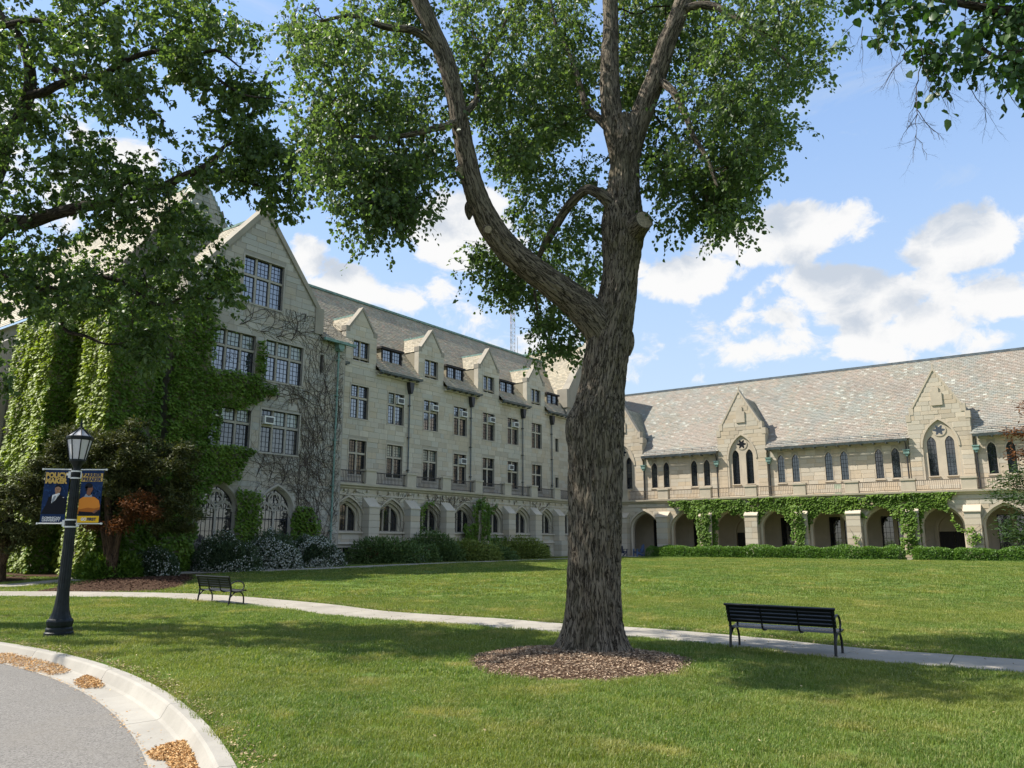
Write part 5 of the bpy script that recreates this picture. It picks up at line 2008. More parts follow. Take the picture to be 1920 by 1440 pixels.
CR = [
    ([(545, -40), (540, 100), (560, 205), (600, 235), (720, 215), (800, 130), (800, -40)], 120, 11.3, 15.2, .33, .9),
    ([(562, 205), (585, 265), (590, 330), (700, 330), (850, 300), (860, 200), (830, 90), (720, 180)], 100, 11.8, 15.5, .33, .9),
    ([(585, 300), (630, 390), (665, 385), (790, 390), (868, 330), (860, 260), (760, 270)], 62, 11.8, 14.6, .33, .9),
    ([(655, 385), (680, 438), (715, 448), (742, 432), (765, 405), (790, 370), (730, 360)], 34, 12.0, 13.2, .3, .9),
    ([(845, -40), (880, 210), (905, 285), (980, 285), (1110, 190), (1110, -40)], 230, 13.4, 18.5, .28, .9),
    ([(900, 270), (940, 320), (1020, 300), (1080, 245), (1110, 180)], 50, 14.5, 17.5, .33, .9),
    ([(955, 370), (985, 320), (1060, 290), (1120, 290), (1125, 400), (1118, 545), (1070, 540), (985, 480), (950, 440)], 75, 14.6, 17.8, .30, .9),
    ([(985, 290), (1112, 200), (1118, 90), (1010, 130)], 42, 14.8, 18, .25, .9),
    ([(872, 470), (905, 448), (950, 470), (1010, 520), (1050, 560), (1000, 565), (925, 548), (885, 510)], 40, 14.8, 16.8, .3, .9),
    ([(1000, 575), (1040, 560), (1085, 610), (1080, 645), (1045, 665), (1005, 625)], 22, 14.8, 16.0, .3, .9),
    ([(1165, -40), (1160, 190), (1210, 200), (1260, 100), (1300, -40)], 100, 14.8, 17.8, .30, .9),
    ([(1260, -40), (1250, 170), (1300, 190), (1400, 210), (1500, 170), (1555, 110), (1535, 40), (1550, -40)], 185, 12.4, 16.8, .30, .9),
    ([(1215, 235), (1250, 180), (1330, 210), (1440, 200), (1470, 240), (1440, 310), (1400, 330), (1300, 300), (1225, 310)], 92, 12.6, 16.0, .34, .9),
    ([(1212, 300), (1300, 300), (1400, 320), (1420, 320), (1395, 405), (1350, 410), (1280, 420), (1225, 425), (1215, 390)], 88, 13.6, 16.2, .34, .9),
    ([(1340, 400), (1395, 385), (1405, 420), (1385, 435), (1345, 430)], 7, 12.2, 13.4, .3, .9),
    ([(500, -480), (520, -40), (1560, -40), (1600, -300), (1400, -520), (900, -600)], 130, 11.5, 17.5, .33, .6),
]
nodes = fill_polys(CR, 5)
sp, sr = skel_of(LM[1:])
sa, sra = skel_of(LM[:4])
def to_px(P):
    d = P[:, 1] * math.cos(PITCH) + (P[:, 2] - CAMZ) * math.sin(PITCH)
    return np.c_[FPX * P[:, 0] / d, FPX * (-P[:, 1] * math.sin(PITCH) + (P[:, 2] - CAMZ) * math.cos(PITCH)) / d]
pn, ps = to_px(nodes), to_px(sa)
dd_ = np.linalg.norm(pn[:, None] - ps[None], axis=2)
jm = dd_.argmin(1)
near_ = (dd_.min(1) < 62) & (nodes[:, 1] < sa[jm, 1] + .5) & (nodes[:, 2] < 13)
# the limbs stay clear of twigs on the side facing the drive
nodes[near_] = np.array([0, 0, CAMZ]) + (nodes[near_] - np.array([0, 0, CAMZ])) * ((sa[jm[near_], 1] + 1.0) / nodes[near_, 1])[:, None]
k_ = sp[:, 2] > 5.5
A, B, ra, rb = grow(sp[k_], sr[k_], nodes, .0045, .10, 3, .46)
g = Geo()
add_sticks(g, A, B, ra, rb)
gl = Geo()
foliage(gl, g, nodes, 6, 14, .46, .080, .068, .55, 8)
o = g.build('twigs', 'twig', None, False)
o.parent = TREE
o.location = -tb
o['kind'] = 'stuff'
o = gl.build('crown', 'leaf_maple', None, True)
o.parent = TREE
o.location = -tb
o['kind'] = 'stuff'

# ================================================================== oak on the left, its trunk just outside the frame
ob = np.array([-16.6, 19.6, float(gz(19.6))])
OAK = thing('oak_tree', 'oak with long spreading dark limbs reaching in over the lamp post', 'tree', tuple(ob))
g = Geo()
LO = []
LO.append(limb_mesh(g, [ob + (0, 0, -.2), ob + (.05, 0, 1.5), ob + (.2, -.1, 3.4), ob + (.5, -.3, 5.2), ob + (.8, -.5, 7.0), ob + (1.0, -.4, 9.5)], [.52, .47, .45, .44, .36, .22], 40, .08, .06, (.4, .35, 5), 21, 0, 8))
jn = ob + (.5, -.3, 5.0)
def oak_limb(first, marks, ys, seed, seg=16):
    P, r_ = px_limb(marks, ys)
    P = [np.array(f_) for f_ in first] + P
    r_ = [r_[0] * 1.6, r_[0] * 1.25][:len(first)] + r_
    LO.append(limb_mesh(g, P, r_, seg, .09, .025, None, seed, 0, 10))
oak_limb([jn, jn + (1.2, -.4, .5)], [(-20, 452, 15), (60, 415, 13), (120, 396, 11), (180, 383, 10), (240, 370, 9), (300, 352, 8), (345, 330, 7), (390, 310, 6), (412, 285, 4.5), (425, 272, 3), (470, 255, 2)], [18.0, 17.6, 17.3, 17.1, 16.9, 16.7, 16.5, 16.3, 16.2, 16.1, 16], 22, 20)
oak_limb([jn + (0, 0, .6), jn + (1.0, -.5, 1.8)], [(-20, 350, 16), (8, 275, 14), (38, 215, 12), (56, 165, 11), (52, 110, 9), (30, 60, 8), (-5, 20, 7), (-30, -60, 6)], [18.2, 17.9, 17.7, 17.6, 17.5, 17.5, 17.4, 17.3], 23, 20)
oak_limb([], [(56, 178, 9), (85, 172, 8), (108, 160, 7.5), (150, 146, 6.5), (195, 138, 5.5), (240, 112, 5), (290, 97, 4.5), (330, 104, 4), (362, 108, 3.6), (402, 94, 3), (430, 110, 2), (455, 130, 1.5), (478, 138, .8)], [17.6, 17.3, 17.1, 16.9, 16.7, 16.5, 16.3, 16.1, 16, 15.9, 15.8, 15.8, 15.7], 24)
oak_limb([], [(50, 105, 6), (80, 118, 5.5), (110, 133, 5), (150, 142, 4), (215, 160, 3), (235, 176, 2.5), (262, 190, 2), (310, 228, 1.2)], [17.6, 17.2, 16.9, 16.6, 16.4, 16.2, 16.1, 16], 25)
oak_limb([], [(362, 108, 3.5), (395, 135, 3.2), (425, 160, 2.6), (460, 178, 2.0), (510, 185, 1.2)], [16, 15.8, 15.7, 15.6, 15.5], 26)
oak_limb([], [(345, 330, 5), (400, 320, 4), (445, 335, 3.4), (490, 350, 2.4), (535, 358, 1.4)], [16.5, 16.4, 16.3, 16.2, 16.1], 27)
oak_limb([jn, jn + (1.5, .6, .1)], [(-20, 540, 11), (60, 535, 9), (110, 545, 8), (160, 522, 6), (220, 525, 4.5), (290, 570, 3.5), (340, 560, 2.5), (400, 560, 1.5)], [19.2, 19, 18.8, 18.6, 18.4, 18.2, 18, 17.8], 28)
oak_limb([], [(110, 545, 6), (115, 590, 5), (125, 620, 3.6), (160, 630, 3), (200, 645, 2.2), (250, 640, 1.4)], [18.8, 18.6, 18.4, 18.2, 18.1, 18], 29)
oak_limb([], [(-30, 60, 6), (40, 40, 5), (85, 40, 4.5), (120, 52, 3), (170, 20, 2.2), (240, -20, 1.8)], [17.4, 17, 16.8, 16.6, 16.4, 16.2], 30)
o = g.build('trunk', 'bark_dark', None, True, True)
o.parent = OAK
o.location = -ob
CO = [
    ([(-60, -60), (390, -60), (425, 15), (478, 62), (470, 92), (430, 85), (395, 100), (330, 130), (250, 130), (150, 115), (110, 160), (60, 120), (-60, 140)], 140, 14.5, 18.5, .49, 1.2),
    ([(-60, 130), (55, 125), (125, 190), (118, 220), (-60, 235)], 28, 15.5, 18.5, .49, 1.2),
    ([(165, 120), (300, 110), (300, 150), (285, 175), (325, 215), (325, 245), (300, 250), (255, 215), (228, 190), (212, 208), (178, 216), (150, 180)], 33, 15, 17, .49, 1.2),
    ([(290, 60), (400, 70), (440, 145), (540, 165), (532, 195), (500, 202), (430, 195), (385, 182), (330, 150)], 40, 15, 17, .47, 1.2),
    ([(350, 285), (380, 255), (412, 240), (415, 215), (445, 205), (480, 230), (512, 255), (560, 280), (565, 320), (550, 350), (540, 398), (515, 405), (480, 390), (455, 362), (400, 340), (365, 335)], 64, 15.2, 17.2, .47, 1.2),
    ([(-60, 232), (128, 215), (150, 248), (230, 268), (288, 272), (318, 302), (325, 345), (290, 372), (225, 385), (150, 385), (95, 395), (78, 340), (90, 300), (-60, 300)], 84, 15.5, 18.5, .49, 1.2),
    ([(-60, 300), (60, 310), (75, 400), (40, 425), (-60, 430)], 20, 16, 18.5, .49, 1.2),
    ([(120, 405), (230, 395), (330, 382), (385, 385), (400, 430), (392, 460), (330, 500), (250, 500), (190, 450)], 45, 16, 19, .49, 1.2),
    ([(-60, 500), (60, 480), (160, 500), (250, 490), (340, 500), (410, 480), (455, 520), (462, 548), (430, 575), (420, 580), (375, 585), (290, 585), (235, 592), (205, 590), (150, 585), (100, 590), (40, 575), (-60, 580)], 115, 16.2, 20, .47, 1.2),
    ([(-60, 430), (30, 460), (100, 440), (150, 450), (190, 500), (-60, 510)], 24, 16.5, 19.5, .42, .8),
    ([(225, 620), (310, 600), (312, 660), (275, 690), (230, 660)], 20, 17, 18.5, .3, .8),
    ([(-60, 620), (20, 630), (15, 740), (-60, 760)], 19, 17, 19.5, .3, .8),
    ([(-900, -300), (-60, -250), (-60, 560), (-500, 560), (-800, 300)], 56, 15, 22, .40, .5),
    ([(-500, -420), (300, -420), (360, -60), (-500, -60)], 36, 15, 20, .40, .5),
]
nodes = fill_polys(CO, 6)
sp, sr = skel_of(LO[1:])
A, B, ra, rb = grow(sp, sr, nodes, .006, .08, 4, .46)
g = Geo()
add_sticks(g, A, B, ra, rb)
# the bare twigs at the tip of the upper limb
r2 = np.random.default_rng(3)
tp = [at(u, v, 15.8) for u, v in ((430, 105), (455, 130), (478, 140), (445, 118), (470, 120))]
for p_ in tp:
    e_ = p_ + r2.normal(size=(4, 3)) * .18 + (.12, 0, -.02)
    add_sticks(g, np.repeat([p_], 4, 0), e_, .006, .002)
gl = Geo()
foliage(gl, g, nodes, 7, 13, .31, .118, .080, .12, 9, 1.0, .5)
o = g.build('twigs', 'twig', None)
o.parent = OAK
o.location = -ob
o['kind'] = 'stuff'
o = gl.build('crown', 'leaf_oak', None, True)
o.parent = OAK
o.location = -ob
o['kind'] = 'stuff'

# ================================================================== tree whose drooping end hangs in at the top right
vb = np.array([9.6, 5.2, 0])
OV = thing('overhanging_tree', 'broad leaved tree beyond the right edge, its drooping bare twigs hanging in at the top', 'tree', tuple(vb))
g = Geo()
LV = []
LV.append(limb_mesh(g, [vb + (0, 0, -.2), vb + (0, 0, 2), vb + (-.1, .1, 4), vb + (-.2, .2, 6.5)], [.34, .29, .26, .18], 24, .1, .04, (.3, .2, 5), 41))
for k, (marks, ys) in enumerate((([(2100, 40, 14), (1990, -10, 11), (1900, 20, 9), (1820, 10, 7), (1740, -5, 5), (1660, -10, 3.5)], [6.3, 6.6, 6.8, 6.9, 7, 7]),
                                 ([(2100, 60, 10), (2000, 60, 8), (1930, 90, 6), (1880, 110, 4), (1840, 90, 3)], [6.2, 6.3, 6.4, 6.5, 6.5]))):
    P, r_ = px_limb(marks, ys)
    LV.append(limb_mesh(g, [vb + (-.1, .1, 3.9), vb + (-.5, .4, 4.6)] + P, [r_[0] * 1.5, r_[0] * 1.2] + r_, 12, .08, .01, None, 42 + k, 0, 12))
o = g.build('trunk', 'bark_dark', None, True, True)
o.parent = OV
o.location = -vb
CV = [
    ([(1600, -60), (1592, 0), (1612, 30), (1650, 45), (1690, 40), (1700, -60)], 12, 6.6, 7.4, .3, .8),
    ([(1690, -60), (1690, 45), (1730, 75), (1765, 95), (1800, 75), (1840, 85), (1960, 60), (1960, -60)], 40, 6.2, 7.4, .32, .8),
    ([(1835, 70), (1860, 120), (1885, 140), (1910, 165), (1960, 175), (1960, 60)], 14, 6.2, 7.2, .32, .8),
    ([(1750, 80), (1760, 112), (1790, 130), (1790, 85)], 6, 6.6, 7, .2, .8),
    ([(1600, -400), (1640, -60), (2300, -60), (2500, -300), (2200, -500)], 50, 5.5, 8.0, .34, .8),
    ([(1960, -60), (1965, 180), (2200, 160), (2300, -60)], 30, 5.8, 7.2, .34, .8),
]
nodes = fill_polys(CV, 12)
sp, sr = skel_of(LV[1:])
A, B, ra, rb = grow(sp, sr, nodes, .003, .06, 5, .45)
g = Geo()
add_sticks(g, A, B, ra, rb)
gl = Geo()
foliage(gl, g, nodes, 4, 9, .25, .082, .072, .5, 10, 1.0, .4)


def bare_twigs(g_, root, tips, y, seed, depth=3):
    r_ = np.random.default_rng(seed)
    def seg(a, b_, ra_, lev):
        n = 5
        pts = [a]
        for k in range(1, n + 1):
            t = k / n
            pts.append(a + (b_ - a) * t + (r_.normal(size=3) * .022 * np.linalg.norm(b_ - a) if k < n else 0))
        pts = np.array(pts)
        rr_ = np.linspace(ra_, ra_ * .45, n + 1)
        add_sticks(g_, pts[:-1], pts[1:], rr_[:-1], rr_[1:])
        if lev:
            L = np.linalg.norm(b_ - a)
            for k in range(r_.integers(3, 6)):
                i_ = r_.integers(1, n + 1)
                d = (b_ - a) / L + r_.normal(size=3) * np.array([.55, .55, .35])
                d = d / np.linalg.norm(d)
                seg(pts[i_], pts[i_] + d * L * r_.uniform(.25, .55), rr_[i_] * .6, lev - 1)
    for (u0, v0, u1, v1, rr_) in tips:
        seg(at(u0, v0, y), at(u1, v1, y + r_.uniform(-.15, .15)), rr_, depth)


bare_twigs(g, None, [(1733, 70, 1722, 150, 0.0102), (1722, 150, 1719, 205, 0.0068), (1719, 205, 1718, 250, 0.0051), (1719, 215, 1690, 262, 0.0041), (1719, 205, 1762, 262, 0.0051), (1718, 250, 1738, 300, 0.0034),
                     (1712, 75, 1655, 168, 0.0059), (1730, 90, 1770, 170, 0.0051), (1790, 110, 1850, 230, 0.0059), (1678, 40, 1672, 125, 0.0051), (1618, 50, 1616, 125, 0.0044), (1642, 40, 1648, 95, 0.0037), (1588, 55, 1596, 82, 0.0034), (1845, 140, 1848, 205, 0.0037), (1770, 150, 1780, 215, 0.0034), (1718, 250, 1712, 305, .0035), (1722, 170, 1700, 240, .004), (1733, 110, 1745, 190, .004), (1765, 110, 1790, 205, .004), (1700, 70, 1668, 150, .0035), (1810, 110, 1835, 190, .0035), (1880, 160, 1912, 205, 0.0041)], 6.8, 77)
o = g.build('twigs', 'twig', None)
o.parent = OV
o.location = -vb
o['kind'] = 'stuff'
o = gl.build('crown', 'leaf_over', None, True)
o.parent = OV
o.location = -vb
o['kind'] = 'stuff'


# ================================================================== shrubs, yews, conifer
def needle_cloud(g_, C_, n, L, W, seed, up=.5, flat=.5, mi=0, shade=None):
    """short flat sprays round the points C_"""
    r_ = np.random.default_rng(seed)
    idx = r_.integers(0, len(C_), n)
    P = C_[idx] + r_.normal(size=(n, 3)) * np.array([.16, .16, .10])
    D = rand_dirs(n, r_)
    D[:, 2] = D[:, 2] * flat + up * .3
    N = rand_dirs(n, r_) * .6
    N[:, 2] += .8
    s_ = r_.uniform(.6, 1.3, n)
    add_leaves(g_, P, D, N, L * s_, W * s_, r_.beta(2, 2.5, n), mi)


def blob_points(n, c_, r3, seed, shell=.55, lump=.35, base=True):
    r_ = np.random.default_rng(seed)
    d = rand_dirs(n, r_)
    if base:
        d[:, 2] = np.abs(d[:, 2]) * 1.0 - .12 * r_.random(n)
    k = 1 + lump * (fnoise(d * 2.2 + seed * 1.7, seed, 3) - .5) * 2
    rad = (1 - shell * r_.random(n) ** 2) * k
    return np.asarray(c_) + d * rad[:, None] * np.asarray(r3), d


def shrub(name, label, cat, c_, r3, n, L, W, mat, seed, group=None, extra=None, lump=.3, layered=False, stems=6):
    c_ = np.asarray(c_, float)
    t = thing(name, label, cat, tuple(c_), 0, group)
    g_ = Geo()
    P, d = blob_points(n, (0, 0, 0), r3, seed, .45, lump)
    r_ = np.random.default_rng(seed + 1)
    if layered:
        P[:, 2] = np.round(P[:, 2] / .22) * .22 + r_.normal(size=n) * .05
    D = d * .8 + rand_dirs(n, r_) * .7
    D[:, 2] += .15
    N = d * .6 + rand_dirs(n, r_) * .5 + (0, 0, .8)
    s_ = r_.uniform(.6, 1.3, n)
    P[:, 2] = np.maximum(P[:, 2], .02)
    add_leaves(g_, P, D, N, L * s_, W * s_, r_.beta(2, 2.4, n), 0)
    mats = [mat]
    if extra:
        em, cnt, el_, lo = extra
        k = r_.choice(n, cnt, replace=False)
        q = P[k]
        kk = (fnoise(q * 1.6 + seed, seed + 4, 2) > lo)
        q, dd = q[kk] + d[k][kk] * .06, d[k][kk]
        add_leaves(g_, q, rand_dirs(len(q), r_), dd + rand_dirs(len(q), r_) * .4, el_, el_, r_.random(len(q)), 1)
        mats.append(em)
    o_ = g_.build('foliage', mats, t, False, kind='stuff')
    g_ = Geo()
    a = r_.uniform(0, 6.28, stems)
    e_ = np.stack([np.cos(a) * r3[0] * .5, np.sin(a) * r3[1] * .5, np.full(stems, r3[2] * .7)], 1)
    add_sticks(g_, np.stack([np.cos(a) * .08, np.sin(a) * .08, np.full(stems, -.05)], 1), e_, .03, .012)
    # inner leaves in the darkest tone: the heart's shade put into their colour
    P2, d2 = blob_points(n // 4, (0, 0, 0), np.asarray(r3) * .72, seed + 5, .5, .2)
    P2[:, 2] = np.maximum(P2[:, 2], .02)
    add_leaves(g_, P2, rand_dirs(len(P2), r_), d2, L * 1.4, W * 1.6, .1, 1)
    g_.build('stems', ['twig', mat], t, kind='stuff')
    return t


def yew(name, label, base, stems, blobs, seed, dead=None, n=26000):
    t = thing(name, label, 'tree', tuple(base))
    g_ = Geo()
    for k, (pts, rr_) in enumerate(stems):
        limb_mesh(g_, pts, rr_, 18, .07, .03, (.25, .06, 4) if k == 0 else None, seed + k, 0, 10)
    g_.build('trunk', 'bark_yew', t, True, True)
    r_ = np.random.default_rng(seed)
    g_ = Geo()
    gs_ = Geo()
    top_ = np.array(stems[0][0][-1])
    for k, (c_, r3, w) in enumerate(blobs):
        P, d = blob_points(int(260 * w), c_, np.asarray(r3) * 1.0, seed + k, .6, .4, False)
        add_sticks(gs_, np.repeat([np.asarray(c_) * .5 + top_ * .5], len(P), 0), P, .014, .004)
        needle_cloud(g_, P, int(n * w * 1.7), .17, .06, seed + k, .2, .6)
    g_.build('crown', 'yew', t, kind='stuff')
    gs_.build('twigs', 'twig', t, kind='stuff')
    if dead:
        g_ = Geo()
        for k, (c_, r3, w) in enumerate(dead):
            P, d = blob_points(30, c_, r3, seed + 30 + k, .8, .5, False)
            needle_cloud(g_, P, int(1500 * w), .14, .05, seed + k, .3, .6)
        o_ = g_.build('dead_foliage', 'yew_dead', t, kind='stuff')
        o_['label'] = 'rusty orange dead spray'
    return t


yb_ = on_ground(210, 1087)
def rel(u, v, y, b_):
    return at(u, v, y) - b_
s1 = [rel(208, 1090, yb_[1], yb_), rel(208, 1050, yb_[1], yb_), rel(206, 1000, yb_[1], yb_), rel(203, 950, yb_[1], yb_), rel(200, 880, yb_[1], yb_)]
s2 = [rel(212, 1085, yb_[1] - .1, yb_), rel(216, 1040, yb_[1] - .15, yb_), rel(224, 1000, yb_[1] - .3, yb_), rel(240, 960, yb_[1] - .5, yb_)]
s3 = [rel(204, 1075, yb_[1] + .1, yb_), rel(196, 1010, yb_[1] + .2, yb_), rel(180, 950, yb_[1] + .3, yb_)]
yy = yb_[1]
yew('yew_tree', 'dark yew with a split reddish trunk beside the left footpath and a rusty dead spray', yb_,
    [(s1, [.24, .19, .17, .15, .08]), (s2, [.16, .13, .11, .06]), (s3, [.13, .11, .06])],
    [(rel(240, 850, yy, yb_), (1.25, 1.2, 1.3), .22), (rel(320, 880, yy + .3, yb_), (1.35, 1.2, 1.2), .18), (rel(215, 930, yy, yb_), (1.3, 1.3, 1.0), .16), (rel(330, 950, yy + .4, yb_), (1.2, 1.1, 1.3), .16), (rel(185, 850, yy + .5, yb_), (.8, .9, 1.0), .10)], 51,
    [(rel(258, 945, yy - 1.1, yb_), (.55, .5, .42), 1.0), (rel(228, 985, yy - 1.0, yb_), (.42, .4, .25), .8), (rel(170, 985, yy - .9, yb_), (.45, .4, .2), .35), (rel(275, 960, yy - 1.1, yb_), (.5, .4, .3), .7)])
yl = on_ground(-6, 1090)
yy = yl[1]
yew('yew_tree', 'brown green yew at the far left edge with its crown over the ivy', yl,
    [([(0, 0, -.2), (.02, 0, .8), (.05, .05, 1.8), (.1, .1, 3.5)], [.3, .25, .22, .1]), ([(.1, 0, .6), (.4, -.1, 1.3), (1.0, -.2, 2.2)], [.14, .12, .06])],
    [(rel(40, 945, yy, yl), (1.5, 1.4, 1.0), .20), (rel(98, 885, yy + .4, yl), (1.0, 1.1, 1.1), .17), (rel(20, 1005, yy, yl), (1.3, 1.2, .6), .12), (rel(128, 830, yy + .6, yl), (.55, .7, .7), .06), (rel(-60, 920, yy, yl), (1.5, 1.4, 1.4), .2)], 61)

# conifer at the right edge, its branch ends crossing the frame
cb = np.array([16.4, 22.0, float(gz(22.0))])
CT = thing('hemlock_tree', 'conifer with layered green branches and browned tips at the right edge', 'tree', tuple(cb))
g = Geo()
limb_mesh(g, [(0, 0, -.2), (0, 0, 2), (.05, 0, 4), (0, 0, 6.4)], [.24, .2, .14, .04], 18, .1, .02, (.3, .12, 4), 71)
gl, gd = Geo(), Geo()
gt = Geo()
br = [(1898, 812, 1), (1905, 850, 1), (1878, 905, 0), (1868, 925, 0), (1895, 895, 0), (1905, 935, 0), (1885, 985, 0), (1900, 1005, 0), (1910, 965, 0), (1915, 880, 0), (1925, 760, 1), (1900, 1000, 0), (1918, 1010, 0)]
rr_ = np.random.default_rng(5)
for k, (u, v, d_) in enumerate(br):
    e_ = rel(u, v, 22 - rr_.uniform(-.6, .8), cb)
    s_ = np.array([0, 0, max(.6, e_[2] + rr_.uniform(-.1, .5))])
    pts = [s_ + (e_ - s_) * t + (0, 0, -.25 * math.sin(t * 3.1)) for t in np.linspace(0, 1, 8)]
    gt.tube(pts, np.linspace(.035, .006, 8), 5)
    c_ = np.array(pts[2:])
    needle_cloud(gd if d_ else gl, c_[-3:] if d_ else c_, 420 if d_ else 900, .12, .04, 80 + k, .1, .35)
for k in range(34):
    a = rr_.uniform(-1.2, 4.3)
    h = rr_.uniform(.7, 5.6)
    Lb = (2.6 * (1 - h / 7.5)) * rr_.uniform(.7, 1)
    pts = [np.array([math.cos(a) * Lb * t, math.sin(a) * Lb * t, h - .35 * t * t + .1]) for t in np.linspace(0, 1, 6)]
    if math.cos(a) < -.35:
        pts = [np.array([p_[0] * .35, p_[1], p_[2]]) for p_ in pts]
    gt.tube(pts, np.linspace(.03, .006, 6), 5)
    needle_cloud(gl, np.array(pts[1:]), 620, .12, .04, 130 + k, .1, .35)
g.build('trunk', 'bark_yew', CT, True, True)
gt.build('branches', 'twig', CT, kind='stuff')
gl.build('crown', 'conifer', CT, kind='stuff')
o = gd.build('browned_tips', 'yew_dead', CT, kind='stuff')
o['label'] = 'rusty brown branch tips'

# white flowering shrubs along the gabled block
def gpt(x, off, z=None):
    p_ = LP(x, -off, 0)
    p_[2] = float(gz(min(p_[1], 80))) if z is None else z
    return p_


WF = 'white flowering shrubs under the ivy'
shrub('flowering_shrub', 'dense white flowering shrub against the drainpipe corner, fullest in bloom', 'shrub', gpt(-3.6, 2.1), (1.55, 1.05, 1.75), 9000, .13, .06, 'spirea', 1, WF, ('petal', 7000, .085, .42))
shrub('flowering_shrub', 'white flowering shrub in the middle, under the right pointed window', 'shrub', gpt(-6.0, 2.0), (1.55, 1.0, 1.72), 9000, .13, .06, 'spirea', 2, WF, ('petal', 5600, .085, .44))
shrub('flowering_shrub', 'darker white flowering shrub under the left pointed window', 'shrub', gpt(-8.5, 1.8), (1.6, 1.0, 1.75), 9000, .13, .06, 'spirea', 3, WF, ('petal', 3200, .08, .48))
shrub('flowering_shrub', 'small sparse flowering shrub left of the stone block, nearest the yew', 'shrub', gpt(-12.0, 1.8), (1.1, .9, 1.25), 5200, .12, .055, 'spirea', 4, WF, ('petal', 1300, .075, .48))
JG = 'evergreen shrubs before the arcade windows'
shrub('juniper_shrub', 'wide dark juniper with reddish low twigs below the second arcade window', 'shrub', gpt(1.6, 2.3), (2.3, 1.2, 1.45), 9500, .20, .06, 'juniper', 5, JG, ('red_leaf', 1200, .09, .60), .35, True)
shrub('white_spirea_sprig', 'small white flowering sprig at the right foot of the wide juniper', 'shrub', gpt(3.5, 3.0), (.45, .4, .65), 900, .1, .05, 'spirea', 6, None, ('petal', 420, .07, .3))
shrub('juniper_shrub', 'tall green juniper under the ivy framed third arch', 'shrub', gpt(6.4, 1.6), (1.9, 1.1, 1.75), 8000, .20, .06, 'juniper', 7, JG, None, .3, True)
shrub('juniper_shrub', 'low dark juniper filling the gap left of the third arch', 'shrub', gpt(4.7, 2.0), (1.4, 1.0, 1.05), 5000, .2, .06, 'juniper', 8, JG, None, .3, True)
shrub('juniper_shrub', 'golden green juniper with brown tips below the fourth arch', 'shrub', gpt(8.7, 2.6), (2.0, 1.15, 1.3), 8000, .18, .06, 'juniper_y', 9, JG, ('yew_dead', 700, .08, .62), .35, True)
shrub('juniper_shrub', 'low dark spreading juniper below the ivy column', 'shrub', gpt(11.9, 2.0), (1.8, 1.0, .95), 6000, .2, .06, 'juniper', 10, JG, None, .3, True)
shrub('juniper_shrub', 'large rounded golden juniper nearest the central trunk', 'shrub', gpt(15.3, 2.2), (2.3, 1.25, 1.45), 9500, .18, .06, 'juniper_y', 11, JG, None, .35, True)
shrub('yew_seedling', 'tiny upright dark shrub beside the small cellar window', 'shrub', gpt(19.2, 1.5), (.3, .3, 1.15), 700, .12, .04, 'juniper', 12)
shrub('white_spirea_sprig', 'pale sprig between the golden juniper and the cellar window', 'shrub', gpt(17.9, 2.4), (.5, .4, .7), 900, .1, .05, 'spirea', 13, None, ('petal', 260, .06, .3))
shrub('round_shrub', 'fine leaved dark green shrub left of the lamp post, below the lit ivy', 'shrub', on_ground(70, 1071), (1.15, 1.0, 1.45), 6500, .16, .05, 'juniper', 14)
shrub('dark_undergrowth', 'shaded leafy undergrowth behind the yew trunk', 'shrub', gpt(-14.0, 1.9), (1.3, .9, 1.1), 4200, .18, .08, 'ivy', 15)
shrub('dark_undergrowth', 'shaded ivy mound at the foot of the recessed corner', 'shrub', gpt(-11.6, .7), (1.0, .8, 1.5), 4200, .18, .08, 'ivy', 16)
# low bright perennials beneath the lit ivy
PG = 'low perennials in the left bed'
for k, (u, v, s_) in enumerate(((142, 1074, 1.0), (160, 1072, 1.1), (178, 1073, .9), (194, 1071, 1.0), (92, 1068, .6), (58, 1070, .55))):
    b_ = on_ground(u, v)
    t = thing('hosta_plant', ['bright hosta clump just right of the lamp post', 'large bright hosta, second from the lamp post', 'bright hosta, third from the lamp post', 'bright hosta touching the yew trunk', 'pale low perennial left of the lamp post', 'small pale perennial at the foot of the round shrub'][k], 'plant', tuple(b_), 0, PG)
    r_ = np.random.default_rng(90 + k)
    n = 46
    a = r_.uniform(0, 6.28, n)
    q = r_.uniform(.1, 1, n)
    D = np.stack([np.cos(a) * (.4 + q), np.sin(a) * (.4 + q), 1.1 - .7 * q], 1)
    Pp = np.stack([np.cos(a) * .12 * q, np.sin(a) * .12 * q, .05 + .22 * r_.random(n)], 1) * s_
    gl = Geo()
    add_leaves(gl, Pp + unit(D) * .12 * s_, D, np.stack([-np.cos(a) * .4, -np.sin(a) * .4, np.ones(n)], 1), .30 * s_, .19 * s_, r_.random(n), 0, True)
    gl.build('foliage', 'hosta', t, True, kind='stuff')
    gs_ = Geo()
    add_sticks(gs_, np.zeros((n, 3)), Pp + unit(D) * .14 * s_, .008, .005)
    gs_.build('stems', 'hosta', t, kind='stuff')

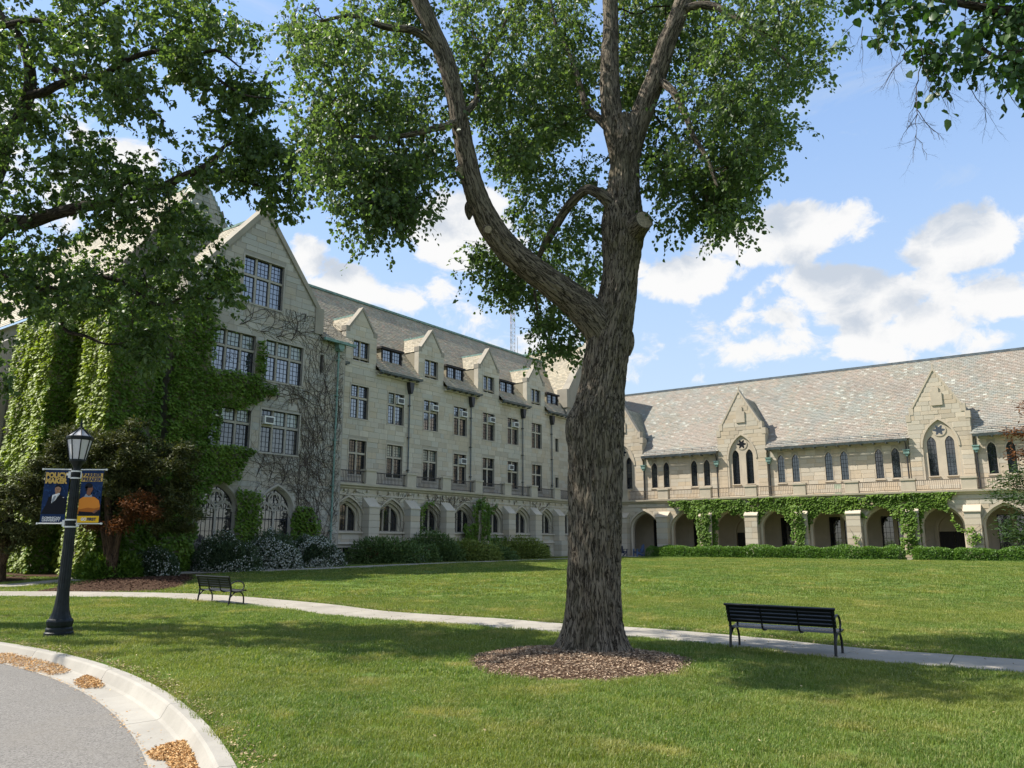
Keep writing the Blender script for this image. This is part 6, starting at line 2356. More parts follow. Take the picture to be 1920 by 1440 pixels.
# clipped hedge before the cloister
def hedge(name, label, t0, t1, seed, group, h=.98, dep=.62):
    c_ = RP((t0 + t1) / 2, -1.75, 0)
    z0 = float(gz(min(c_[1], 80)))
    t = thing(name, label, 'hedge', (c_[0], c_[1], z0), RROT, group)
    r_ = np.random.default_rng(seed)
    Lh = (t1 - t0) / 2
    n = int(1500 * (t1 - t0))
    # rounded box surface
    x = r_.uniform(-Lh, Lh, n)
    a = r_.uniform(-.25, math.pi + .25, n)
    kx = np.clip((Lh - np.abs(x)) / .45, 0, 1) ** .5
    lump = 1 + .20 * (fnoise(np.stack([x * 1.1, a * 1.2, a * 0], 1) + seed, seed, 3) - .5) * 2 + .10 * np.sin(x * 3.3 + seed) * np.sin(x * 1.3)
    ca, sa = np.cos(a), np.sin(a)
    sq = 1 / np.maximum(np.abs(ca), np.abs(sa)) ** .55
    rad = lump * sq * (.88 + .12 * kx) * (1 - .25 * r_.random(n) ** 2)
    P = np.stack([x, -ca * rad * dep * (.55 + .45 * kx), np.maximum(.03, sa * rad * h * .86 * (.7 + .3 * kx))], 1)
    d = np.stack([np.sign(x) * (1 - kx), -ca, sa + .1], 1)
    D = d * .6 + rand_dirs(n, r_) * .7 + (0, 0, .25)
    gl = Geo()
    s_ = r_.uniform(.7, 1.3, n)
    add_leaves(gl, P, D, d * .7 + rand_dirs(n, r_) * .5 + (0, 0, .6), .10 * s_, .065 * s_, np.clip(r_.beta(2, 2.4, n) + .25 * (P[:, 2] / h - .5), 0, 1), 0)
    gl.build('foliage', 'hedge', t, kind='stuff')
    gs_ = Geo()
    m_ = int((t1 - t0) * 5)
    xx = r_.uniform(-Lh * .96, Lh * .96, m_)
    add_sticks(gs_, np.stack([xx, r_.normal(size=m_) * .1, np.full(m_, -.05)], 1), np.stack([xx + r_.normal(size=m_) * .15, r_.normal(size=m_) * .3, np.full(m_, h * .75)], 1), .018, .006)
    xi = r_.uniform(-Lh * .95, Lh * .95, n // 5)
    add_leaves(gs_, np.stack([xi, r_.uniform(-.4, .4, n // 5), r_.uniform(.05, h * .7, n // 5)], 1), rand_dirs(n // 5, r_), rand_dirs(n // 5, r_), .16, .12, .1, 1)
    gs_.build('stems', ['twig', 'hedge'], t, kind='stuff')


HG = 'clipped hedges before the cloister arches'
hedge('hedge', 'long low clipped hedge from the blue chairs to the gap before the doorway', 6.25, 25.15, 1, HG)
hedge('hedge', 'short clipped hedge just right of the gap, below the arched doorway', 25.65, 28.05, 2, HG)
hedge('hedge', 'clipped hedge section right of the short one, below the stone buttress', 28.05, 30.5, 3, HG)
hedge('hedge', 'clipped hedge section cut by the right edge of the picture', 30.5, 36.0, 4, HG)


# ================================================================== ivy and bare vines
def ivy(name, label, frame, patches, seed, mat='ivy', dens=190, size=.17, thick=.16, holes=(), group=None):
    """frame: function (a, off, z) -> world for wall coordinates; patches: list of (polygon, off)"""
    base = None
    gl, gs_ = Geo(), Geo()
    r_ = np.random.default_rng(seed)
    allP = []
    for poly, off, ns in patches:
        P = np.asarray(poly, float)
        lo, hi = P.min(0), P.max(0)
        n = int((hi[0] - lo[0]) * (hi[1] - lo[1]) * dens)
        q = r_.uniform(lo, hi, (n, 2))
        e_ = (fnoise(np.c_[q * 1.7, np.zeros(n)] + seed, seed, 3) - .5)
        qq = q + np.c_[e_ * .9, (fnoise(np.c_[q * 1.7, np.ones(n) * 7] + seed, seed + 3, 3) - .5) * .9]
        k = pip(poly, qq)
        for h_ in holes:
            k &= ~pip(h_, q + np.c_[e_, e_] * .35)
        # clumps: leave small gaps
        k &= fnoise(np.c_[q * 2.6, np.full(n, 3.3)] + seed, seed + 6, 2) > .27
        q = q[k]
        n = len(q)
        cl = fnoise(np.c_[q * 1.3, np.zeros(n)] + 4 * seed, seed + 1, 3)
        out = off + .03 + thick * cl * r_.uniform(.5, 1.5, n) + .05 * r_.random(n)
        a0, f0 = frame(0, 0, 0), None
        ex = frame(1, 0, 0) - a0
        eo = frame(0, 1, 0) - a0
        W = a0 + q[:, :1] * ex + out[:, None] * eo + np.array([0, 0, 1.0]) * q[:, 1:2]
        D = ex * (r_.normal(size=(n, 1)) * .55) + np.array([0, 0, -1.0]) * r_.uniform(.4, 1.0, (n, 1)) + eo * r_.uniform(.4, 1.0, (n, 1))
        N = eo * .8 + ex * (r_.normal(size=(n, 1)) * .45) + np.array([0, 0, 1.0]) * (r_.normal(size=(n, 1)) * .35 + .95)
        s_ = r_.uniform(.6, 1.3, n)
        add_leaves(gl, W, D, N, size * s_, size * .92 * s_, np.clip(.5 * r_.beta(2, 2, n) + .65 * cl - .1, 0, 1), 0)
        # stems beneath
        m_ = max(6, int((hi[0] - lo[0]) * (hi[1] - lo[1]) * 1.6))
        sq = r_.uniform(lo, hi, (m_, 2))
        sq = sq[pip(poly, sq)]
        if len(sq):
            A = a0 + sq[:, :1] * ex + (off + .03) * eo + np.array([0, 0, 1.0]) * sq[:, 1:2]
            add_sticks(gs_, A, A + ex * r_.normal(size=(len(sq), 1)) * .35 + np.array([0, 0, 1.0]) * r_.uniform(.3, .9, (len(sq), 1)), .014, .008)
        allP.append(W)
    allP = np.concatenate(allP)
    b_ = np.array([allP[:, 0].mean(), allP[:, 1].mean(), allP[:, 2].min()])
    t = thing(name, label, 'ivy', tuple(b_), 0, group)
    for o_ in (gl.build('leaves', mat, None, kind='stuff'), gs_.build('stems', 'vine', None, kind='stuff')):
        o_.parent = t
        o_.location = -b_
    return t


fl = lambda a, off, z: LP(a, -off, z)
fr = lambda a, off, z: RP(a, -off, z)
winh = [rect(-9.2, -6.78, 10.5, 12.5), rect(-6.1, -3.6, 10.4, 12.57), rect(-8.6, -6.74, 6.7, 8.6), rect(-6.1, -3.6, 6.5, 8.8), arch_poly(-9.2, -7.3, 1.9, 3.6, 4.8), arch_poly(-5.85, -3.78, 1.9, 3.6, 4.8)]
main_ivy = [(-11.5, .4), (-11.5, 13.8), (-10.1, 13.9), (-9.3, 13.6), (-9.0, 12.6), (-6.9, 12.35), (-6.15, 12.45), (-5.9, 9.75), (-5.5, 10.1), (-5.35, 9.6), (-6.5, 9.2), (-6.85, 8.6), (-6.7, 6.3), (-7.0, 5.6), (-7.4, 5.0), (-9.0, 4.3), (-9.4, 2.3), (-9.7, .6)]
ivy('ivy', 'thick dark green ivy covering the left half of the gabled block', fl, [(main_ivy, .62, 0)], 2, 'ivy', 260, .17, .22, winh)
ivy('ivy', 'ivy panel hanging between the two pointed tracery windows', fl, [([(-7.35, 4.5), (-6.6, 4.7), (-5.95, 4.5), (-5.8, 1.5), (-7.25, 1.5)], .62, 0)], 3, 'ivy', 260, .16, .2, [winh[5]])
ivy('ivy', 'rounded ivy clump right of the right pointed window', fl, [([(-4.1, 1.6), (-3.9, 3.3), (-3.2, 3.9), (-2.5, 3.7), (-2.0, 2.9), (-2.0, 1.6)], .62, 0)], 4, 'ivy', 260, .16, .2)
ivy('ivy', 'dark ivy wrapping the recessed corner left of the gabled block', fl, [([(-12.6, .3), (-12.6, 13.3), (-10.9, 13.3), (-10.9, .3)], -.72, 0), ([(-14.6, .3), (-14.6, 13.4), (-11.9, 13.4), (-11.9, .3)], .9, 0)], 5, 'ivy', 230, .17, .24, [rect(-11.9, -11.1, 10.4, 12.8), rect(-11.9, -11.1, 6.9, 8.7)])
fc = lambda a, off, z: LP(-14.2 - off, a, z)     # the chapel side: a runs inwards
lit = [([(-1.35, .3), (-1.35, 13.4), (1.3, 13.4), (1.3, .3)], .0, 0), ([(.6, .3), (.6, 13.2), (3.7, 13.2), (3.7, .3)], -.5, 0), ([(3.0, .3), (3.0, 12.8), (7.3, 12.5), (7.3, .3)], .6, 0), ([(9.6, .4), (9.6, 11.0), (12.5, 11.0), (12.5, .4)], .6, 0)]
lh = [rect(2.3, 2.6, 10.3, 12.4), rect(2.8, 3.1, 10.6, 12.7)]
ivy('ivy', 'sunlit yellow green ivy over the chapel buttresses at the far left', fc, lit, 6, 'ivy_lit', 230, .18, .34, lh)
ivy('ivy', 'shaded ivy on the narrow return of the left buttress', fl, [([(-15.2, .3), (-15.2, 12.8), (-13.4, 12.8), (-13.4, .3)], -3.35, 0)], 7, 'ivy', 230, .17, .2)
cl = [(7.42, 5.06), (9, 5.2), (11.1, 5.25), (15.36, 5.16), (20.43, 5.24), (25.37, 5.24), (28.61, 5.2), (28.25, 4.85), (27.5, 4.62), (28.14, 3.75), (28.6, 2.7), (28.4, 2.5), (27.85, 3.9), (26.9, 4.25), (26.1, 3.6), (25.96, .9), (24.95, .9), (24.8, 3.2), (23.94, 4.35), (22.6, 4.35), (22.5, 3.5), (21.39, 3.45), (20.9, 4.05), (19.5, 4.05), (18.6, 3.0), (18.55, .9), (17.45, .9), (17.45, 3.2), (16.5, 4.15), (15.49, 4.05), (14.82, 3.2), (13.9, 3.7), (12.8, 4.3), (11.8, 3.9), (11.35, .9), (10.05, .9), (10.0, 3.7), (8.79, 4.28)]
ivy('ivy', 'long green ivy garland draped over the cloister arches with hanging columns', fr, [(cl, .05, 0), ([(10.2, .9), (10.2, 4.8), (11.3, 4.8), (11.3, .9)], .62, 0), ([(17.5, .9), (17.5, 4.6), (18.5, 4.6), (18.5, .9)], .62, 0), ([(24.95, .9), (24.95, 4.6), (25.95, 4.6), (25.95, .9)], .62, 0)], 8, 'ivy', 300, .17, .2)
ivy('ivy', 'small ivy sprig climbing the right cloister buttress beside the doorway', fr, [([(28.8, 1.6), (28.75, 2.7), (29.2, 2.9), (29.75, 2.3), (29.5, 1.7)], .6, 0)], 9, 'ivy', 170, .15, .12)
ivy('ivy', 'tiny ivy tuft on the cloister buttress between the two hanging columns', fr, [([(21.75, 1.5), (21.7, 2.3), (22.0, 2.4), (22.15, 1.6)], .6, 0)], 10, 'ivy', 170, .13, .1)
ivy('ivy', 'dark ivy column climbing the arcade right of the fourth arch', fl, [([(10.9, 1.6), (11.0, 2.9), (12.2, 3.4), (11.9, 4.3), (12.4, 4.5), (12.6, 5.15), (13.6, 5.15), (13.7, 4.2), (14.6, 5.0), (14.9, 4.6), (14.2, 3.9), (13.75, 3.2), (14.3, 2.2), (15.9, 2.3), (16.3, 1.5)], .25, 0), ([(12.5, 1.4), (12.5, 4.8), (13.5, 4.8), (13.5, 1.4)], .62, 0)], 11, 'ivy', 280, .16, .2)
ivy('ivy', 'thin dark ivy framing the third arcade arch', fl, [([(6.75, 1.8), (6.72, 3.6), (7.4, 4.5), (8.2, 4.6), (8.0, 4.3), (7.35, 4.0), (7.1, 3.3), (7.15, 1.8)], .06, 0)], 12, 'ivy', 260, .14, .12)


def vines(label, frame, starts, box_, seed, off, steps=60, r0=.022, branch=.09, name='bare_vine', holes=()):
    r_ = np.random.default_rng(seed)
    A, B, ra, rb = [], [], [], []
    lo_a, hi_a, lo_z, hi_z = box_
    stack = [(a, z, th, r0 * r_.uniform(.7, 1.2), steps) for a, z, th in starts]
    count = 0
    while stack and count < 10500:
        a, z, th, rad, left = stack.pop()
        bend = r_.normal() * .1
        while left > 0 and rad > .0035 and count < 10500:
            stp = .17
            th += r_.normal() * .24 + bend * .3 + (math.pi / 2 - th) * .012
            na_, nz = a + math.cos(th) * stp, z + math.sin(th) * stp
            if not (lo_a < na_ < hi_a and lo_z < nz < hi_z) or any(h0 < na_ < h1 and h2 < nz < h3 for h0, h1, h2, h3 in holes):
                break
            A.append(frame(a, off + rad, z)); B.append(frame(na_, off + rad * .97, nz))
            ra.append(rad); rb.append(rad * .985)
            a, z = na_, nz
            rad *= .985
            left -= 1
            count += 1
            if r_.random() < branch:
                stack.append((a, z, th + r_.choice([-1, 1]) * r_.uniform(.4, 1.1), rad * r_.uniform(.45, .75), int(left * .8) + 4))
    A, B = np.array(A), np.array(B)
    b_ = np.array([A[:, 0].mean(), A[:, 1].mean(), A[:, 2].min()])
    t = thing(name, label, 'vine', tuple(b_))
    gs_ = Geo()
    add_sticks(gs_, A, B, ra, rb)
    o_ = gs_.build('stems', 'vine', None, kind='stuff')
    o_.parent = t
    o_.location = -b_


vs = [(-1.7, .9, 1.5), (-1.6, .9, 1.7), (-1.2, 1.0, 1.5), (-2.6, 1.2, 1.6), (-3.1, 2.5, 1.9), (-5.4, 5.0, 1.3), (-4.6, 4.9, 1.2), (-6.2, 5.2, 1.4), (-1.9, 3.0, 2.2), (-1.8, 5, 2.4), (-1.5, 6, 2.6), (-2.2, 7, 2.0),
      (-5.8, 9.2, 1.0), (-5.2, 9.4, 1.4), (-4.2, 9.2, 1.6), (-2.0, 9, 1.9), (-1.0, 8, 1.7), (-3.2, 9.5, 2.4), (-6.5, 12.9, .5), (-5.5, 12.8, .4), (-7.8, 13.0, .3), (-4.5, 12.8, 1.0), (-1.0, 3, 1.6), (-2.6, 4, 2.8), (-1.7, 7.5, 2.8), (-3.0, 6.0, 1.7)]
vines('bare brown creeper stems spreading over the right half of the gabled block', fl, vs * 5, (-8.6, -.55, .7, 14.6), 21, .62, 46, .015, .19, 'bare_vine', [(-9.24, -6.74, 10.4, 12.6), (-6.1, -3.6, 10.4, 12.6), (-6.1, -3.6, 6.5, 8.8), (-9.24, -6.74, 6.6, 8.6), (-5.9, -3.7, 1.8, 4.5), (-7.8, -5.1, 14.3, 16.9)])
vines('thin bare creeper stems over the first arcade arches beside the drainpipe', fl, [(-.3, 3.5, 1.0), (-.2, 4.2, .6), (.0, 4.6, .3), (2.4, 3.5, 1.0), (5.5, 3.0, 1.2), (5.4, 2.2, 1.5), (5.2, 4.6, .3), (3.2, 4.7, .2)] * 2, (-.45, 6.6, 1.9, 5.0), 22, .03, 26, .014, .16)
vines('dry brown creeper on the arcade wall left of the ivy column', fl, [(9.3, 2.2, 1.5), (9.8, 2.4, 1.4), (8.8, 2.3, 1.7), (10.2, 3.8, 1.3), (9.0, 4.2, 1.5), (8.3, 4.5, .8), (11.0, 4.6, .4)] * 3, (7.2, 12.3, 1.9, 5.0), 23, .05, 22, .015, .16)
vines('bare creeper stems around the last arcade arch by the central trunk', fl, [(20.2, 3.0, 1.5), (20.5, 3.2, 1.2), (22.0, 4.6, 1.4), (21.0, 4.6, 1.0), (17.5, 4.6, 1.5)] * 3, (16.5, 23.8, 2.0, 5.0), 24, .05, 16, .014, .16)

# ================================================================== mulch, litter and grass
def flakes(g_, P, L, W, seed, tilt=.5, mi=0):
    r_ = np.random.default_rng(seed)
    n = len(P)
    a = r_.uniform(0, 6.28, n)
    D = np.stack([np.cos(a), np.sin(a), r_.normal(size=n) * tilt * .5], 1)
    N = np.stack([r_.normal(size=n) * tilt, r_.normal(size=n) * tilt, np.ones(n)], 1)
    s_ = r_.uniform(.5, 1.4, n)
    add_leaves(g_, P, D, N, L * s_, W * s_, r_.random(n), mi, False, .15)


MC = np.array([1.10, 13.72])
def mulch_r(a):
    return 1.86 * (1 + .03 * np.sin(3 * a + 1) + .02 * np.sin(7 * a))
g = Geo()
na_ = 72
rings = np.linspace(0, 1, 10)
aa = np.linspace(0, 2 * math.pi, na_, endpoint=False)
V = []
for q in rings:
    for a in aa:
        r_ = mulch_r(a) * q
        V.append((MC[0] + r_ * math.cos(a), MC[1] + r_ * math.sin(a) * 1.02, .13 * (1 - q ** 2.2) - .012 + .02))
F = [(i * na_ + j, (i + 1) * na_ + j, (i + 1) * na_ + (j + 1) % na_, i * na_ + (j + 1) % na_) for i in range(9) for j in range(na_)]
g.add(V, F)
g.build('mulch_ring', 'mulch', None, True, kind='structure')
r_ = np.random.default_rng(4)
n = 17000
a = r_.uniform(0, 6.283, n)
q = np.sqrt(r_.random(n)) * 1.02
g = Geo()
q = q * (1 + .05 * (r_.random(n) < .12) * r_.random(n))
P = np.stack([MC[0] + mulch_r(a) * q * np.cos(a), MC[1] + mulch_r(a) * q * np.sin(a) * 1.02, .13 * np.maximum(0, 1 - q ** 2.2) + .012 + .014 * r_.random(n)], 1)
flakes(g, P, .045, .013, 5, .55)
g.build('bark_chips', 'chip', None, kind='stuff')

BED = [(-16.6, 27.9), (-16.6, 30.3), (-16.3, 32.6), (-15.5, 34.7), (-14.4, 35.0), (-13.6, 34.3), (-12.9, 32.1), (-12.3, 29.4), (-12.8, 28.1), (-14.9, 27.95)]
bed = resample(BED + [BED[0]], .5)[:-1]
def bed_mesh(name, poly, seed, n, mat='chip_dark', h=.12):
    poly = np.asarray(poly)
    c_ = poly.mean(0)
    g_ = Geo()
    V = []
    k = len(poly)
    for q_ in np.linspace(1, 0, 7):
        for p_ in poly:
            x, y = c_ + (p_ - c_) * q_
            V.append((x, y, float(gz(y)) + .012 + h * (1 - q_ ** 2)))
    g_.add(V, [(i * k + j, i * k + (j + 1) % k, (i + 1) * k + (j + 1) % k, (i + 1) * k + j) for i in range(6) for j in range(k)])
    g_.build(name, 'mulch', None, True, kind='structure')
    r2_ = np.random.default_rng(seed)
    lo, hi = poly.min(0), poly.max(0)
    q2 = r2_.uniform(lo, hi, (n * 2, 2))
    q2 = q2[pip(poly, q2)][:n]
    g_ = Geo()
    d_ = np.linalg.norm(q2 - c_, axis=1) / np.linalg.norm(poly - c_, axis=1).mean()
    flakes(g_, np.c_[q2, gz(q2[:, 1]) + .03 + h * np.maximum(0, 1 - d_ ** 2)], .09, .03, seed, .5)
    g_.build('bark_chips', mat, None, kind='stuff')
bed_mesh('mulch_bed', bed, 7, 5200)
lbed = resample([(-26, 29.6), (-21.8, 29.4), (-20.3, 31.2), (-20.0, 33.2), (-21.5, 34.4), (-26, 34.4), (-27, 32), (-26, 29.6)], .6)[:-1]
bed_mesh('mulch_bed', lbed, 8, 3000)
# narrow planting beds at the foot of the walls
fb = [LP(x, y, 0)[:2] for x, y in [(-14.2, -3.2), (-9, -3.1), (-.5, -3.4), (6, -3.6), (14, -3.6), (19.5, -3.3), (21, -1.5), (19.5, -.2), (-.3, -.2), (-.6, -.8), (-11, -.8), (-14.2, -1.2)]]
g = Geo()
g.add([(p_[0], p_[1], float(gz(min(p_[1], 80))) + .03) for p_ in fb], [tuple(range(len(fb)))])
g.build('wall_bed', 'mulch', None, kind='structure')
g = Geo()
lf_ = [on_ground(u, v)[:2] for u, v in ((0, 1073), (40, 1069), (205, 1070), (203, 1079), (110, 1083), (60, 1082), (0, 1079))]
g.add([(p_[0], p_[1], float(gz(p_[1])) + .03) for p_ in lf_], [tuple(range(len(lf_)))])
g.build('wall_bed', 'mulch', None, kind='structure')

# maple seeds drifted into the gutter
def pile(name, label, px, seed, n, h):
    pts = np.array([on_ground(u, v, -.145)[:2] for u, v in px])
    pts = resample(np.vstack([pts, pts[:1]]), .08)[:-1]
    c_ = pts.mean(0)
    r2_ = np.random.default_rng(seed)
    lo, hi = pts.min(0), pts.max(0)
    q = r2_.uniform(lo, hi, (n * 3, 2))
    e_ = (fnoise(np.c_[q * 9, np.zeros(len(q))], seed, 2) - .5)[:, None] * .10
    q = q[pip(pts, q + e_)][:n]
    rad = np.linalg.norm(q - np.array(RC), axis=1)
    lift = np.clip((rad - R_ASPH) / (R_BASE - R_ASPH), 0, 1) * .03
    d_ = np.array([np.min(np.linalg.norm(pts - p_, axis=1)) for p_ in q])
    z = -.15 + lift + np.minimum(1, d_ / .12) * h * r2_.random(len(q)) + .006
    t = thing(name, label, 'seed pile', (c_[0], c_[1], -.15), 0, 'drifts of seeds in the gutter')
    g_ = Geo()
    flakes(g_, np.c_[q - c_, z + .15], .034, .014, seed, .7)
    g_.build('seeds', 'seed', t, kind='stuff')
pile('seed_drift', 'long tan drift of fallen seeds along the gutter at the left edge', [(-20, 1229), (20, 1229), (50, 1231), (80, 1240), (118, 1247), (128, 1262), (100, 1266), (60, 1258), (20, 1245), (-20, 1242)], 1, 5200, .04)
pile('seed_drift', 'small oval drift of tan seeds in the middle of the gutter', [(143, 1275), (160, 1270), (180, 1274), (195, 1288), (180, 1292), (150, 1288)], 2, 1700, .035)
pile('seed_drift', 'large tan drift of seeds in the gutter at the bottom edge', [(278, 1411), (305, 1402), (345, 1396), (362, 1402), (374, 1440), (360, 1460), (330, 1446), (312, 1428), (285, 1424)], 3, 5200, .045)
g = Geo()
r_ = np.random.default_rng(9)
th_ = r_.uniform(R(20), R(52), 650)
rr2 = np.where(r_.random(650) < .75, R_ASPH + r_.normal(size=650) * .03, R_ASPH + r_.random(650) * .4)
flakes(g, np.stack([RC[0] + rr2 * np.cos(th_), RC[1] + rr2 * np.sin(th_), np.full(650, -.142)], 1), .03, .012, 11, .4)
g.build('scattered_seeds', 'seed', None, kind='stuff')
# dry thatch and fallen leaves along the kerb and path edges
g = Geo()
n = 2600
th_ = r_.uniform(R(10), R(60), n)
rr2 = R_BACK + .02 + np.abs(r_.normal(size=n)) * .16
P1 = np.stack([RC[0] + rr2 * np.cos(th_), RC[1] + rr2 * np.sin(th_)], 1)
Tn = np.gradient(PW_C, axis=0)
Tn /= np.linalg.norm(Tn, axis=1)[:, None]
Nn = np.stack([-Tn[:, 1], Tn[:, 0]], 1)
k = r_.integers(0, len(PW_C), 5200)
P2 = PW_C[k] + Tn[k] * r_.uniform(-.2, .2, (5200, 1)) + Nn[k] * (.80 + np.abs(r_.normal(size=5200)) * .16)[:, None]
k = r_.integers(0, len(PW_C), 900)
P3 = PW_C[k] + Tn[k] * r_.uniform(-.2, .2, (900, 1)) + Nn[k] * r_.uniform(-.8, .8, (900, 1))
n4 = 420
P4 = np.stack([r_.uniform(-7, 9, n4), r_.uniform(5.5, 20, n4)], 1)
P_ = np.concatenate([P1, P2, P3, P4])
ok = np.hypot(P_[:, 0] - RC[0], P_[:, 1] - RC[1]) > R_BACK
P_ = P_[ok]
flakes(g, np.c_[P_, gz(P_[:, 1]) + .032 + .03 * r_.random(len(P_))], .034, .016, 12, .6)
g.build('leaf_litter', 'dry', None, kind='stuff')

# grass: clumps of real blades over the lawn, thinner with distance
def clump(nb, rad, h, w, seed):
    r2_ = np.random.default_rng(seed)
    g_ = Geo()
    q = np.sqrt(r2_.random(nb)) * rad
    a_ = r2_.uniform(0, 6.283, nb)
    B0_ = np.stack([q * np.cos(a_), q * np.sin(a_), np.zeros(nb)], 1)
    d_ = r2_.uniform(0, 6.283, nb)
    lean = r2_.uniform(.15, .95, nb)
    hh = h * r2_.uniform(.55, 1.25, nb)
    dv = np.stack([np.cos(d_), np.sin(d_), np.zeros(nb)], 1)
    sv = np.stack([-np.sin(d_), np.cos(d_), np.zeros(nb)], 1)
    up = np.array([0, 0, 1.0])
    mid = B0_ + up * (hh * .6)[:, None] + dv * (hh * lean * .25)[:, None]
    tip_ = B0_ + up * (hh * (1 - .25 * lean))[:, None] + dv * (hh * lean * .8)[:, None]
    ww = w * r2_.uniform(.7, 1.3, nb)[:, None] / 2
    V_ = np.stack([B0_ - sv * ww, B0_ + sv * ww, mid + sv * ww * .8, mid - sv * ww * .8, tip_], 1).reshape(-1, 3)
    base_ = (np.arange(nb) * 5)[:, None]
    tn_ = r2_.random(nb)
    g_.add(V_, np.array([[0, 1, 2, 3]]) + base_, 0, tn_)
    g_.add(np.zeros((0, 3)), np.array([[3, 2, 4]]) + base_ - g_.n, 0, tn_)
    o_ = g_.build('grass_clump', 'grass')
    COL.objects.unlink(o_)
    return o_


def grass_zone(name, pts, scl, clumps):
    coll = bpy.data.collections.new(name + '_clumps')
    for c_ in clumps:
        coll.objects.link(c_)
    me = bpy.data.meshes.new(name)
    me.vertices.add(len(pts))
    me.vertices.foreach_set('co', pts.astype(np.float32).ravel())
    a1 = me.attributes.new('scl', 'FLOAT', 'POINT')
    a1.data.foreach_set('value', scl.astype(np.float32))
    a2 = me.attributes.new('rot', 'FLOAT_VECTOR', 'POINT')
    rv = np.zeros((len(pts), 3), np.float32)
    rv[:, 2] = rng.uniform(0, 6.283, len(pts))
    a2.data.foreach_set('vector', rv.ravel())
    me.update()
    o_ = bpy.data.objects.new(name, me)
    COL.objects.link(o_)
    o_['kind'] = 'stuff'
    tr_ = bpy.data.node_groups.new(name + '_scatter', 'GeometryNodeTree')
    tr_.interface.new_socket('Geometry', in_out='INPUT', socket_type='NodeSocketGeometry')
    tr_.interface.new_socket('Geometry', in_out='OUTPUT', socket_type='NodeSocketGeometry')
    N = tr_.nodes
    gi, go = N.new('NodeGroupInput'), N.new('NodeGroupOutput')
    ip = N.new('GeometryNodeInstanceOnPoints')
    ci = N.new('GeometryNodeCollectionInfo')
    ci.inputs['Collection'].default_value = coll
    ci.inputs['Separate Children'].default_value = True
    ci.inputs['Reset Children'].default_value = True
    ip.inputs['Pick Instance'].default_value = True
    n1_ = N.new('GeometryNodeInputNamedAttribute')
    n1_.data_type = 'FLOAT'
    n1_.inputs[0].default_value = 'scl'
    n2_ = N.new('GeometryNodeInputNamedAttribute')
    n2_.data_type = 'FLOAT_VECTOR'
    n2_.inputs[0].default_value = 'rot'
    e2r = N.new('FunctionNodeEulerToRotation')
    lk = tr_.links.new
    lk(gi.outputs[0], ip.inputs['Points'])
    lk(ci.outputs[0], ip.inputs['Instance'])
    lk(n2_.outputs[0], e2r.inputs[0])
    lk(e2r.outputs[0], ip.inputs['Rotation'])
    lk(n1_.outputs[0], ip.inputs['Scale'])
    lk(ip.outputs[0], go.inputs[0])
    md = o_.modifiers.new('scatter', 'NODES')
    md.node_group = tr_
    return o_


bedP, lbedP, fbP = np.asarray(bed), np.asarray(lbed), np.asarray(fb)
lfP = np.asarray(lf_)
def seg_dist(P, line):
    d = np.full(len(P), 1e9)
    for a_, b_ in zip(line[:-1], line[1:]):
        ab = b_ - a_
        t = np.clip(((P - a_) @ ab) / (ab @ ab), 0, 1)
        d = np.minimum(d, np.linalg.norm(P - a_ - t[:, None] * ab, axis=1))
    return d


def lawn_points(n, y0, y1, seed, half=.78):
    r2_ = np.random.default_rng(seed)
    y = np.sqrt(r2_.uniform(y0 * y0, y1 * y1, n))
    x = r2_.uniform(-half, half, n) * (y + 1.5)
    P = np.c_[x, y]
    ok = np.hypot(x - RC[0], y - RC[1]) > R_BACK + .03
    jit_ = (fnoise(np.c_[P * 3, np.zeros(len(P))], 5, 2) - .5) * .16
    ok &= seg_dist(P, PW_C[::3]) > .80 + jit_
    ok &= seg_dist(P, PW_B[::3]) > .66 + jit_
    am = np.arctan2(P[:, 1] - MC[1], P[:, 0] - MC[0])
    ok &= np.hypot(P[:, 0] - MC[0], (P[:, 1] - MC[1]) / 1.02) > mulch_r(am) * .985 + jit_ * .4
    for q_ in (bedP, lbedP, fbP, lfP, np.array(pv)):
        ok &= ~pip(q_, P + jit_[:, None] * .5)
    rel_ = np.c_[P, np.zeros(len(P))] - B0
    s_l, off_l = rel_ @ E1, rel_ @ E2
    ok &= ~((off_l < .8) & (s_l > -14.5) & (s_l < 29.2))
    ok &= ~((s_l > 24.9) & (off_l > -1) & (off_l < 6.2))        # terrace
    ok &= ~((s_l > 26.6) & (off_l > 6))                        # hedge and cloister
    P = P[ok]
    return np.c_[P, gz(P[:, 1]) - .004]


p1 = lawn_points(17000, 3.0, 12.0, 1)
p2 = lawn_points(26000, 12.0, 26.0, 2)
p3 = lawn_points(42000, 26.0, 68.0, 3, .80)
def sc_of(P, base, amp):
    return base * (1 + amp * (fnoise(np.c_[P[:, :2] * .8, np.zeros(len(P))], 8, 3) - .5) * 2)
grass_zone('grass_near', p1, sc_of(p1, 1.0, .35), [clump(46, .13, .068, .0062, 50 + k) for k in range(5)])
grass_zone('grass_middle', p2, sc_of(p2, 1.0, .35), [clump(40, .17, .070, .0088, 60 + k) for k in range(5)])
grass_zone('grass_far', p3, sc_of(p3, 1.0, .3), [clump(36, .32, .072, .017, 70 + k) for k in range(4)])

# ================================================================== lamp post with banners
lb = np.array([-9.68, 17.35, float(gz(17.35))])
LPT = thing('lamp_post', 'dark fluted lamp post with a frosted eight sided lantern', 'lamp post', tuple(lb), R(12))
g = Geo()
g.lathe([(.285, -.05), (.285, .07), (.265, .09), (.262, .15), (.24, .18), (.255, .22), (.262, .30), (.245, .335), (.215, .36), (.19, .42), (.165, .50), (.145, .62), (.128, .80), (.118, 1.0)], 16)
g.build('base', 'lamp', LPT)
g = Geo()
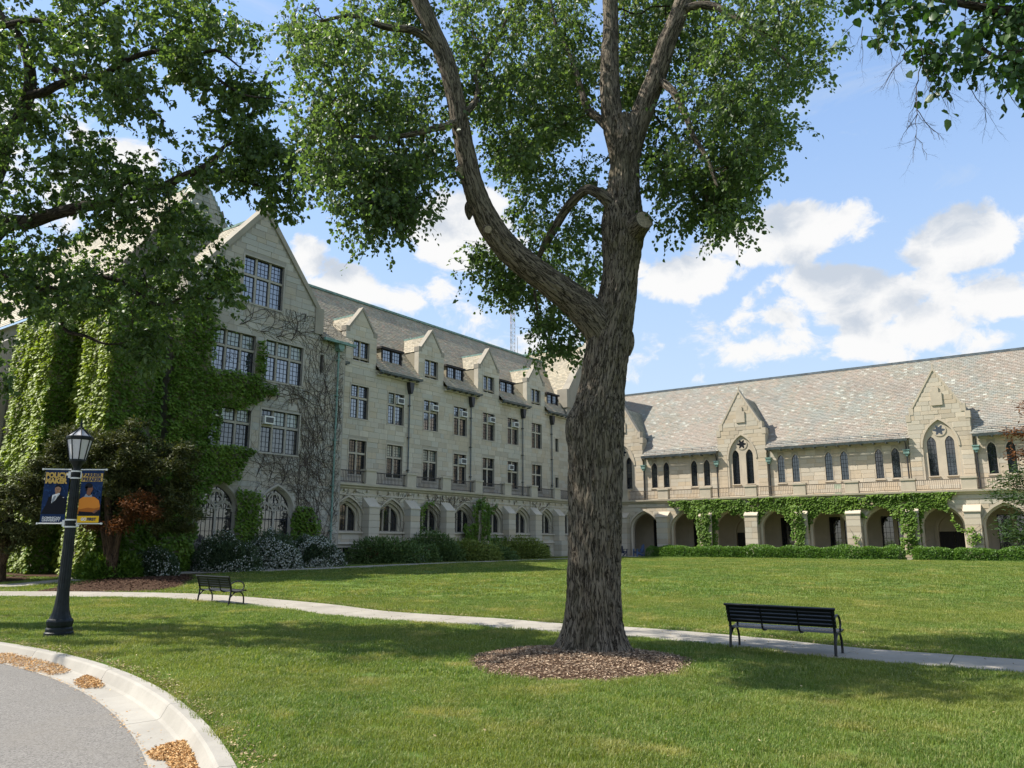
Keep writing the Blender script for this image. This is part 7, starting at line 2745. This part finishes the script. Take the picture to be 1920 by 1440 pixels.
# fluted shaft
k = 32
prof = [(.115, .98), (.108, 1.6), (.10, 2.2), (.09, 3.0), (.084, 3.42)]
V = []
for r0, z in prof:
    for j in range(k):
        a_ = 2 * math.pi * j / k
        V.append((r0 * (1 + (.06 if j % 2 else -.02)) * math.cos(a_), r0 * (1 + (.06 if j % 2 else -.02)) * math.sin(a_), z))
g.add(V, [(i * k + j, i * k + (j + 1) % k, (i + 1) * k + (j + 1) % k, (i + 1) * k + j) for i in range(len(prof) - 1) for j in range(k)])
g.build('shaft', 'lamp', LPT)
g = Geo()
g.lathe([(.084, 3.40), (.105, 3.42), (.105, 3.46), (.075, 3.50), (.07, 3.56), (.085, 3.60), (.12, 3.66), (.15, 3.70), (.165, 3.72), (.165, 3.76), (.10, 3.76)], 16)
for j in range(8):
    a0, a1 = 2 * math.pi * (j + .5) / 8, 2 * math.pi * (j + 1.5) / 8
    g.tube([(.165 * math.cos(a0), .165 * math.sin(a0), 3.75), (.255 * math.cos(a0), .255 * math.sin(a0), 4.22)], .013, 5)
    g.tube([(.262 * math.cos(a0), .262 * math.sin(a0), 4.25), (.035 * math.cos(a0), .035 * math.sin(a0), 4.47)], .011, 5)
g.lathe([(.245, 4.19), (.275, 4.21), (.28, 4.26), (.25, 4.28), (.24, 4.24)], 8, 0, math.pi / 8)
g.lathe([(.05, 4.44), (.055, 4.47), (.03, 4.49), (.022, 4.53), (.035, 4.56), (.02, 4.59), (.006, 4.67)], 10)
lan_ = g.build('lantern', 'lamp', LPT)
for j in range(8):
    a0, a1 = 2 * math.pi * (j + .5) / 8, 2 * math.pi * (j + 1.5) / 8
    g = Geo()
    g.poly([(.158 * math.cos(a0), .158 * math.sin(a0), 3.76), (.158 * math.cos(a1), .158 * math.sin(a1), 3.76), (.247 * math.cos(a1), .247 * math.sin(a1), 4.2), (.247 * math.cos(a0), .247 * math.sin(a0), 4.2)])
    g.build('pane', 'milk', lan_)
    g = Geo()
    g.poly([(.252 * math.cos(a0), .252 * math.sin(a0), 4.265), (.252 * math.cos(a1), .252 * math.sin(a1), 4.265), (.03 * math.cos(a1), .03 * math.sin(a1), 4.455), (.03 * math.cos(a0), .03 * math.sin(a0), 4.455)])
    g.build('roof_pane', 'milk', lan_)
for z in (3.42, 2.36):
    g = Geo()
    r0 = .10 if z > 3 else .115
    g.lathe([(r0 - .02, z + .06), (r0 + .006, z + .06), (r0 + .006, z + .09), (r0 - .02, z + .09)], 16)
    g.lathe([(r0 - .02, z - .09), (r0 + .006, z - .09), (r0 + .006, z - .06), (r0 - .02, z - .06)], 16)
    for sx in (-1, 1):
        g.box(*sorted((sx * (r0 + .0), sx * (r0 + .05))), -.03, .03, z - .07, z + .07)
        g.lathe([(.03, z - .02), (.03, z + .03)], 8, 0, 0, sx * (r0 + .065), 0)
    g.build('bracket', 'white_metal', LPT)


def text_part(txt, size, x, y, z, mat, parent, bold=.0, width=None, name='lettering'):
    cu = bpy.data.curves.new(name, 'FONT')
    cu.body = txt
    cu.align_x = 'CENTER'
    cu.align_y = 'CENTER'
    cu.size = size
    cu.offset = bold
    o_ = bpy.data.objects.new(name, cu)
    COL.objects.link(o_)
    dg = bpy.context.evaluated_depsgraph_get()
    me = bpy.data.meshes.new_from_object(o_.evaluated_get(dg))
    bpy.data.objects.remove(o_)
    me.name = name
    me.materials.clear()
    me.materials.append(M[mat])
    v = np.empty(len(me.vertices) * 3)
    me.vertices.foreach_get('co', v)
    v = v.reshape(-1, 3)
    w_ = v[:, 0].max() - v[:, 0].min()
    kx = (width / w_) if width else 1
    nv_ = np.stack([(v[:, 0] - (v[:, 0].max() + v[:, 0].min()) / 2) * kx + x, np.full(len(v), y), v[:, 1] + z], 1)
    me.vertices.foreach_set('co', nv_.ravel())
    me.update()
    o_ = bpy.data.objects.new(name, me)
    COL.objects.link(o_)
    o_.parent = parent
    return o_


def ell(cx, cz, rx, rz, n=18, a0=0, a1=2 * math.pi):
    return [(cx + rx * math.cos(t), cz + rz * math.sin(t)) for t in np.linspace(a0, a1, n, endpoint=(a1 - a0 < 6.2))]


def banner(name, label, sx, mat):
    rot = R(12 if sx < 0 else 0)
    t = thing(name, label, 'banner', tuple(lb), rot, 'banners on the lamp post')
    x0, x1 = sorted((sx * .13, sx * .62))
    g_ = Geo()
    n = 10
    V = []
    for zz in np.linspace(2.37, 3.52, n):
        for xx in np.linspace(x0, x1, 6):
            V.append((xx, .012 * math.sin((zz - 2.37) * 3.2 + xx * 4), zz))
    g_.add(V, [(i * 6 + j, i * 6 + j + 1, (i + 1) * 6 + j + 1, (i + 1) * 6 + j) for i in range(n - 1) for j in range(5)])
    cloth = g_.build('cloth', 'navy', t, True)
    for z in (3.535, 2.355):
        g_ = Geo()
        g_.tube([(sx * .10, 0, z), (sx * .665, 0, z)], .013, 8)
        g_.lathe([(.022, z - .02), (.022, z + .02)], 8, 0, 0, sx * .67, 0)
        g_.build('rod', 'white_metal', t)
    return t, cloth, (x0 + x1) / 2


def pr(g_, poly, y, mi):
    g_.poly([(x, y, z) for x, z in poly], mi)


yb_ = -.018
bl, cl_, cx = banner('banner', 'navy banner with a man in a dark suit and tie, left of the lamp post', -1, 'navy')
g = Geo()
for k in range(46):
    r_ = random.Random(k)
    xx, zz = cx + r_.uniform(-.22, .22), 2.6 + r_.uniform(0, .68)
    g.poly([(xx + a_ * .012, yb_ + .002, zz + b_ * .018) for a_, b_ in ((-1, -1), (1, -1), (1, 1), (-1, 1))])
g.build('print', 'bluetint', cl_)
text_part('POLICY', .15, cx, yb_ - .003, 3.40, 'gold', cl_, .010, .445)
text_part('MAKER', .15, cx, yb_ - .003, 3.275, 'gold', cl_, .010, .445)
text_part('DOMINICAN', .065, cx - .02, yb_ - .008, 2.475, 'white', cl_, .002, .36)
text_part('UNIVERSITY', .065, cx - .02, yb_ - .008, 2.42, 'white', cl_, .002, .36)
g = Geo()
pr(g, [(cx - .24, 2.56), (cx + .235, 2.56), (cx + .235, 2.86), (cx + .20, 2.93), (cx + .06, 2.985), (cx - .03, 2.985), (cx - .12, 2.92), (cx - .16, 2.75)], yb_ - .002, 0)
pr(g, [(cx - .04, 2.80), (cx + .07, 2.99), (cx + .10, 3.0), (cx + .03, 2.89)], yb_ - .004, 1)
pr(g, [(cx - .05, 2.97), (cx + .10, 3.02), (cx + .02, 2.86), (cx - .055, 2.79)], yb_ - .004, 1)
pr(g, [(cx - .015, 2.95), (cx + .03, 2.96), (cx - .0, 2.85), (cx - .045, 2.795), (cx - .05, 2.86)], yb_ - .006, 2)
pr(g, [(cx + .005, 3.03), (cx + .085, 3.05), (cx + .09, 2.98), (cx + .04, 2.95), (cx - .0, 2.96)], yb_ - .003, 3)
pr(g, ell(cx + .05, 3.095, .062, .088), yb_ - .005, 3)
pr(g, ell(cx + .05, 3.115, .066, .082, 12, .25, 2.9), yb_ - .006, 0)
pr(g, ell(cx + .049, 3.088, .055, .066), yb_ - .007, 3)
for sx in (-.022, .022):
    pr(g, ell(cx + .048 + sx, 3.103, .011, .006, 8), yb_ - .0085, 0)
pr(g, ell(cx + .048, 3.052, .02, .006, 8), yb_ - .0085, 4)
pr(g, [(cx + .045, 3.10), (cx + .055, 3.10), (cx + .06, 3.072), (cx + .04, 3.072)], yb_ - .008, 4)
pr(g, [(cx + .15, 2.92), (cx + .19, 2.925), (cx + .185, 2.91)], yb_ - .005, 1)
g.build('portrait', ['black', 'white', 'pgrey', 'skin2', 'skin'], cl_)

br_, cl_, cx = banner('banner', 'navy and yellow banner with a person in an orange sweater, right of the lamp post', 1, 'navy')
g = Geo()
pr(g, rect(cx - .235, cx + .235, 3.36, 3.45), yb_ + .001, 0)
pr(g, rect(cx - .235, cx + .235, 3.27, 3.35), yb_ + .001, 0)
pr(g, rect(cx - .235, cx + .24, 2.375, 2.52), yb_ - .004, 1)
g.build('print', ['gold', 'yellow'], cl_)
text_part('BARRIER', .10, cx, yb_ - .003, 3.405, 'navy', cl_, .004, .42)
text_part('BREAKER', .10, cx, yb_ - .003, 3.31, 'navy', cl_, .004, .42)
text_part('GO', .085, cx - .09, yb_ - .010, 2.445, 'white', cl_, .004, .12)
text_part('FIRST', .085, cx + .085, yb_ - .010, 2.445, 'navy', cl_, .004, .20)
g = Geo()
for k in range(40):
    r_ = random.Random(100 + k)
    xx, zz = cx + r_.uniform(.04, .22), 2.85 + r_.uniform(0, .36)
    g.poly([(xx + a_ * .012, yb_ + .002, zz + b_ * .018) for a_, b_ in ((-1, -1), (1, -1), (1, 1), (-1, 1))])
g.build('print', 'bluetint', cl_)
g = Geo()
pr(g, [(cx - .24, 2.56), (cx - .235, 2.88), (cx - .15, 2.935), (cx - .02, 2.95), (cx + .10, 2.93), (cx + .20, 2.86), (cx + .235, 2.74), (cx + .235, 2.60), (cx + .15, 2.56)], yb_ - .002, 0)
pr(g, [(cx - .23, 2.66), (cx - .02, 2.70), (cx + .12, 2.68), (cx + .235, 2.71), (cx + .235, 2.58), (cx - .23, 2.56)], yb_ - .004, 1)
pr(g, [(cx - .22, 2.62), (cx + .10, 2.60), (cx + .235, 2.66), (cx + .235, 2.54), (cx - .22, 2.54)], yb_ - .005, 2)
pr(g, [(cx + .08, 2.60), (cx + .17, 2.66), (cx + .20, 2.63), (cx + .12, 2.57)], yb_ - .007, 3)
pr(g, [(cx - .14, 2.93), (cx - .10, 3.0), (cx - .03, 2.955), (cx + .03, 2.99), (cx + .05, 2.93)], yb_ - .004, 4)
pr(g, [(cx - .09, 2.99), (cx + .0, 2.97), (cx + .02, 3.05), (cx - .08, 3.07)], yb_ - .003, 3)
pr(g, ell(cx - .03, 3.12, .07, .10), yb_ - .005, 3)
pr(g, ell(cx - .055, 3.165, .082, .075, 16, -.2, 3.8), yb_ - .006, 2)
pr(g, [(cx - .13, 3.15), (cx - .07, 3.17), (cx - .075, 3.07), (cx - .11, 3.06)], yb_ - .006, 2)
pr(g, [(cx + .03, 3.13), (cx + .058, 3.10), (cx + .03, 3.09)], yb_ - .0055, 3)
pr(g, [(cx - .04, 3.145), (cx + .03, 3.15), (cx + .03, 3.14), (cx - .04, 3.13)], yb_ - .0075, 2)
pr(g, [(cx - .0, 3.065), (cx + .04, 3.07), (cx + .03, 3.055)], yb_ - .0075, 1)
g.build('portrait', ['orange', 'orange_d', 'black', 'skin', 'pgrey'], cl_)


# ================================================================== benches
def make_bench(label, loc, rz, L):
    t = thing('park_bench', label, 'bench', loc, rz, 'black slatted benches beside the path')
    H = L / 2
    for x in (-H + .06, H - .06):
        g_ = Geo()
        w = .026
        def strap(pts, r_=.024):
            p_ = resample(np.asarray(pts, float), .03)
            g_.tube([(x, a_, b_) for a_, b_ in p_], r_, 8)
        strap([(-.24, 0), (-.215, .18), (-.19, .34), (-.19, .44), (-.235, .60), (-.30, .78)], .026)       # rear leg and back post
        strap([(.245, 0), (.25, .12), (.225, .25), (.15, .345), (.03, .37), (-.09, .33), (-.20, .22)], .022)  # curved front leg
        strap([(-.19, .40), (-.05, .365), (.12, .375), (.27, .405), (.31, .385)], .024)
        strap([(-.225, .58), (-.13, .635), (.0, .675), (.13, .655), (.22, .58), (.235, .50), (.19, .42), (.26, .395)], .020)   # arm loop
        g_.lathe([(.04, 0.0), (.04, .012)], 8, 0, 0, x, -.24)
        g_.lathe([(.04, 0.0), (.04, .012)], 8, 0, 0, x, .245)
        g_.build('end_frame', 'bench', t)
    for x in (-L / 6, L / 6):
        g_ = Geo()
        p_ = resample(np.array([(.28, .385), (.10, .36), (-.08, .355), (-.185, .40), (-.225, .56), (-.285, .74)]), .05)
        g_.tube([(x, a_, b_) for a_, b_ in p_], .018, 6)
        g_.build('brace', 'bench', t)
    def slat(y, z, a_, wd, name='slat', th=.014, mat='bench'):
        g_ = Geo()
        c_, s_ = math.cos(a_), math.sin(a_)
        pl = [(y + u * c_ - v * s_, z + u * s_ + v * c_) for u, v in ((-wd / 2, -th), (wd / 2, -th), (wd / 2, th * .4), (wd / 2 - .01, th), (-wd / 2 + .01, th), (-wd / 2, th * .4))]
        g_.prism(pl, -H + .02, H - .02, 0, .5, 'x')
        g_.build(name, mat, t)
    for k, (y, z, a_) in enumerate(((-.145, .405, -.25), (-.075, .392, -.12), (-.005, .388, -.02), (.065, .392, .06), (.135, .402, .12), (.205, .414, .16), (.275, .418, -.2))):
        slat(y, z - .012, a_, .062, mat='bench_seat')
    for z in (.51, .578, .646, .714):
        f = (z - .44) / .34
        slat(-.185 - .105 * f ** 1.1, z, R(110), .064)
    slat(-.285, .775, R(112), .075)
    g_ = Geo()
    g_.tube([(-H, -.305, .80), (H, -.305, .80)], .024, 8)
    g_.build('top_rail', 'bench', t)
    return t


p1_, p2_ = np.array([4.10, 15.29]), np.array([5.63, 14.20])
ax = (p2_ - p1_)
Lb = np.linalg.norm(ax) + .12
md_ = (p1_ + p2_) / 2 + np.array([-ax[1], ax[0]]) / np.linalg.norm(ax) * .24
make_bench('black bench right of the big tree, its seat slats shining in the sun', (md_[0], md_[1], .015), math.atan2(ax[1], ax[0]), Lb)
p1_, p2_ = np.array([-9.61, 24.62]), np.array([-8.28, 23.56])
ax = (p2_ - p1_)
Lb = np.linalg.norm(ax) + .12
md_ = (p1_ + p2_) / 2 + np.array([-ax[1], ax[0]]) / np.linalg.norm(ax) * .24
make_bench('dark shaded bench farther off, between the lamp post and the big tree', (md_[0], md_[1], float(gz(24.2)) + .01), math.atan2(ax[1], ax[0]), Lb)


# ================================================================== lawn chairs, bird, air conditioners, masts
def lawn_chair(label, loc, rz, mat):
    t = thing('lawn_chair', label, 'chair', loc, rz, 'lawn chairs on the terrace')
    for k in range(5):
        g_ = Geo()
        x = (k - 2) * .105
        hh = .98 - .05 * abs(k - 2) ** 1.5
        g_.prism([(.26, .28), (.285, .28), (.285 + .26 * (hh - .28), hh), (.26 + .26 * (hh - .28), hh)], x - .045 - .006 * (k == 2), x + .045, 0, .5, 'x')
        g_.build('back_slat', mat, t)
    for k in range(5):
        g_ = Geo()
        y = -.30 + .12 * k
        g_.prism([(y, .40 - .03 * k), (y + .1, .375 - .03 * k), (y + .1, .395 - .03 * k), (y, .42 - .03 * k)], -.27, .27, 0, .5, 'x')
        g_.build('seat_slat', mat, t)
    for sx in (-1, 1):
        g_ = Geo()
        g_.box(*sorted((sx * .27, sx * .40)), -.38, .38, .56, .585)
        g_.build('arm', mat, t)
        g_ = Geo()
        g_.box(*sorted((sx * .285, sx * .325)), -.34, -.24, 0, .56)
        g_.build('leg', mat, t)
        g_ = Geo()
        g_.prism([(-.32, .30), (-.32, .41), (.55, .05), (.55, 0), (.45, 0)], *sorted((sx * .262, sx * .285)), 0, .5, 'x')
        g_.box(*sorted((sx * .30, sx * .33)), .30, .36, .1, .56)
        g_.build('leg', mat, t)
    return t


ca = RP(4.75, -3.3, .73)
lawn_chair('dark navy lawn chair seen from behind, half hidden by the central trunk', tuple(ca), R(150), 'navy_chair')
cb_ = RP(5.68, -2.2, .73)
lawn_chair('blue lawn chair in side view at the left end of the long hedge', tuple(cb_), R(-72), 'blue_chair')

bp = on_ground(299, 1081)
BD = thing('bird', 'small dark bird standing on the edge of the mulch bed', 'bird', (bp[0], bp[1], bp[2] + .05), R(20))
g = Geo()
P = resample(np.array([(-.10, 0, .085), (-.05, 0, .10), (0, 0, .135), (.04, 0, .19), (.06, 0, .235), (.085, 0, .262), (.11, 0, .262), (.128, 0, .258)]), .012)
prf = np.interp(np.linspace(0, 1, len(P)), [0, .18, .38, .55, .68, .78, .88, .95, 1], [.008, .035, .062, .06, .045, .036, .036, .022, .006])
g.tube(P, prf, 12)
g.build('body', 'bird', BD, True)
g = Geo()
g.prism([(-.10, .09), (-.06, .11), (-.20, .045), (-.215, .03)], -.02, .02)
g.build('tail', 'bird', BD)
g = Geo()
g.prism([(.126, .254), (.126, .264), (.152, .256)], -.005, .005)
g.build('beak', 'orange', BD)
for sy in (-.02, .02):
    g = Geo()
    g.tube([(.01, sy, .10), (.012, sy, .0)], .004, 5)
    g.tube([(-.01, sy, .003), (.035, sy, .003)], .004, 4)
    g.build('leg', 'orange', BD)
g = Geo()
Pb = resample(np.array([(.02, 0, .10), (.055, 0, .15), (.075, 0, .21)]), .01)
g.tube(Pb, np.interp(np.linspace(0, 1, len(Pb)), [0, .5, 1], [.03, .044, .025]), 10)
g.build('breast', 'bird_red', BD, True)


def ac_unit(label, a_, z, off, w=.62, h=.42):
    p_ = LP(a_, -off, z)
    t = thing('air_conditioner', label, 'air conditioner', tuple(p_), LROT, 'window air conditioners')
    g_ = Geo()
    g_.box(-w / 2, w / 2, -.20, .10, 0, h)
    g_.build('case', 'white_metal', t)
    g_ = Geo()
    g_.box(-w / 2 + .07, w / 2 - .07, -.212, -.198, .07, h - .07)
    for k in range(5):
        zz = .10 + k * (h - .20) / 4
        g_.box(-w / 2 + .08, w / 2 - .08, -.222, -.21, zz - .008, zz + .008)
    g_.build('grille', 'ac_grille', t)
    return t


for x, z, off, lab in ((6.52, 11.03, -1.66, 'white air conditioner in the top row of windows, nearest the gabled block'),
                       (10.04, 11.03, -1.66, 'white air conditioner in the top row, below the second stone dormer'),
                       (13.32, 11.02, -1.66, 'white air conditioner in the top row, directly above the one in the lower row'),
                       (16.80, 11.02, -1.66, 'white air conditioner in the top row, below the third stone dormer'),
                       (20.02, 11.02, -1.66, 'white air conditioner in the top row, right of the third stone dormer'),
                       (13.30, 7.50, -1.66, 'white air conditioner in the right light of a lower row window with dark panes'),
                       (19.32, 7.50, -1.66, 'white air conditioner in the left light of a lower row window, farthest along'),
                       (-5.66, 8.02, .55, 'white air conditioner in the three light window amid the bare creepers'),
                       (-8.80, 8.05, .55, 'white air conditioner poking out of the ivy left of the bare creepers'),
                       (-11.52, 12.0, -.72, 'grey sided air conditioner high in the ivy clad corner'),
                       (-11.45, 8.1, -.72, 'air conditioner low in the shaded ivy corner')):
    ac_unit(lab, x, z, off)

def mast(name, label, x, y, h, w, lattice=True):
    t = thing(name, label, 'radio mast' if lattice else 'antenna', (x, y, 0))
    if lattice:
        c3 = [(w * .58 * math.cos(a_), w * .58 * math.sin(a_)) for a_ in (.3, .3 + 2.094, .3 + 4.189)]
        for a_, b_ in c3:
            g_ = Geo()
            g_.tube([(a_, b_, 0), (a_, b_, h)], .075, 5)
            g_.build('leg', 'mast', t)
        g_ = Geo()
        z = 0
        k = 0
        while z < h - 1:
            for i in range(3):
                a_, b_ = c3[i], c3[(i + 1) % 3]
                g_.tube([(*a_, z), (*b_, z + 1.1)] if k % 2 else [(*b_, z), (*a_, z + 1.1)], .035, 4, 1 if int(z / 7) % 2 else 0, .5, False)
                g_.tube([(*a_, z), (*b_, z)], .03, 4, 0, .5, False)
            z += 1.1
            k += 1
        g_.build('bracing', ['mast', 'mast_red'], t)
    else:
        g_ = Geo()
        g_.tube([(0, 0, 0), (0, 0, h * .7), (0, 0, h)], [.12, .09, .05], 5)
        g_.build('rod', 'mast', t)
mast('radio_mast', 'tall thin lattice radio mast behind the slate ridge', .1, 220, 79, 1.35)
for k, (u, v, w_) in enumerate(((970, 632, 0), (985, 655, 0), (992, 655, 0))):
    q = at(u, v, 150)
    mast('antenna', ['tallest whip antenna just right of the lattice mast', 'short whip antenna, second from the lattice mast', 'short whip antenna farthest right of the lattice mast'][k], q[0], 150, q[2], .1, False)
